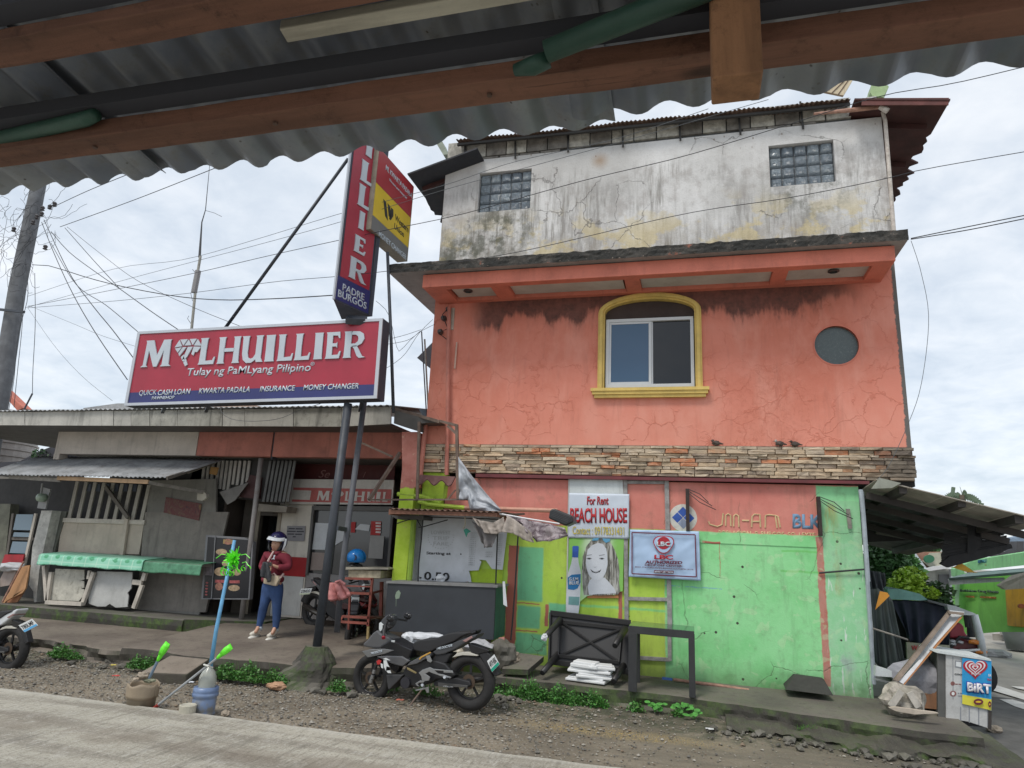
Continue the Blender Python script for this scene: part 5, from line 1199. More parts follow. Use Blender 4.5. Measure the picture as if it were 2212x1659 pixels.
for i in range(5):oval(B2,210-i*2,1480+i*31,14,9,ym-0.008,'printed_drink',M_FOOD[2],mb_,n=8)
wq(B2,((190,1400),(260,1405),(270,1290),(200,1285)),ym-0.008,'printed_panel',paint('grey_print',(0.24,0.22,0.24),0.3,0.2,sc=15,streak=0),mb_,0.003)
text('M','menu_heading',flat('gold_print',(0.36,0.24,0.10)),mb_,W(*B2(378,1075),ym-0.006),W(*B2(480,1080),ym-0.006),W(*B2(382,1030),ym-0.006),0.004)

# ================================================================== sign structure
YG=8.9
M_DPOLE=paint('dark_steel',(0.045,0.052,0.065),0.25,0.4,(0.02,0.02,0.02),0.5,sc=3)
gp=thing('sign_pole','dark round steel pole carrying the red sign, set in a lumpy concrete footing','pole',G(672,1470,0))
MB().tube([W(683,1410,8.98),W(752,872,9.0)],0.062,18).build('pole',M_DPOLE,gp,smooth=True)
def footing():
    c=Vector((W(676,1440,8.95).x,8.98,0));mb=MB()
    def f(u,v):
        a=u*2*math.pi;r=lerp(0.60,0.15,v**0.8);z=-0.05+0.55*v
        n=1+0.25*pnoise(Vector((math.cos(a)*1.3,math.sin(a)*1.3,v*2)))+0.10*pnoise(Vector((math.cos(a)*5,math.sin(a)*5,v*7)))
        return c+Vector((math.cos(a)*r*n,math.sin(a)*r*n*0.8,z))
    mb.grid(f,48,12);mb.poly([f(i/24,1) for i in range(24)]);return mb.build('footing',M_WALK,gp)
footing()
g2=thing('steel_post','second thinner grey steel post close behind the sign pole','post',G(728,1395,0.3))
MB().tube([W(*C6(492,1270),9.45),W(*C6(560,500),9.45),W(*A11(150,930),9.45)],0.045,14).build('post',paint('grey_steel',(0.10,0.105,0.12),0.25,0.5,(0.05,0.035,0.03),0.6,sc=3),g2,smooth=True)
MB().bar(W(*C6(490,92),9.0),W(*C6(600,108),9.45),0.05,0.06).build('tie_plate',M_DPOLE,g2)
# main sign
sg=thing('red_shop_sign','long red and blue lightbox sign with white lettering mounted above the shop roof','sign',W(560,865,YG))
TL,TR,BR,BL=W(299,717,YG),W(828,688,YG),W(815,861,YG),W(270,877,YG)
MB().prism([BL,BR,TR,TL],(0,0.24,0)).build('cabinet',paint('sign_cabinet',(0.05,0.055,0.075),0.15,0.2),sg)
def quadp(u0,u1,v0,v1,d=0.0):
    f=lambda u,v:(BL*(1-u)+BR*u)*(1-v)+(TL*(1-u)+TR*u)*v+Vector((0,-d,0))
    return [f(u0,v0),f(u1,v0),f(u1,v1),f(u0,v1)]
def backlit(name,c,c2=None):
    m=MT(name);n=m.noise(2.2,5);b=m.mix(m.step(n,.3,.7),c,c2 or tuple(v*0.85 for v in c));b=m.mix(m.mul(m.step(m.noise(14,5,0.7),.55,.75),.2),b,tuple(v*.6 for v in c));m.col(b);m.rough(0.35);return m.m
M_RED=backlit('sign_red_film',(0.38,0.028,0.052));M_BLU=backlit('sign_blue_film',(0.032,0.038,0.16));M_SWH=backlit('sign_white',(0.52,0.57,0.62),(0.46,0.51,0.56));M_FRM=flat('sign_frame_metal',(0.50,0.52,0.56),0.4,0.3)
MB().prism(quadp(0.012,0.988,0.175,0.965,0.004),(0,0.004,0)).build('red_panel',M_RED,sg);MB().prism(quadp(0.012,0.988,0.035,0.1745,0.004),(0,0.004,0)).build('blue_panel',M_BLU,sg)
for q in ((0,1,0,0.035),(0,1,0.965,1),(0,0.012,0.035,0.965),(0.988,1,0.035,0.965)):
    MB().prism(quadp(*q,0.02),(0,0.02,0)).build('frame',M_FRM,sg)
ysg=YG-0.006
base=lambda x:794-0.0455*(x-305)
seq=[(g,a,b,base(a),base(b),h,l) for g,a,b,h,l in (('M',306,366,57,8),('*',374,432,56,7),('L',430,464,57,8),('H',470,516,57,7),('U',521,564,57,7),('I',570,594,57,6),('L',600,633,57,6),('L',637,670,57,6),('I',676,698,57,5),('E',704,736,57,5),('R',742,786,57,5))]
letters(seq,'sign_letter',M_SWH,sg,ysg,None,0.02)
def ptext(s,name,mat,par,y,a,b,h,ln=3,bold=0.02,shear=0.0,depth=0.006,drop=0.0):
    return text(s,name,mat,par,W(a[0],a[1],y),W(b[0],b[1],y),W(a[0]+ln,a[1]-h,y),depth,bold,shear)
ptext('Tulay ng PaMLyang Pilipino','sign_lettering',M_SWH,sg,ysg,A01(1210,793),A01(2012,763),21.5,3,0.014,0.12)
ptext('®','sign_lettering',M_SWH,sg,ysg,A01(2012,712),A01(2038,710),8,1,0.0)
ptext('QUICK','sign_lettering',M_SWH,sg,ysg,A01(900,910),A01(1012,905),13,2,0.0,0.1);ptext('CASH LOAN','sign_lettering',M_SWH,sg,ysg,A01(1022,904),A01(1232,895),12,2,0.018,0.1)
ptext('PAWNSHOP','sign_lettering',M_SWH,sg,ysg,A01(983,932),A01(1130,927),7,1,0.018,0.1)
ptext('KWARTA PADALA','sign_lettering',M_SWH,sg,ysg,A01(1288,893),A01(1620,882),12,2,0.018,0.1)
ptext('INSURANCE','sign_lettering',M_SWH,sg,ysg,A01(1683,880),A01(1910,874),12,2,0.018,0.1)
ptext('MONEY CHANGER','sign_lettering',M_SWH,sg,ysg,A01(1965,871),A11(112,860),12,2,0.018,0.1)
for a,b in (((360,872),(352,884)),((452,872),(446,882)),((782,865),(778,880))):
    MB().bar(W(*a,YG+0.12),W(*b,9.6)+Vector((0,0,-0.05)),0.05,0.05).build('support_foot',M_DPOLE,sg)
# vertical sign, face towards the right
vs=thing('vertical_shop_sign','tall upright red and navy sign with vertical white lettering hanging above the long red sign','sign',W(760,700,8.6))
n_b=W(720,646,8.45);f_b=G(797,681,n_b.z)
dirv=(f_b-n_b);zt_v=W(760,292,8.45).z+1.0
up=Vector((0,0,zt_v-n_b.z));nrm=dirv.cross(Vector((0,0,1))).normalized()
if nrm.x < 0:nrm=-nrm
c_b=G(738,690,n_b.z);MB().prism([n_b-nrm*0.002,f_b-nrm*0.002,f_b+Vector((0.03,0.06,0)),c_b],up).build('cabinet',paint('navy_cabinet',(0.05,0.055,0.08),0.2,0.3),vs)
hb=0.165*1.0
def vq(u0,u1,z0,z1,d):
    f=lambda u,z:n_b+dirv*u+Vector((0,0,z))+nrm*d
    return [f(u0,z0),f(u1,z0),f(u1,z1),f(u0,z1)]
def onface(px,py,P0=None,N=None):     # point of the picture on the sign's face
    P0=P0 or n_b;N=N or nrm;d=ray(px,py);t=(P0-EYE).dot(N)/d.dot(N);return EYE+d*t
zbn=(onface(*A10(20,1659)).z+0)
zred=onface(*A11(168,218)).z-n_b.z
MB().prism(vq(0.10,0.93,zred,up.z-0.02,0.003),-nrm*0.003).build('red_panel',M_RED,vs);MB().prism(vq(0.02,0.98,0.02,zred-0.003,0.003),-nrm*0.003).build('navy_panel',M_BLU,vs)
MB().prism(vq(-0.01,0.03,0,up.z,0.012),-nrm*0.03).build('frame',M_FRM,vs);MB().prism(vq(0.97,1.0,0,up.z,0.012),-nrm*0.03).build('frame',M_DPOLE,vs)
ul=lambda px,py:onface(px,py)
pitch=None
# measured letter boxes: (glyph, left-bottom, right-bottom, left-top) in crop coordinates
L7=[('R',A11(45,135),A11(150,182),A11(60,0)),('E',A10(78,1625),A10(150,1655),A10(92,1520)),('I',A10(103,1475),A10(142,1500),A10(118,1365)),('L',A10(103,1325),A10(188,1362),A10(120,1190)),('L',A10(120,1165),A10(210,1208),A10(138,1035)),('I',A10(150,1000),A10(195,1030),A10(165,890)),('U',A10(150,850),A10(225,890),A10(165,720)),('H',A10(170,690),A10(245,730),A10(185,570)),('L',A10(190,530),A10(265,570),A10(205,410))]
for g,a,b,t in L7:
    pa_,pb_,pt_=onface(*a),onface(*b),onface(*t);pb_=Vector((pb_.x,pb_.y,pa_.z));pt_=Vector((pa_.x,pa_.y,pt_.z))
    shape2d(glyph(g),'sign_letter',M_SWH,vs,pa_,pb_,pt_,0.02)
def ftext(s,name,mat,par,a,b,h,P0=None,N=None,bold=0.02,depth=0.006):
    pa_,pb_,pt_=onface(*a,P0,N),onface(*b,P0,N),onface(a[0]+1,a[1]-h,P0,N);pb_=Vector((pb_.x,pb_.y,pa_.z));pt_=Vector((pa_.x,pa_.y,pt_.z))
    return text(s,name,mat,par,pa_,pb_,pt_,depth,bold)
ftext('PADRE','sign_lettering',M_SWH,vs,A11(5,222),A11(148,275),15);ftext('BURGOS','sign_lettering',M_SWH,vs,A11(-25,262),A11(162,335),16)
MB().bar(W(770,685,8.9),W(770,698,8.95),0.3,0.2).build('mount',M_DPOLE,vs)
# diagonal brace + tall rear post + yellow sign
br=tag(MB().tube([W(487,708,9.3),W(752,343,9.3)],0.028,10).build('sign_brace',M_DPOLE,None,smooth=True),'long dark diagonal steel strut rising from the red sign up to the upright sign','strut')
ysn=thing('yellow_remittance_sign','red, yellow and grey double-sided sign seen edge-on between the upright sign and the corner building','sign',W(850,560,9.2))
a_b=W(818,510,9.2);b_b=G(880,565,a_b.z);d2=b_b-a_b;n2=d2.cross(Vector((0,0,1))).normalized()
if n2.x < 0:n2=-n2
o2f=lambda px,py:onface(px,py,b_b,n2)
zb0=b_b.z;zy0=o2f(*A10(437,1610)).z;zy1=o2f(*A10(455,1420)).z;zt0=o2f(*A10(475,1215)).z
a_b=a_b-d2*0.25;d2=b_b-a_b
def yq(z0,z1,d,u0=0,u1=1):
    f=lambda u,z:Vector((a_b.x+d2.x*u,a_b.y+d2.y*u,z))+n2*d
    return [f(u0,z0),f(u1,z0),f(u1,z1),f(u0,z1)]
MB().prism(yq(zb0,zt0,0),-n2*0.2).build('cabinet',paint('weathered_cabinet',(0.30,0.26,0.20),0.2,0.4),ysn)
M_YSG=backlit('sign_yellow',(0.72,0.50,0.03));M_GSG=backlit('sign_grey',(0.17,0.17,0.17));M_RDS=backlit('faded_sign_red',(0.40,0.04,0.05))
MB().prism(yq(zb0+0.01,zy0-0.01,0.004,0.01,0.98),-n2*0.004).build('grey_panel',M_GSG,ysn);MB().prism(yq(zy0,zy1,0.004,0.01,0.98),-n2*0.004).build('yellow_panel',M_YSG,ysn);MB().prism(yq(zy1+0.006,zt0-0.01,0.004,0.01,0.98),-n2*0.004).build('red_panel',M_RDS,ysn)
M_BKP=flat('black_print',(0.02,0.02,0.02),0.5)
yt=lambda s,a,b,h,m_:ftext(s,'sign_lettering',m_,ysn,a,b,h,b_b,n2,0.012,0.008)
yt('Western',A10(345,1425),A10(432,1500),13,M_BKP);yt('Union',A10(340,1480),A10(403,1530),12,M_BKP);yt('MONEY CHANGER',A10(240,1530),A10(420,1655),12,M_SWH);yt('ML KWARTA PADALA',A10(285,1100),A10(455,1285),11,M_SWH);yt('We move your money fast!',A10(308,1175),A10(420,1312),6,M_SWH)
o2=lambda p:o2f(*A10(*p))+n2*0.008
for pl_ in (((270,1290),(288,1310),(300,1430),(282,1400)),((298,1318),(315,1338),(322,1420),(305,1400)),((322,1345),(335,1360),(335,1400),(318,1428),(308,1418))):
    MB().prism([o2(p) for p in pl_],-n2*0.006).build('logo_stroke',M_BKP,ysn)
tag(MB().tube([W(850,892,9.4),W(845,740,9.4),W(837,545,9.4)],0.026,10).build('rear_sign_post',M_DPOLE,None,smooth=True),'thin dark upright post behind the red sign, holding the yellow sign','post')
# antenna mast
an=thing('antenna_mast','thin whip antenna on a pale pole rising behind the red sign','antenna',W(413,712,12))
MB().tube([W(413,720,12),W(425,600,12),W(433,553,12)],0.03,8).build('mast',paint('pale_pole',(0.35,0.34,0.30),0.2,0.4),an)
MB().tube([W(419,632,12),W(428,585,12)],0.065,8).build('coil_box',flat('antenna_grey',(0.25,0.24,0.24),0.5),an)
MB().tube([W(431,556,12),W(436,480,12),W(444,453,12),W(453,355,12)],[0.03,0.014,0.01,0.006],6).build('whip',flat('antenna_dark',(0.05,0.05,0.055),0.5),an)
MB().tube([W(445,455,12),W(463,460,12),W(479,468,12)],0.005,4).build('spur',flat('antenna_dark',(0,0,0)),an)
for k_ in range(3):MB().tube([W(413+3*k_,700-50*k_,12),W(405+8*k_,688-50*k_,12),W(408+4*k_,682-50*k_,12)],0.006,4).build('cable_loop',flat('antenna_dark',(0,0,0)),an)
# ================================================================== utility pole, tank, cables
YU=13.0
up_=thing('utility_pole','leaning grey concrete utility pole wrapped in tangled cables at the left edge','utility pole',W(-60,1150,YU))
MB().tube([W(-95,1350,YU),W(5,830,YU),W(38,620,YU),W(75,440,YU),W(100,320,YU)],[0.25,0.215,0.20,0.185,0.165],20).build('pole',paint('concrete_pole',(0.15,0.155,0.165),0.2,0.4,(0.08,0.08,0.085),0.85,sc=4),up_,smooth=True)
MB().bar(W(-6,668,YU-0.3),W(52,674,YU-0.3),0.06,0.06).build('crossarm',M_DPOLE,up_)
for i,p in enumerate(((92,450),(108,447),(72,480),(80,468),(90,462),(118,441),(98,534),(30,495))):
    MB().lathe([(0.03,-0.07),(0.06,-0.05),(0.035,-0.02),(0.06,0.02),(0.03,0.06)],W(*p,YU-0.35),10).build('insulator',flat('insulator_dark',(0.06,0.055,0.06),0.35),up_)
M_CBL=flat('cable_black',(0.02,0.022,0.028),0.6);M_CBG=flat('cable_grey',(0.10,0.11,0.12),0.6)
rr=random.Random(5)
mbt=MB()
for k_ in range(46):       # the tangle
    cx,cy=rr.choice(((20,480),(30,520),(60,500),(15,450),(90,480),(45,560),(10,540),(70,470)))
    p=[W(cx+rr.gauss(0,16),cy+rr.gauss(0,30),YU-0.35)]
    d=Vector((rr.uniform(-1,1),0,rr.uniform(-1,1)))*0.10
    for s_ in range(12):
        a=rr.uniform(-0.7,0.7)+0.25;d=Vector((d.x*math.cos(a)-d.z*math.sin(a),rr.uniform(-.02,.02),d.x*math.sin(a)+d.z*math.cos(a)-0.004));d=d.normalized()*0.12;p.append(p[-1]+d)
    mbt.tube(p,0.005,4,caps=False)
mbt.build('cable_tangle',M_CBL,up_)
def cab(pts_,lab,r=0.011,y0=YU-0.3,y1=9.5,sag=0.0,mat=None,name='cable',n=18,grp='overhead cables'):
    """cable through measured points, depth changing evenly from y0 to y1"""
    P=[Vector((a,b,0)) for a,b in pts_];L_=[0]
    for i in range(1,len(P)):L_.append(L_[-1]+(P[i]-P[i-1]).length)
    out=[]
    for s_ in range(n+1):
        t=s_/n*L_[-1];i=max(k for k in range(len(L_)) if L_[k] <= t+1e-6);i=min(i,len(P)-2);u=(t-L_[i])/(L_[i+1]-L_[i])
        a,b=P[i],P[i+1]
        # Catmull-Rom through the points
        pm,pn=P[max(i-1,0)],P[min(i+2,len(P)-1)]
        q=0.5*((2*a)+(b-pm)*u+(2*pm-5*a+4*b-pn)*u*u+(3*a-pm-3*b+pn)*u**3)
        out.append(W(q.x,q.y,y0+(y1-y0)*s_/n if n < 40 else y1+0.4*(1-s_/n)+(y0-y1-0.4)*max(0,1-s_/n/(0.62*(950-pts_[0][0])/(pts_[-1][0]-pts_[0][0])/0.75))))
    if pts_[-1][0] > 2200:out.append(out[-1]+(out[-1]-out[-2])*45)
    o=MB().tube(out,r*0.62,5).build(name,mat or M_CBL);tag(o,lab,'cable',grp);return o
cab([(130,490),(300,428),(480,357),(600,310)],'upper straight cable running from the utility pole up to the zinc roof edge',0.013)
cab([(115,447),(190,412),(280,375)],'short cable at the very top of the utility pole going under the roof edge',0.013)
cab([(110,500),(150,545),(210,590),(259,624),(330,675),(385,712)],'cable from the pole sloping down to the top left of the red sign',0.014)
cab([(140,492),(200,560),(259,624)],'dark cable dropping steeply from the pole towards the sign top',0.012)
cab([(145,490),(220,550),(300,608),(420,665),(520,705)],'thin cable sloping from pole to the middle of the sign top',0.009,y1=11)
cab([(90,480),(120,555),(160,640),(210,725),(275,820)],'twisted black cable falling to the left edge of the red sign',0.015)
cab([(95,475),(150,590),(200,660),(245,715),(287,772)],'second twisted black cable falling to the left edge of the red sign',0.015)
cab([(110,525),(165,615),(230,660),(297,716)],'third dark cable sloping to the upper left corner of the red sign',0.012)
cab([(70,572),(110,575),(180,597),(260,618),(380,640),(480,648),(600,645),(718,638)],'long sagging black cable passing behind the strut to the upright sign',0.016)
cab([(60,640),(250,580),(400,560),(560,515),(740,460),(960,400),(1110,350),(1330,300),(1530,235)],'thin grey wire crossing the white upper wall, highest of the long span',0.007,y0=12.6,y1=9.0,n=40,mat=M_CBG)
cab([(55,665),(250,610),(400,570),(560,528),(740,478),(960,410),(1200,345),(1400,290),(1660,215)],'thin grey wire just below the highest one across the white upper wall',0.007,y0=12.6,y1=9.0,n=40,mat=M_CBG)
cab([(60,662),(250,625),(420,590),(600,548),(820,500),(1000,462),(1260,390),(1475,338),(1700,270),(1900,208),(2060,180),(2230,140)],'long cable crossing the building above the left glass blocks and leaving at the upper right',0.009,y0=12.6,y1=8.6,n=44)
cab([(60,665),(250,650),(420,632),(600,608),(800,590),(1100,548),(1474,463),(1700,428),(1900,389),(2000,365),(2230,325)],'thin cable crossing the lower part of the white wall to the right side sky',0.008,y0=12.6,y1=8.6,n=44)
cab([(75,590),(76,700),(71,800),(70,850)],'vertical drop cable right of the utility pole ending at a dark clamp',0.012,y1=12.6)
cab([(48,640),(48,700),(38,800),(30,880)],'drop wire hanging close along the right side of the utility pole',0.012,y1=12.6)
cab([(55,560),(60,640),(40,720),(30,820),(18,890)],'loose wavy drop wire nearest the utility pole',0.012,y1=12.6)
cab([(60,665),(120,750),(180,815),(243,866)],'thin wire sloping from the pole down to the shop roof',0.006,y1=11,mat=M_CBG)
cab([(62,660),(160,700),(220,725),(292,748)],'thin pale wire sloping to the middle of the red sign edge',0.006,y1=10,mat=M_CBG)
cab([(475,875),(480,893),(500,905),(540,910),(600,905),(650,885),(700,870)],'slack wire looping over the grey fascia below the red sign',0.007,y0=10.15,y1=9.6,mat=M_CBG)
cab([(1968,515),(2090,490),(2230,462)],'upper of the paired cables leaving the ledge corner to the right',0.011,y0=9.4,y1=8.6)
cab([(1968,517),(2090,497),(2230,469)],'lower of the paired cables leaving the ledge corner to the right',0.011,y0=9.4,y1=8.6)
cab([(1968,520),(1990,590),(2006,690),(1990,830),(1960,920),(1918,1010),(1895,1035)],'loose thin wire hanging beside the right corner of the building',0.006,y0=9.5,y1=9.9,mat=M_CBG,n=26)
for i,(pp,lb) in enumerate((([(828,735),(870,725),(910,712)],'upper thin wire bundle between red sign and the pink wall'),([(828,745),(880,735),(910,715),(940,700)],'lower thin wire between red sign and the pink wall'),([(812,650),(840,680),(860,757),(880,740),(908,715)],'wire looping down from the upright sign to the spike on the roof'),([(822,803),(870,770),(905,720),(935,690)],'wire rising from red sign side to the insulators'))):
    cab(pp,lb,0.006,y0=9.2,y1=10.2,n=12)
MB().tube([W(*A11(520,490),10.6),W(*A11(552,1030),10.6)],0.012).build('roof_rod',paint('grey_steel',(0,0,0)),cb);MB().tube([W(*A11(540,540),10.6),W(*A11(566,1040),10.6)],0.016).build('roof_rod',paint('pale_pole',(0,0,0)),cb)
# dark patch of house behind between shop and corner building
tag(MB().prism([W(*A11(*p),12.5) for p in ((490,660),(575,575),(590,560),(590,740))],(0,0.3,0)).build('roof_gable',paint('dark_roof',(0.04,0.04,0.05),0.2,0.3)),'small dark gable tip seen just left of the pink wall','roof')
tag(MB().prism([W(*A11(*p),10.6) for p in ((500,990),(548,995),(640,1065),(625,1085),(540,1055))],(0,0.04,0)).build('zinc_flashing',paint('blue_zinc',(0.16,0.19,0.22),0.2,0.4)),'bent blue-grey zinc flashing between shop roof and pink wall','flashing')
# water tank at far left
wt=thing('water_tank','large ribbed water tank standing behind the shop at the left edge','tank',W(20,1010,15.5))
ct=W(-15,960,16.0)
prof=[(1.15,-1.0)]
for i in range(9):prof += [(1.15,-0.95+i*0.2),(1.15,-0.81+i*0.2),(1.20,-0.79+i*0.2),(1.20,-0.76+i*0.2)]
prof += [(1.1,0.92),(0.5,1.1)]
MB().lathe(prof,ct,36).build('shell',paint('tank_steel',(0.34,0.31,0.29),0.15,0.4,(0.12,0.10,0.09),0.4,metal=0.4,sc=2),wt)
hs=tag(MB().prism([W(*A01(*p),15) for p in ((20,860),(150,985),(110,1000),(15,890))],(0,0.3,0)).build('ridge_cap',paint('pink_ridge',(0.52,0.16,0.11),0.15,0.3)),'pinkish roof ridge sticking out behind the utility pole','roof')
hr=thing('background_house','dark low house roof behind the stall awning at the far left','house',W(60,1000,16))
MB().prism([W(*A01(*p),15) for p in ((-60,1420),(-60,1340),(130,1330),(240,1270),(360,1225),(350,1420))],(0,1,0)).build('roof',paint('dark_roof',(0,0,0)),hr)
rfl=tag(MB().prism([W(*A01(*p),15) for p in ((540,985),(760,955),(1030,955),(1200,960),(1200,1010),(540,1010))],(0,3,0.3)).build('far_roof',paint('far_zinc',(0.42,0.42,0.42),0.1,0.2)),'pale zinc roof just showing between the shop roof and the red sign','roof')
rfl2=tag(MB().prism([W(*A01(*p),14.5) for p in ((1140,962),(1600,958),(1610,1000),(1150,1005))],(0,1,0.1)).build('far_roof',paint('far_peach',(0.60,0.42,0.32),0.1,0.2)),'peach-coloured wall top showing under the red sign','wall')
tag(MB().tube([W(70,850,12.4),W(52,885,12.4)],0.02).build('roof_stay',M_DPOLE),'short dark stay on the shop roof holding the vertical drop cable','stay')
# steel frame at the corner between shop and building
cf=thing('steel_canopy','rusty steel frame of a small side roof at the corner of the salmon building','frame',W(*A11(620,1340),9.95))
M_RST=paint('rusted_steel',(0.16,0.115,0.09),0.3,0.5,(0.07,0.035,0.025),0.75,sc=8)
yf_=9.95
def fb_(p,q,w_=0.04,nm='bar',y0=yf_,y1=None):return MB().bar(W(*A11(*p),y0),W(*A11(*q),y1 if y1 else y0),w_,w_).build(nm,M_RST,cf)
fb_((505,1075),(492,1580));fb_((748,1098),(757,1575),0.045);fb_((640,1070),(755,1100),0.04);fb_((330,985),(640,1075),0.05,'bar',10.25,yf_);fb_((175,1580),(820,1578),0.025);fb_((690,1100),(745,1150),0.04);fb_((380,1275),(180,1580),0.05,'brace',10.3,9.8);fb_((740,1515),(690,1575),0.02)
fb_((130,1210),(330,1300),0.03,'brace',10.4,10.2)
tag(MB().prism([W(*A11(*p),10.05) for p in ((345,1000),(640,1078),(500,1085),(500,1135),(340,1085))],(0,0.5,0.02)).build('dark_soffit',M_SHADE),'dark underside of the shop roof corner next to the steel frame','roof')
def rtile(u,v):
    a,b=W(*A11(512,1418),10.2),W(*A11(740,1430),10.2);p=a.lerp(b,u);return p+Vector((0,-0.15*v+0.0,-0.12*v*(1+0.35*math.sin(u*15.5))-0.006))
tag(MB().grid(rtile,40,5).build('roof_tile',paint('maroon_sheet',(0.15,0.07,0.065),0.25,0.4),None,solid=0.02),'wavy maroon roofing piece sticking out below the stone band','roofing piece')
# ================================================================== banners and posters on the wall
rb=thing('rent_banner','white tarpaulin banner for a beach house rental with red and yellow lettering','banner',W(*B4(540,740),YW-0.06))
M_BAN=paint('banner_white',(0.56,0.62,0.70),0.06,0.12,(0.3,0.32,0.35),0.5,sc=2,streak=0,bump=0.0,fine=0.05)
def cloth_quad(f,tl,tr,br_,bl_,y,name,mat,par,amp=0.008,seed=0,nu=30,nv=20,th=0.004):
    P=[W(*f(*p),y) for p in (tl,tr,br_,bl_)]
    def g(u,v):
        p=(P[3]*(1-u)+P[2]*u)*(1-v)+(P[0]*(1-u)+P[1]*u)*v
        return p+Vector((0,-amp*(0.6+0.9*pnoise(Vector((u*3+v*1.6,v*2.2,seed)))+0.4*pnoise(Vector((u*7-v*5,v*4,seed+3)))),0))
    return MB().grid(g,nu,nv).build(name,mat,par,smooth=True,solid=th,fixn=False)
cloth_quad(B4,(232,272),(857,285),(852,748),(222,738),YW-0.045,'sheet',M_BAN,rb,0.012,1)
M_TXR=flat('red_print',(0.44,0.02,0.025),0.5);M_TXB=flat('dark_red_shadow',(0.12,0.03,0.09),0.5);M_TXY=flat('yellow_print',(0.62,0.50,0.06),0.5)
yr=YW-0.062
def bt(s,f,a,b,t,mat,par,y,nm='lettering',bold=0.0,dep=0.003):return text(s,nm,mat,par,W(*f(*a),y),W(*f(*b),y),W(*f(*t),y),dep,bold)
for dx,dy,m_ in ((2,2,M_TXB),(0,0,M_TXR)):
    yy=yr-(0.002 if m_ is M_TXR else 0)
    bt('For Rent',B4,(418+dx,395+dy),(640+dx,395+dy),(420+dx,308+dy),m_,rb,yy,bold=0.02);bt('BEACH HOUSE',B4,(243+dx,582+dy),(834+dx,585+dy),(243+dx,428+dy),m_,rb,yy,bold=0.03)
    bt('Contact : 09178331431',B4,(268+dx,700+dy),(803+dx,710+dy),(268+dx,618+dy),M_TXY if m_ is M_TXR else flat('olive_shadow',(0.16,0.15,0.08)),rb,yy,bold=0.0)
tag(wq(B4,((228,290),(795,290),(787,138),(238,130)),YW-0.03,'white_board',paint('plain_board',(0.60,0.64,0.64),0.06,0.2),None,0.02),'blank white board showing above the beach house banner','board')
gp_=thing('gin_poster','torn green poster with a smiling black-and-white woman and a white bottle','poster',W(*B4(500,1340),YW-0.03))
def mat_postbg():
    m=MT('poster_green_white');u=m.math('ABSOLUTE',m.sub(m.x,W(*B4(520,900),YW).x));n=m.noise(5,4)
    b=m.mix(m.step(m.add(u,m.mul(n,0.2)),0.15,0.42),(0.55,0.68,0.50),(0.22,0.50,0.10));m.col(b);m.rough(0.5);return m.m
yp_=YW-0.04
wq(B4,((208,1515),(330,1525),(345,1400),(420,1340),(470,1335),(510,1320),(560,1335),(640,1318),(700,1335),(745,1300),(790,1290),(800,745),(232,738)),yp_,'sheet',mat_postbg(),gp_,0.006)
M_PW=paint('print_white',(0.58,0.61,0.66),0.05,0.1,(0.4,0.4,0.4),0.5,streak=0,bump=0);
def mat_hair():
    m=MT('printed_hair');n=m.noise(4,5,0.65,vec=m.scale(9,1,1.1),dist=0.8);m.col(m.ramp(n,[(0.38,(0.05,0.05,0.042)),(0.5,(0.20,0.195,0.17)),(0.6,(0.45,0.45,0.42))]));m.rough(0.6);return m.m
M_HP=mat_hair()
wq(B4,((385,1330),(372,1230),(365,1080),(375,930),(410,830),(460,765),(530,740),(610,745),(665,790),(705,860),(740,960),(755,1080),(750,1200),(762,1290),(740,1325),(560,1335)),yp_-0.003,'printed_hair',M_HP,gp_,0.003)
wq(B4,((440,1330),(425,1240),(445,1180),(480,1150),(600,1150),(640,1190),(700,1260),(720,1310),(640,1318),(510,1322)),yp_-0.006,'printed_neck',M_PW,gp_,0.003)
fpts=[(410,940),(425,860),(470,815),(530,790),(580,800),(618,850),(630,930),(632,1010),(615,1090),(585,1150),(540,1185),(490,1180),(440,1130),(415,1060),(405,1000)]
wq(B4,fpts,yp_-0.009,'printed_face',M_PW,gp_,0.003)
M_PB=flat('print_black',(0.035,0.035,0.04),0.6);M_PG=flat('print_grey',(0.25,0.26,0.28),0.6)
for cx in (440,572):
    oval(B4,cx,952,28,9,yp_-0.0105,'printed_eye',M_PG,gp_,0.002);oval(B4,cx,954,14,8,yp_-0.012,'printed_pupil',M_PB,gp_,0.002)
    wq(B4,((cx-30,918),(cx+28,908),(cx+30,914),(cx-28,925)),yp_-0.012,'printed_brow',M_PG,gp_,0.002)
wq(B4,((452,1062),(480,1080),(510,1085),(545,1078),(565,1064),(552,1092),(510,1105),(470,1093)),yp_-0.0105,'printed_smile',M_PB,gp_,0.002);wq(B4,((466,1076),(510,1088),(552,1078),(510,1097)),yp_-0.012,'printed_teeth',M_PW,gp_,0.002)
wq(B4,((480,1035),(500,1042),(525,1036),(500,1047)),yp_-0.011,'printed_nose',M_PG,gp_,0.002)
for q in (((480,740),(545,738),(530,765),(470,768)),((575,738),(660,742),(655,775),(615,790),(585,765))):wq(B4,q,yp_-0.012,'printed_sunglasses',flat('print_sky_blue',(0.10,0.32,0.50),0.4),gp_,0.002)
wq(B4,((208,1510),(200,1400),(222,1100),(255,1000),(265,940),(325,940),(332,1000),(355,1100),(345,1400),(330,1520)),yp_-0.004,'printed_bottle',M_PW,gp_,0.003)
wq(B4,((265,940),(268,830),(278,822),(322,822),(332,830),(326,942)),yp_-0.006,'printed_cap',M_BLUEP,gp_,0.003)
wq(B4,((220,1270),(218,1150),(260,1120),(352,1113),(350,1200),(320,1262),(280,1278)),yp_-0.008,'printed_label',paint('label_blue',(0.015,0.16,0.38),0.1,0.1),gp_,0.003)
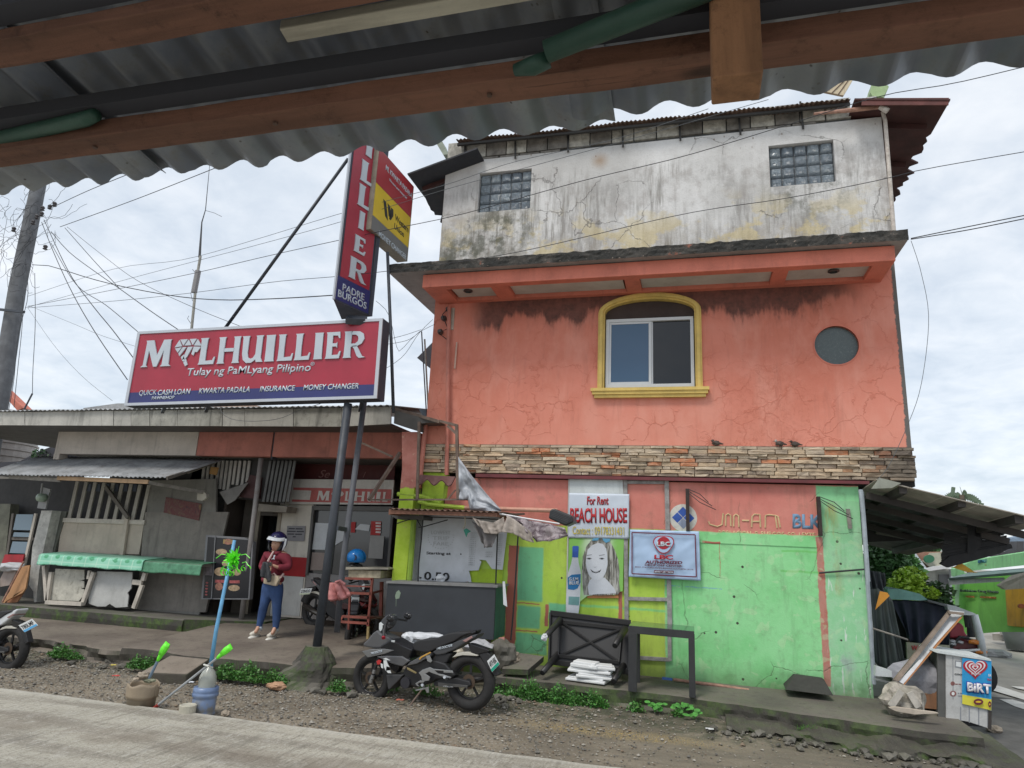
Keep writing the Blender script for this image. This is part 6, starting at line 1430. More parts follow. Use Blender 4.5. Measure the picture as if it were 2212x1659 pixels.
bt('G.S.M.',B4,(230,1185),(335,1183),(232,1150),M_PW,gp_,yp_-0.010,bold=0.03,dep=0.002);bt('BLUE',B4,(232,1225),(335,1222),(234,1190),M_PW,gp_,yp_-0.010,bold=0.04,dep=0.002)
wq(B4,((225,1430),(335,1440),(340,1350),(228,1345)),yp_-0.006,'printed_water',paint('print_teal',(0.16,0.34,0.34),0.2,0.1),gp_,0.003)
lb=thing('courier_banner','pale blue courier drop-off banner with dark red logo and border line','banner',W(*B4(1220,1160),YW-0.07))
M_LBC=paint('banner_pale_blue',(0.40,0.54,0.74),0.08,0.1,(0.25,0.33,0.45),0.45,sc=1.5,streak=0,bump=0.0,fine=0.04)
cloth_quad(B4,(865,652),(1580,672),(1598,1182),(850,1140),YW-0.07,'sheet',M_LBC,lb,0.022,7,40,26)
yl=YW-0.118;M_MARP=flat('maroon_print',(0.13,0.012,0.035),0.5);M_REDP=flat('logo_red',(0.38,0.015,0.03),0.45)
bc=[(885,682),(1540,706),(1552,1143),(885,1110)]
for i in range(4):
    a,b=bc[i],bc[(i+1)% 4];vbar(B4,a,b,0.016,yl,'border_line',M_MARP,lb,0.002)
def rtri(cx,cy,r,f=B4):
    out=[]
    for i in range(36):
        a=2*math.pi*i/36;rr_=r*(1+0.10*math.cos(3*(a-math.pi/2)));out.append((cx+rr_*math.cos(a)*1.08,cy+rr_*math.sin(a)*0.95))
    return out
wq(B4,rtri(1213,800,98),yl,'logo',M_REDP,lb,0.002);wq(B4,rtri(1213,800,88),yl-0.003,'logo',M_LBC,lb,0.002);oval(B4,1213,792,68,66,yl-0.006,'logo',M_REDP,lb,0.002)
bt('LBC',B4,(1138,825),(1285,828),(1140,775),M_SWH,lb,yl-0.009,bold=0.05);bt('LBC',B4,(1115,960),(1310,965),(1117,912),M_REDP,lb,yl,bold=0.05)
bt('AUTHORIZED',B4,(1022,1005),(1405,1012),(1025,972),M_MARP,lb,yl,bold=0.045);bt('DROP OFF CENTER',B4,(1018,1028),(1405,1040),(1018,1007),M_MARP,lb,yl,bold=0.02)
bt('BRGY. STA. SOFIA PADRE BURGOS, SOUTHERN LEYTE',B4,(918,1047),(1522,1075),(918,1033),M_MARP,lb,yl,bold=0.02)
wq(B4,((1112,1102),(1316,1110),(1318,1080),(1112,1074)),yl,'number_plate',M_MARP,lb,0.002);bt('#0967 687 9438',B4,(1118,1099),(1310,1106),(1118,1080),M_SWH,lb,yl-0.004,bold=0.03)
# ================================================================== stall beside the door
stl=thing('snack_stall','small stall with black counter, torn price sheet, wire frame and low rusty roof','stall',W(*A12(650,830),9.9)+Vector((0,0,-0.25)))
YC=9.72
M_CHAR=paint('charcoal_panel',(0.034,0.038,0.045),0.15,0.2,(0.02,0.02,0.02),0.55,sc=2,streak=0,bsc=200,bump=0.08)
cp=[W(*A12(*p),YC) for p in ((272,770),(985,830),(1000,490),(300,462))]
ct_=MB().prism(cp,(0,0.035,0)).build('counter_front',M_CHAR,stl,0.003)
M_GRB=paint('dark_green_board',(0.035,0.13,0.085),0.2,0.3)
MB().prism([cp[1]+Vector((0.001,0.037,0)),cp[1]+Vector((0.001,0.6,0)),cp[2]+Vector((0.001,0.6,0)),cp[2]+Vector((0.001,0.037,0))],(-0.03,0,0)).build('counter_side',M_GRB,stl)
MB().prism([cp[3]+Vector((-0.02,-0.02,0.001)),cp[2]+Vector((0.03,-0.02,0.001)),cp[2]+Vector((0.03,0.62,0.001)),cp[3]+Vector((-0.02,0.62,0.001))],(0,0,0.03)).build('counter_top',paint('counter_top',(0.20,0.20,0.20),0.15,0.4),stl)
wq(A12,((352,565),(375,560),(385,525),(372,505),(355,520),(348,545)),YC-0.003,'leaf_emblem',paint('leaf_green',(0.24,0.31,0.23),0.15,0.2),stl,0.002);vbar(A12,(355,565),(354,612),0.006,YC-0.003,'leaf_emblem',paint('leaf_green',(0,0,0)),stl,0.002)
for p in ((300,770),(960,826)):
    a=W(*A12(*p),YC+0.1);MB().bar(a,(a.x,a.y,0.28),0.05).build('leg',M_RST,stl)
# price sheet, torn at the lower right
YQ=YW-0.06
def mat_sheetp():
    m=MT('price_sheet');n=m.noise(3,5);b=m.mix(m.step(n,.3,.7),(0.50,0.52,0.55),(0.60,0.62,0.66));b=m.mix(m.mul(m.step(m.noise(7,6,.7),.55,.75),.35),b,(0.28,0.27,0.25));m.col(b);m.rough(0.5);m.bump(n,0.2,0.02);return m.m
M_SHT=mat_sheetp()
ps=wq(B3,((460,1190),(840,1200),(905,1200),(985,1190),(1020,1225),(1010,1150),(990,1080),(1090,1075),(1120,985),(1095,965),(1165,970),(1230,1060),(1340,1070),(1360,900),(1385,690),(1300,520),(520,480),(512,560)),YQ,'price_sheet',M_SHT,stl,0.008)
wq(B3,((400,1200),(462,1200),(515,540),(450,540)),YQ+0.02,'side_sheet',paint('grey_sheet',(0.33,0.34,0.35),0.1,0.3),stl,0.01)
wq(B3,((1010,1250),(1330,1250),(1345,1060),(1000,1060)),YQ+0.04,'lime_back',paint('lime_board',(0.42,0.60,0.03),0.15,0.3),stl,0.01)
ys_=YQ-0.003;M_INKB=flat('black_print',(0,0,0));M_FAD=flat('faded_print',(0.40,0.42,0.43),0.6)
bt('Starting at',B3,(550,918),(803,925),(551,880),M_INKB,ps,ys_,'sheet_lettering',0.015);oval(B3,907,907,8,8,ys_-0.001,'print_dot',M_INKB,ps,0.002,10)
bt('0.50',B3,(525,1172),(788,1185),(530,1088),M_INKB,ps,ys_,'sheet_lettering',0.02)
for i,s_ in enumerate(('LOWEST','TRIP','FARE')):bt(s_,B3,(600+12*i,700+58*i),(800-12*i,704+58*i),(600+12*i,662+58*i),M_FAD,ps,ys_,'sheet_lettering',0.0)
for i in range(28):
    a=2*math.pi*i/28
    if math.sin(a)> -0.35:wq(B3,[(700+140*math.cos(a+d_)*r_,735+122*math.sin(a+d_)*r_) for d_,r_ in ((-0.05,0.9),(0.0,1.0),(0.05,0.9))],ys_-0.001,'print_burst',M_FAD,ps,0.002)
for c_,(x0,x1,y0,y1) in enumerate(((1005,1068,680,1050),(1160,1235,880,960),(1290,1340,700,1040))):
    n_=int((y1-y0)/22)
    for i in range(n_):
        xx=x0-i*1.3;bt('%d.%04d .%d' % (i//3+1,(i*2700+410)% 10000,i % 9),B3,(xx,y0+i*22+13),(xx+x1-x0,y0+i*22+14),(xx,y0+i*22),flat('grey_print2',(0.33,0.34,0.35)),ps,ys_,'sheet_lettering',0.0,0.002)
tag(rock('plastic_bag',W(*B3(700,1160),10.2),(0.085,0.07,0.06),flat('bag_white',(0.62,0.64,0.67),0.35),8),'crumpled white plastic bag on the black stall counter','bag')
wq(B3,((475,1140),(505,1150),(480,1168)),YQ-0.01,'sheet_tear',M_INKB,stl,0.002)
# wire frame
M_WIRE=flat('black_wire',(0.018,0.018,0.02),0.6)
def rod(f,pts_,y,r=0.008,nm='wire',par=None,m_=None):return MB().tube([W(*f(*p),y) for p in pts_],r,6).build(nm,m_ or M_WIRE,par)
rod(B3,((515,540),(498,750),(470,1010),(463,1192)),9.95,0.011,'wire',stl);rod(B3,((1290,640),(1280,900),(1268,1250)),9.95,0.011,'wire',stl);rod(B3,((450,545),(500,628),(770,552)),9.95,0.009,'wire',stl);rod(B3,((520,520),(1290,545)),9.95,0.009,'wire',stl);rod(B3,((470,628),(500,630),(495,750)),9.95,0.009,'wire',stl)
rod(B3,((240,590),(380,545)),9.9,0.009,'wire',stl);rod(B3,((1290,545),(1300,560)),9.95,0.009,'wire',stl)
# roof of the stall
a0_,a1_=W(*B3(165,435),9.5),W(*B3(1320,470),9.5)
sheet('stall_roof_sheet',a0_,a1_,a0_+Vector((0.05,0.95,0.02)),a1_+Vector((0.05,0.95,0.02)),19,0.013,M_RUST,stl,nv=3,cyc=6,dents=0.02)
bq0,bq1=W(*B3(175,470),9.56),W(*B3(1290,500),9.56)
MB().bar(bq0,bq1,0.05,0.055).build('front_rail',M_TIMB,stl);MB().bar(bq0+Vector((0,0,0)),bq0+Vector((0,0.8,0.0)),0.05,0.08).build('side_rail',M_TIMB,stl);MB().bar(bq1,bq1+Vector((0,0.8,0.0)),0.05,0.06).build('side_rail',M_TIMB,stl)
MB().prism([W(*B3(*p),9.9) for p in ((180,500),(520,505),(515,550),(430,545),(250,545),(200,520))],(0,0.4,0)).build('dark_valance',M_SHADE,stl)
MB().bar(W(*B3(1300,505),9.6),W(*B3(1560,490),10.2),0.04,0.03).build('side_rail',M_RST,stl)
rod(B3,((950,520),(955,600),(930,640)),9.9,0.012,'hook',stl,paint('bare_plaster',(0,0,0)))
tag(wq(B3,((935,655),(965,640),(1010,670),(975,690),(962,730)),9.85,'rag',paint('teal_rag',(0.05,0.30,0.22),0.2,0.2),None,0.02),'small teal rag tied to the hook above the price sheet','rag')
tag(rod(B3,((1505,640),(1490,900),(1470,1250),(1440,1640),(1425,1800)),9.9,0.012),'thin black upright rod in front of the teal door patch','rod')
# draped cloth over a white rod
dc=thing('draped_cloth','faded purple and grey cloth bundled over a white rod beside the stall roof','cloth',W(*B3(1600,700),9.6))
rod(B3,((1310,488),(1600,540),(1930,592)),9.55,0.012,'rod',dc,flat('white_rod',(0.6,0.6,0.62),0.4))
def mat_rag():
    m=MT('faded_purple_cloth');n=m.noise(9,6,0.7,dist=1.2);m.col(m.ramp(n,[(0.32,(0.08,0.06,0.07)),(0.46,(0.23,0.18,0.20)),(0.56,(0.42,0.37,0.38)),(0.68,(0.27,0.21,0.22))]));m.rough(0.9);m.bump(n,0.6,0.02);return m.m
M_RAG=mat_rag();M_RAG2=paint('grey_buff_cloth',(0.38,0.33,0.29),0.25,0.35,(0.14,0.11,0.10),0.9,sc=5)
def drape(f,top,bot,y,name,mat,par,folds=5,amp=0.04,nu=40,nv=12,th=0.006,seed=0):
    T=[W(*f(*p),y) for p in top];B=[W(*f(*p),y) for p in bot]
    def ip(L_,u):
        t=u*(len(L_)-1);i=min(int(t),len(L_)-2);return L_[i].lerp(L_[i+1],t-i)
    def g(u,v):
        p=ip(B,u).lerp(ip(T,u),v);s=(1-v)*0.7+0.3
        return p+Vector((0,-amp*s*(math.sin(u*folds*6.28+v*2)+0.8*pnoise(Vector((u*5,v*4,seed)))),0.012*pnoise(Vector((u*9,v*7,seed)))))
    return MB().grid(g,nu,nv).build(name,mat,par,smooth=True,solid=th,fixn=False)
drape(B3,((1380,500),(1550,540),(1700,570),(1850,600),(1990,640)),((1400,560),(1560,650),(1690,780),(1850,770),(2020,720)),9.55,'cloth',M_RAG,dc,4,0.05,seed=2)
drape(B3,((1395,505),(1480,560),(1560,620),(1640,680)),((1330,680),(1450,690),(1560,760),(1665,790)),9.5,'cloth_strip',M_RAG2,dc,3,0.03,seed=5)
drape(B3,((1030,530),(1120,560),(1250,580),(1350,520)),((1070,580),(1160,690),(1270,700),(1390,660)),9.55,'cloth_strip',M_RAG2,dc,4,0.03,seed=8)
tag(drape(B3,((1020,560),(1150,640),(1290,700)),((1120,750),(1150,840),(1230,835)),9.62,'dark_cloth',paint('dark_grey_cloth',(0.15,0.14,0.14),0.2,0.3),None,2,0.03),'dark grey cloth flap hanging in front of the price sheet','cloth')
# silver tarpaulin
def mat_tarp():
    m=MT('silver_tarp');n=m.noise(4,5,0.6,dist=0.8);m.col(m.mix(m.step(n,.3,.7),(0.27,0.29,0.32),(0.42,0.44,0.48)));m.rough(0.45);m.bump(n,0.5,0.04);return m.m
tp=MB();
def tf(u,v):
    A_1=[A11(758,1300),A11(850,1430),A11(940,1540),A11(1035,1645)];B_1=[A11(762,1578),A11(820,1580),A11(835,1650),A11(1035,1655)]
    t=u*3;i=min(int(t),2);w_=t-i
    a=(lerp(A_1[i][0],A_1[i+1][0],w_),lerp(A_1[i][1],A_1[i+1][1],w_));b=(lerp(B_1[i][0],B_1[i+1][0],w_),lerp(B_1[i][1],B_1[i+1][1],w_))
    return W(lerp(b[0],a[0],v),lerp(b[1],a[1],v),9.9-0.10*pnoise(Vector((u*3.5,v*3,2)))-0.03*pnoise(Vector((u*11,v*9,4)))-0.15*u)
tag(MB().grid(tf,40,20).build('tarpaulin',mat_tarp(),None,smooth=True,solid=0.004,fixn=False),'torn silver-grey tarpaulin hanging from the steel frame corner','tarpaulin')
# black speaker box
sp_=thing('black_box','black plastic speaker box fixed on the wall left of the beach house banner','speaker',W(*B3(1940,600),9.7))
q=[W(*B3(*p),9.65) for p in ((1815,535),(1990,615),(2075,575),(2060,510),(1870,432),(1830,450))]
MB().prism(q,(0,0.35,0)).build('case',flat('black_plastic',(0.022,0.024,0.026),0.4),sp_,0.02)
for i in range(4):vbar(B3,(1845+8*i,505-14*i),(2020+8*i,575-14*i),0.008,9.645,'rib',flat('black_rib',(0.05,0.05,0.055),0.4),sp_,0.006)
# step slab and clutter by the door
tag(MB().prism([W(*A12(1040,1015),9.5),W(*A12(1210,1022),9.5),W(*A12(1312,935),9.9),W(*A12(1120,908),10.1)],(0,0,-0.07)).build('step_slab',M_WALK),'worn grey concrete step slab in front of the painted door','step')
tag(rock('rubble_lump',W(*A12(1045,920),9.7),(0.20,0.15,0.20),M_ROCK,12),'mossy lump of concrete at the foot of the red post by the stall','stone')
tag(rock('concrete_lump',W(*A12(1120,945),9.75),(0.09,0.08,0.09),M_RUB,14),'small pale lump of concrete on the step slab','stone')
for i,(p,s,lab,mt) in enumerate((((560,820),(0.30,0.12,0.085),'white plastic sacks stuffed under the black stall counter, largest one','bag_white'),((440,830),(0.13,0.12,0.12),'translucent bag of rubbish under the left of the stall counter','bag_white'),((880,870),(0.22,0.15,0.09),'crumpled grey-white sack behind the tail of the black motorcycle','bag_grey'),((740,895),(0.15,0.12,0.10),'cream coloured bag behind the rear wheel of the black motorcycle','bag_cream'))):
    c4={'bag_white':(0,0,0),'bag_grey':(0.42,0.42,0.44),'bag_cream':(0.55,0.50,0.40)}[mt]
    tag(rock('sack',W(*A12(*p),9.55),s,flat(mt,c4,0.4),20+i,sub=3),lab,'sack')
tag(wq(A12,((1050,600),(1075,615),(1068,540),(1060,450),(1045,450)),9.68,'paper_scrap',M_PAPER,None,0.004),'white paper scrap hanging at the right end of the black counter','paper')
tag(wq(A12,((1025,865),(1060,870),(1055,810),(1020,815)),9.7,'pink_rag',paint('pink_rag',(0.55,0.24,0.20),0.1,0.2),None,0.03),'pinkish rag under the corner of the black counter','rag')
# ================================================================== tables and foam lids on the walkway
M_BPL=flat('black_table_plastic',(0.020,0.019,0.019),0.45,var=0.25)
tt=thing('plastic_table','black plastic table tipped on its side against the wall with its legs sticking out','table',W(*C8(700,850),9.95))
YT0,YT1=10.22,10.0
tq=[W(*C8(250,725),YT1),W(*C8(1195,845),YT1),W(*C8(1222,268),YT0),W(*C8(268,150),YT0)]
MB().prism(tq,(0,0.03,0)).build('tabletop',M_BPL,tt,0.012)
def tlp(u,v,d=0.0):return (tq[0]*(1-u)+tq[1]*u)*(1-v)+(tq[3]*(1-u)+tq[2]*u)*v+Vector((0,-d,0))
for a,b in (((0,0),(1,0)),((1,0),(1,1)),((1,1),(0,1)),((0,1),(0,0))):MB().bar(tlp(*a,0.03),tlp(*b,0.03),0.025,0.075).build('rim',M_BPL,tt,0.006)
for a,b in (((.12,.14),(.88,.16)),((.88,.16),(.90,.86)),((.9,.86),(.12,.84)),((.12,.84),(.12,.14))):MB().bar(tlp(*a,0.03),tlp(*b,0.03),0.02,0.05).build('stretcher',M_BPL,tt,0.004)
for a,b in (((.14,.84),(.88,.16)),((.14,.15),(.88,.84))):MB().bar(tlp(*a,0.02),tlp(*b,0.02),0.025,0.03).build('cross_brace',M_BPL,tt,0.004)
for (a,tip,sock) in (((380,240),(195,445),1),((1150,345),(1030,540),0),((360,640),(170,862),0),((1140,770),(1015,962),0)):
    P0_,P1_=W(*C8(*a),10.08),W(*C8(*tip),9.5)
    lg_=MB().tube([P0_,P0_.lerp(P1_,0.5),P1_],[0.05,0.043,0.038],14).build('leg',M_BPL,tt,smooth=True)
    d_=(P1_-P0_).normalized()
    if sock:rock('foot_cap',P1_,(0.045,0.05,0.045),flat('cap_white',(0.6,0.62,0.65)),5,lg_)
    else:MB().tube([P1_+d_*0.001,P1_+d_*0.003],0.028,12).build('leg_bore',flat('bore_black',(0.003,0.003,0.003),1.0),lg_)
mtb=thing('metal_table','square black metal table with thick legs standing beside the tipped plastic table','table',W(*C8(1600,1100),9.5))
YM=9.42;M_BMT=paint('black_powder_coat',(0.030,0.031,0.033),0.15,0.25,(0.06,0.06,0.05),0.5,sc=4,streak=0,bsc=200,bump=0.05)
f0,f1=W(*C8(1195,303),YM),W(*C8(1970,372),YM);bk1=G(*C8(1950,315),f1.z);dpt=min(0.62,bk1.y-f1.y)
MB().prism([f0,f1,f1+Vector((0,dpt,0)),f0+Vector((0,dpt,0))],(0,0,-0.02)).build('tabletop',mat_pane('green_glass_top',(0.04,0.10,0.06),0.12),mtb)
hgt=(W(*C8(1600,335),YM)-W(*C8(1600,425),YM)).length
for a,b in ((f0,f1),(f0+Vector((0,dpt,0)),f1+Vector((0,dpt,0)))):MB().prism([a+Vector((0,-0.003,-0.0)),b+Vector((0,-0.003,-0.0)),b+Vector((0,-0.003,-hgt)),a+Vector((0,-0.003,-hgt))],(0,0.03,0)).build('apron',M_BMT,mtb,0.003)
for a in (f0,f1):MB().box(min(a.x,a.x+0.03) if a is f0 else a.x-0.03,a.x+0.03 if a is f0 else a.x,a.y+0.03,a.y+dpt,a.z-hgt,a.z-0.001).build('apron',M_BMT,mtb)
wl=0.075
for a,sx_ in ((f0,1),(f1,-1)):
    for yy in (0.0,dpt-0.06):
        x0_,x1_=sorted((a.x-0.004*sx_,a.x+sx_*(wl+(0.03 if sx_ == 1 else 0))));zb_=0.235
        box('leg',x0_,x1_,a.y+yy-0.004,a.y+yy+0.06,zb_,a.z-hgt*0.98,M_BMT,mtb,0.003)
M_FOAM=paint('foam_white',(0.72,0.73,0.73),0.04,0.15,(0.4,0.4,0.38),0.7,sc=5,streak=0,bsc=150,bump=0.1,fine=0.08)
rr=random.Random(17)
foam=[((455,815),(935,940),0.30,-8,'lowest foam lid of the white pile, jutting out to the left'),((560,800),(1005,905),0.30,6,'second foam lid from the bottom of the white pile'),((465,730),(760,800),0.24,2,'narrow foam piece at the left of the middle of the white pile'),((600,745),(985,830),0.26,-3,'third foam lid of the white pile, open side to the right'),((700,680),(1015,755),0.26,10,'foam lid near the top of the white pile, pointing right'),((512,645),(840,770),0.26,-9,'topmost thick foam lid of the white pile')]
for i,(a,b,dp,rot_,lab) in enumerate(foam):
    p=W(*C8(a[0],b[1]-30),9.6);q_=W(*C8(b[0],b[1]-30),9.6);wd_=(q_-p).length;h_=0.055 if i != 5 else 0.075
    c=(p+q_)/2;z0_=0.275+0.052*i*1.0
    z0_=[0.262,0.315,0.372,0.376,0.432,0.434][i]
    t_=thing('foam_lid',lab,'foam lid',(c.x,9.72,z0_),'white foam lids piled on the walkway')
    o=MB();M4=Matrix.Translation((c.x,9.72,z0_))@ Matrix.Rotation(R_(rot_),4,'Z')@ Matrix.Rotation(R_(rr.uniform(-2,2)),4,'Y')
    def hb_(x0,x1,y0,y1,z0,z1):
        m_=MB().box(x0,x1,y0,y1,z0,z1);m_.v=[M4 @ v for v in m_.v];return m_
    hb_(-wd_/2,wd_/2,-dp/2,dp/2,0,h_*0.62).build('slab',M_FOAM,t_,0.010)
    hb_(-wd_/2+0.03,wd_/2-0.03,-dp/2+0.03,dp/2-0.03,h_*0.62,h_).build('lip',M_FOAM,t_,0.008)
rb_=thing('rubber_ramp','black rubber kerb ramp standing against the green wall near its right end','kerb ramp',W(*A22(820,1160),10.2))
M_RUBB=paint('black_rubber',(0.04,0.038,0.035),0.2,0.3,(0.08,0.07,0.06),0.8,sc=6,streak=0)
q=[W(*A22(*p),9.95) for p in ((665,1152),(980,1192))];t_=[W(*A22(*p),10.25) for p in ((915,1082),(725,1056))]
MB().hexa([q[0],q[1],q[1]+Vector((-0.02,0.42,0)),q[0]+Vector((0.02,0.42,0)),t_[1],t_[0],t_[0]+Vector((0,0.12,0)),t_[1]+Vector((0,0.12,0))]).build('block',M_RUBB,rb_,0.012)
tag(MB().tube([W(*A22(-60,1085),10.2),W(*A22(200,1120),10.2),W(*A22(430,1155),10.2)],0.02).build('wooden_stick',paint('rusty_pipe',(0,0,0))),'long reddish stick lying on the walkway at the foot of the green wall','stick')
tag(MB().bar(W(*C8(1590,925),10.0),W(*C8(1710,940),10.0),0.04,0.03).build('blue_scrap',paint('blue_plastic',(0.05,0.13,0.38),0.1,0.2)),'short blue plastic scrap on the walkway behind the metal table','scrap')
# ================================================================== rack, helmet, bag, bucket group
rk=thing('metal_rack','red-brown angle iron rack with a wooden crate shelf in front of the shop window','rack',W(*C6(760,1250),10.2))
M_RRK=paint('red_oxide_iron',(0.26,0.07,0.05),0.25,0.4,(0.10,0.06,0.04),0.7,sc=6)
yk_=10.05
def c6b(a,b,w_=0.035,y=yk_,y1=None,nm='bar',m_=None):return MB().bar(W(*C6(*a),y),W(*C6(*b),y1 or y),w_,w_).build(nm,m_ or M_RRK,rk)
c6b((895,665),(845,1200),0.035,nm='leg');c6b((850,1205),(842,1345),0.035,nm='leg',m_=paint('yellow_worn_leg',(0.42,0.30,0.13),0.3,0.4));c6b((590,660),(900,668));c6b((600,745),(880,755),0.02);c6b((620,825),(880,835));c6b((560,1090),(860,1105));c6b((530,1150),(850,1170))
c6b((640,860),(625,1240),0.03,10.5,nm='leg');c6b((1000,700),(990,1110),0.05,10.6,nm='leg');c6b((860,835),(1000,800),0.03,yk_,10.6);c6b((850,1105),(1000,1110),0.03,yk_,10.6);c6b((530,1150),(560,1090),0.03,yk_,10.4)
MB().prism([W(*C6(560,1105),yk_),W(*C6(850,1130),yk_),W(*C6(850,1130),yk_)+Vector((0.1,0.5,0)),W(*C6(560,1105),yk_)+Vector((0.1,0.5,0))],(0,0,0.012)).build('shelf',paint('brown_board',(0.14,0.08,0.05),0.2,0.3),rk)
MB().prism([W(*C6(585,662),yk_),W(*C6(880,668),yk_),W(*C6(880,668),yk_)+Vector((0.1,0.55,0)),W(*C6(585,662),yk_)+Vector((0.1,0.55,0))],(0,0,0.012)).build('shelf',paint('brown_board',(0,0,0)),rk)
cr_=thing('wooden_crate','shallow worn wooden crate lying on top of the red-brown rack','crate',W(*C6(800,660),10.25))
MB().prism([W(*C6(625,650),yk_+0.05),W(*C6(985,660),yk_+0.05),W(*C6(990,575),yk_+0.05),W(*C6(625,565),yk_+0.05)],(0,0.45,0)).build('side_board',paint('worn_crate',(0.42,0.37,0.26),0.3,0.6,(0.12,0.09,0.06),0.8,sc=9),cr_)
MB().prism([W(*C6(590,560),yk_),W(*C6(1075,560),yk_),W(*C6(1070,542),yk_),W(*C6(595,532),yk_)],(0,0.55,0)).build('top_board',paint('crate_top',(0.34,0.31,0.25),0.2,0.4),cr_)
hm=thing('blue_helmet','bright blue open-face helmet resting upside down on the crate','helmet',W(*C6(720,530),10.2))
hc=W(*C6(715,425),10.3);hr_=0.17
def dome(c,rx,ry,rz,v0=-0.35,nu=24,nv=12,lean=0.0):
    def f(u,v):
        a=2*math.pi*u;t=lerp(v0,1,v)*math.pi/2;return Vector(c)+Vector((rx*math.cos(a)*math.cos(t)+lean*math.sin(t)*0.1,ry*math.sin(a)*math.cos(t),rz*math.sin(t)))
    return MB().grid(f,nu,nv)
M_HBL=flat('helmet_blue',(0.01,0.16,0.46),0.2);dome(hc,hr_*0.85,hr_,hr_*0.8).build('shell',M_HBL,hm,smooth=True,solid=0.012)
oval(C6,690,425,24,34,hc.y-hr_*0.95,'dark_visor',flat('navy_dark',(0.01,0.02,0.06),0.2),hm,0.02);rock('padding',hc+Vector((0,0,-0.13)),(0.11,0.12,0.05),M_INKB,3,hm)
pb=thing('pink_bag','faded pink shoulder bag hanging on the steel post between the two poles','bag',W(*C6(520,905),9.3))
drape(C6,((405,715),(470,705),(520,700),(585,720)),((420,905),(500,908),(580,895),(640,860)),9.3,'pouch',paint('faded_pink',(0.52,0.20,0.19),0.15,0.25,(0.22,0.08,0.08),0.6,sc=6),pb,2,0.05,th=0.05)
MB().tube([W(*C6(480,705),9.27),W(*C6(530,688),9.25),W(*C6(585,730),9.25)],0.02,8).build('handle',_mc['faded_pink'],pb)
# street-side markers
M_LBLUE=paint('light_blue_pipe',(0.13,0.36,0.60),0.12,0.25,(0.3,0.35,0.4),0.4,sc=12,streak=0.1);M_NEON=flat('neon_green_plastic',(0.16,0.88,0.04),0.35,var=0.15)
YJ=7.1
jug=thing('water_jug_marker','blue water gallon with a clear bottle and tall light blue pipe standing in it','marker',G(440,1546,0))
cj=W(*C4(1125,1100),YJ);rj=PR(C4,965,1285,1150,YJ)*0.93
zb0_,zt0_=W(*C4(1110,1270),YJ).z,W(*C4(1140,880),YJ).z
def hj(f):return lerp(zb0_,zt0_,f)
def mat_jug():
    m=MT('dusty_blue_plastic');b=m.mix(m.step(m.noise(4,5),.3,.7),(0.12,0.18,0.32),(0.20,0.27,0.42));b=m.mix(m.mul(m.step(m.noise(6,5),.42,.58),m.step(m.z,hj(0.85),hj(0.45))),b,(0.22,0.215,0.20));m.col(b);m.rough(0.35);m.b.inputs['Transmission Weight'].default_value=0.0;return m.m
MB().lathe([(rj*0.94,hj(0)),(rj*1.0,hj(.03)),(rj*1.0,hj(.14)),(rj*0.93,hj(.17)),(rj*0.96,hj(.22)),(rj*1.03,hj(.60)),(rj*0.98,hj(.66)),(rj*1.12,hj(.70)),(rj*1.12,hj(.80)),(rj*1.05,hj(.83)),(rj*1.09,hj(.86)),(rj*1.06,hj(1.0)),(rj*0.9,hj(1.01))],(cj.x,YJ,0),30).build('gallon_shell',mat_jug(),jug,smooth=True)
cb_=W(*C4(1175,760),YJ);rbt=PR(C4,1062,1288,760,YJ);zz0,zz1=zt0_-0.03,W(*C4(1190,610),YJ).z
hb2=lambda f:lerp(zz0,zz1,f)
def mat_bottle():
    m=MT('clear_bottle');m.col((0.50,0.52,0.47));m.rough(0.15);m.b.inputs['Transmission Weight'].default_value=0.35;m.bump(m.noise(9,3),0.2,0.01);return m.m
MB().lathe([(rbt*0.95,hb2(0)),(rbt,hb2(.1)),(rbt*0.96,hb2(.14)),(rbt,hb2(.2)),(rbt*0.97,hb2(.27)),(rbt*1.0,hb2(.34)),(rbt*0.95,hb2(.55)),(rbt*0.72,hb2(.75)),(rbt*0.35,hb2(.92)),(rbt*0.22,hb2(1.0))],(cb_.x,YJ,0),26).build('clear_bottle',mat_bottle(),jug,smooth=True)
pt0,pt1=W(*C4(1205,650),YJ),W(*A02(1520,182),YJ+0.05)
MB().tube([pt0,W(*A02(1400,770),YJ),pt1],[0.024,0.022,0.019],14).build('blue_pipe',M_LBLUE,jug,smooth=True)
rb1=thing('neon_ribbon','neon green ribbon pom-pom with curled streamers tied on the light blue pipe','ribbon',W(*A02(1520,310),YJ-0.04))
pc=W(*A02(1520,305),YJ-0.04);rr=random.Random(2);mb=MB()
for i in range(64):
    a=rr.uniform(0,6.28);e=rr.uniform(-1.3,0.9);d_=Vector((math.cos(a)*math.cos(e),-abs(math.sin(e))*0.8-0.1,math.sin(a)*math.cos(e))).normalized();L_=rr.uniform(0.075,0.14);s_=d_.cross(Vector((rr.uniform(-1,1),rr.uniform(-1,1),rr.uniform(-1,1)))).normalized()*rr.uniform(0.014,0.024)
    mid=pc+d_*L_*0.5;n_=d_.cross(s_).normalized()*0.012
    mb.poly([pc-s_*0.3,mid-s_+n_,pc+d_*L_,mid+s_+n_,pc+s_*0.3])
mb.build('ribbon_tuft',M_NEON,rb1,fixn=False)
mb=MB()
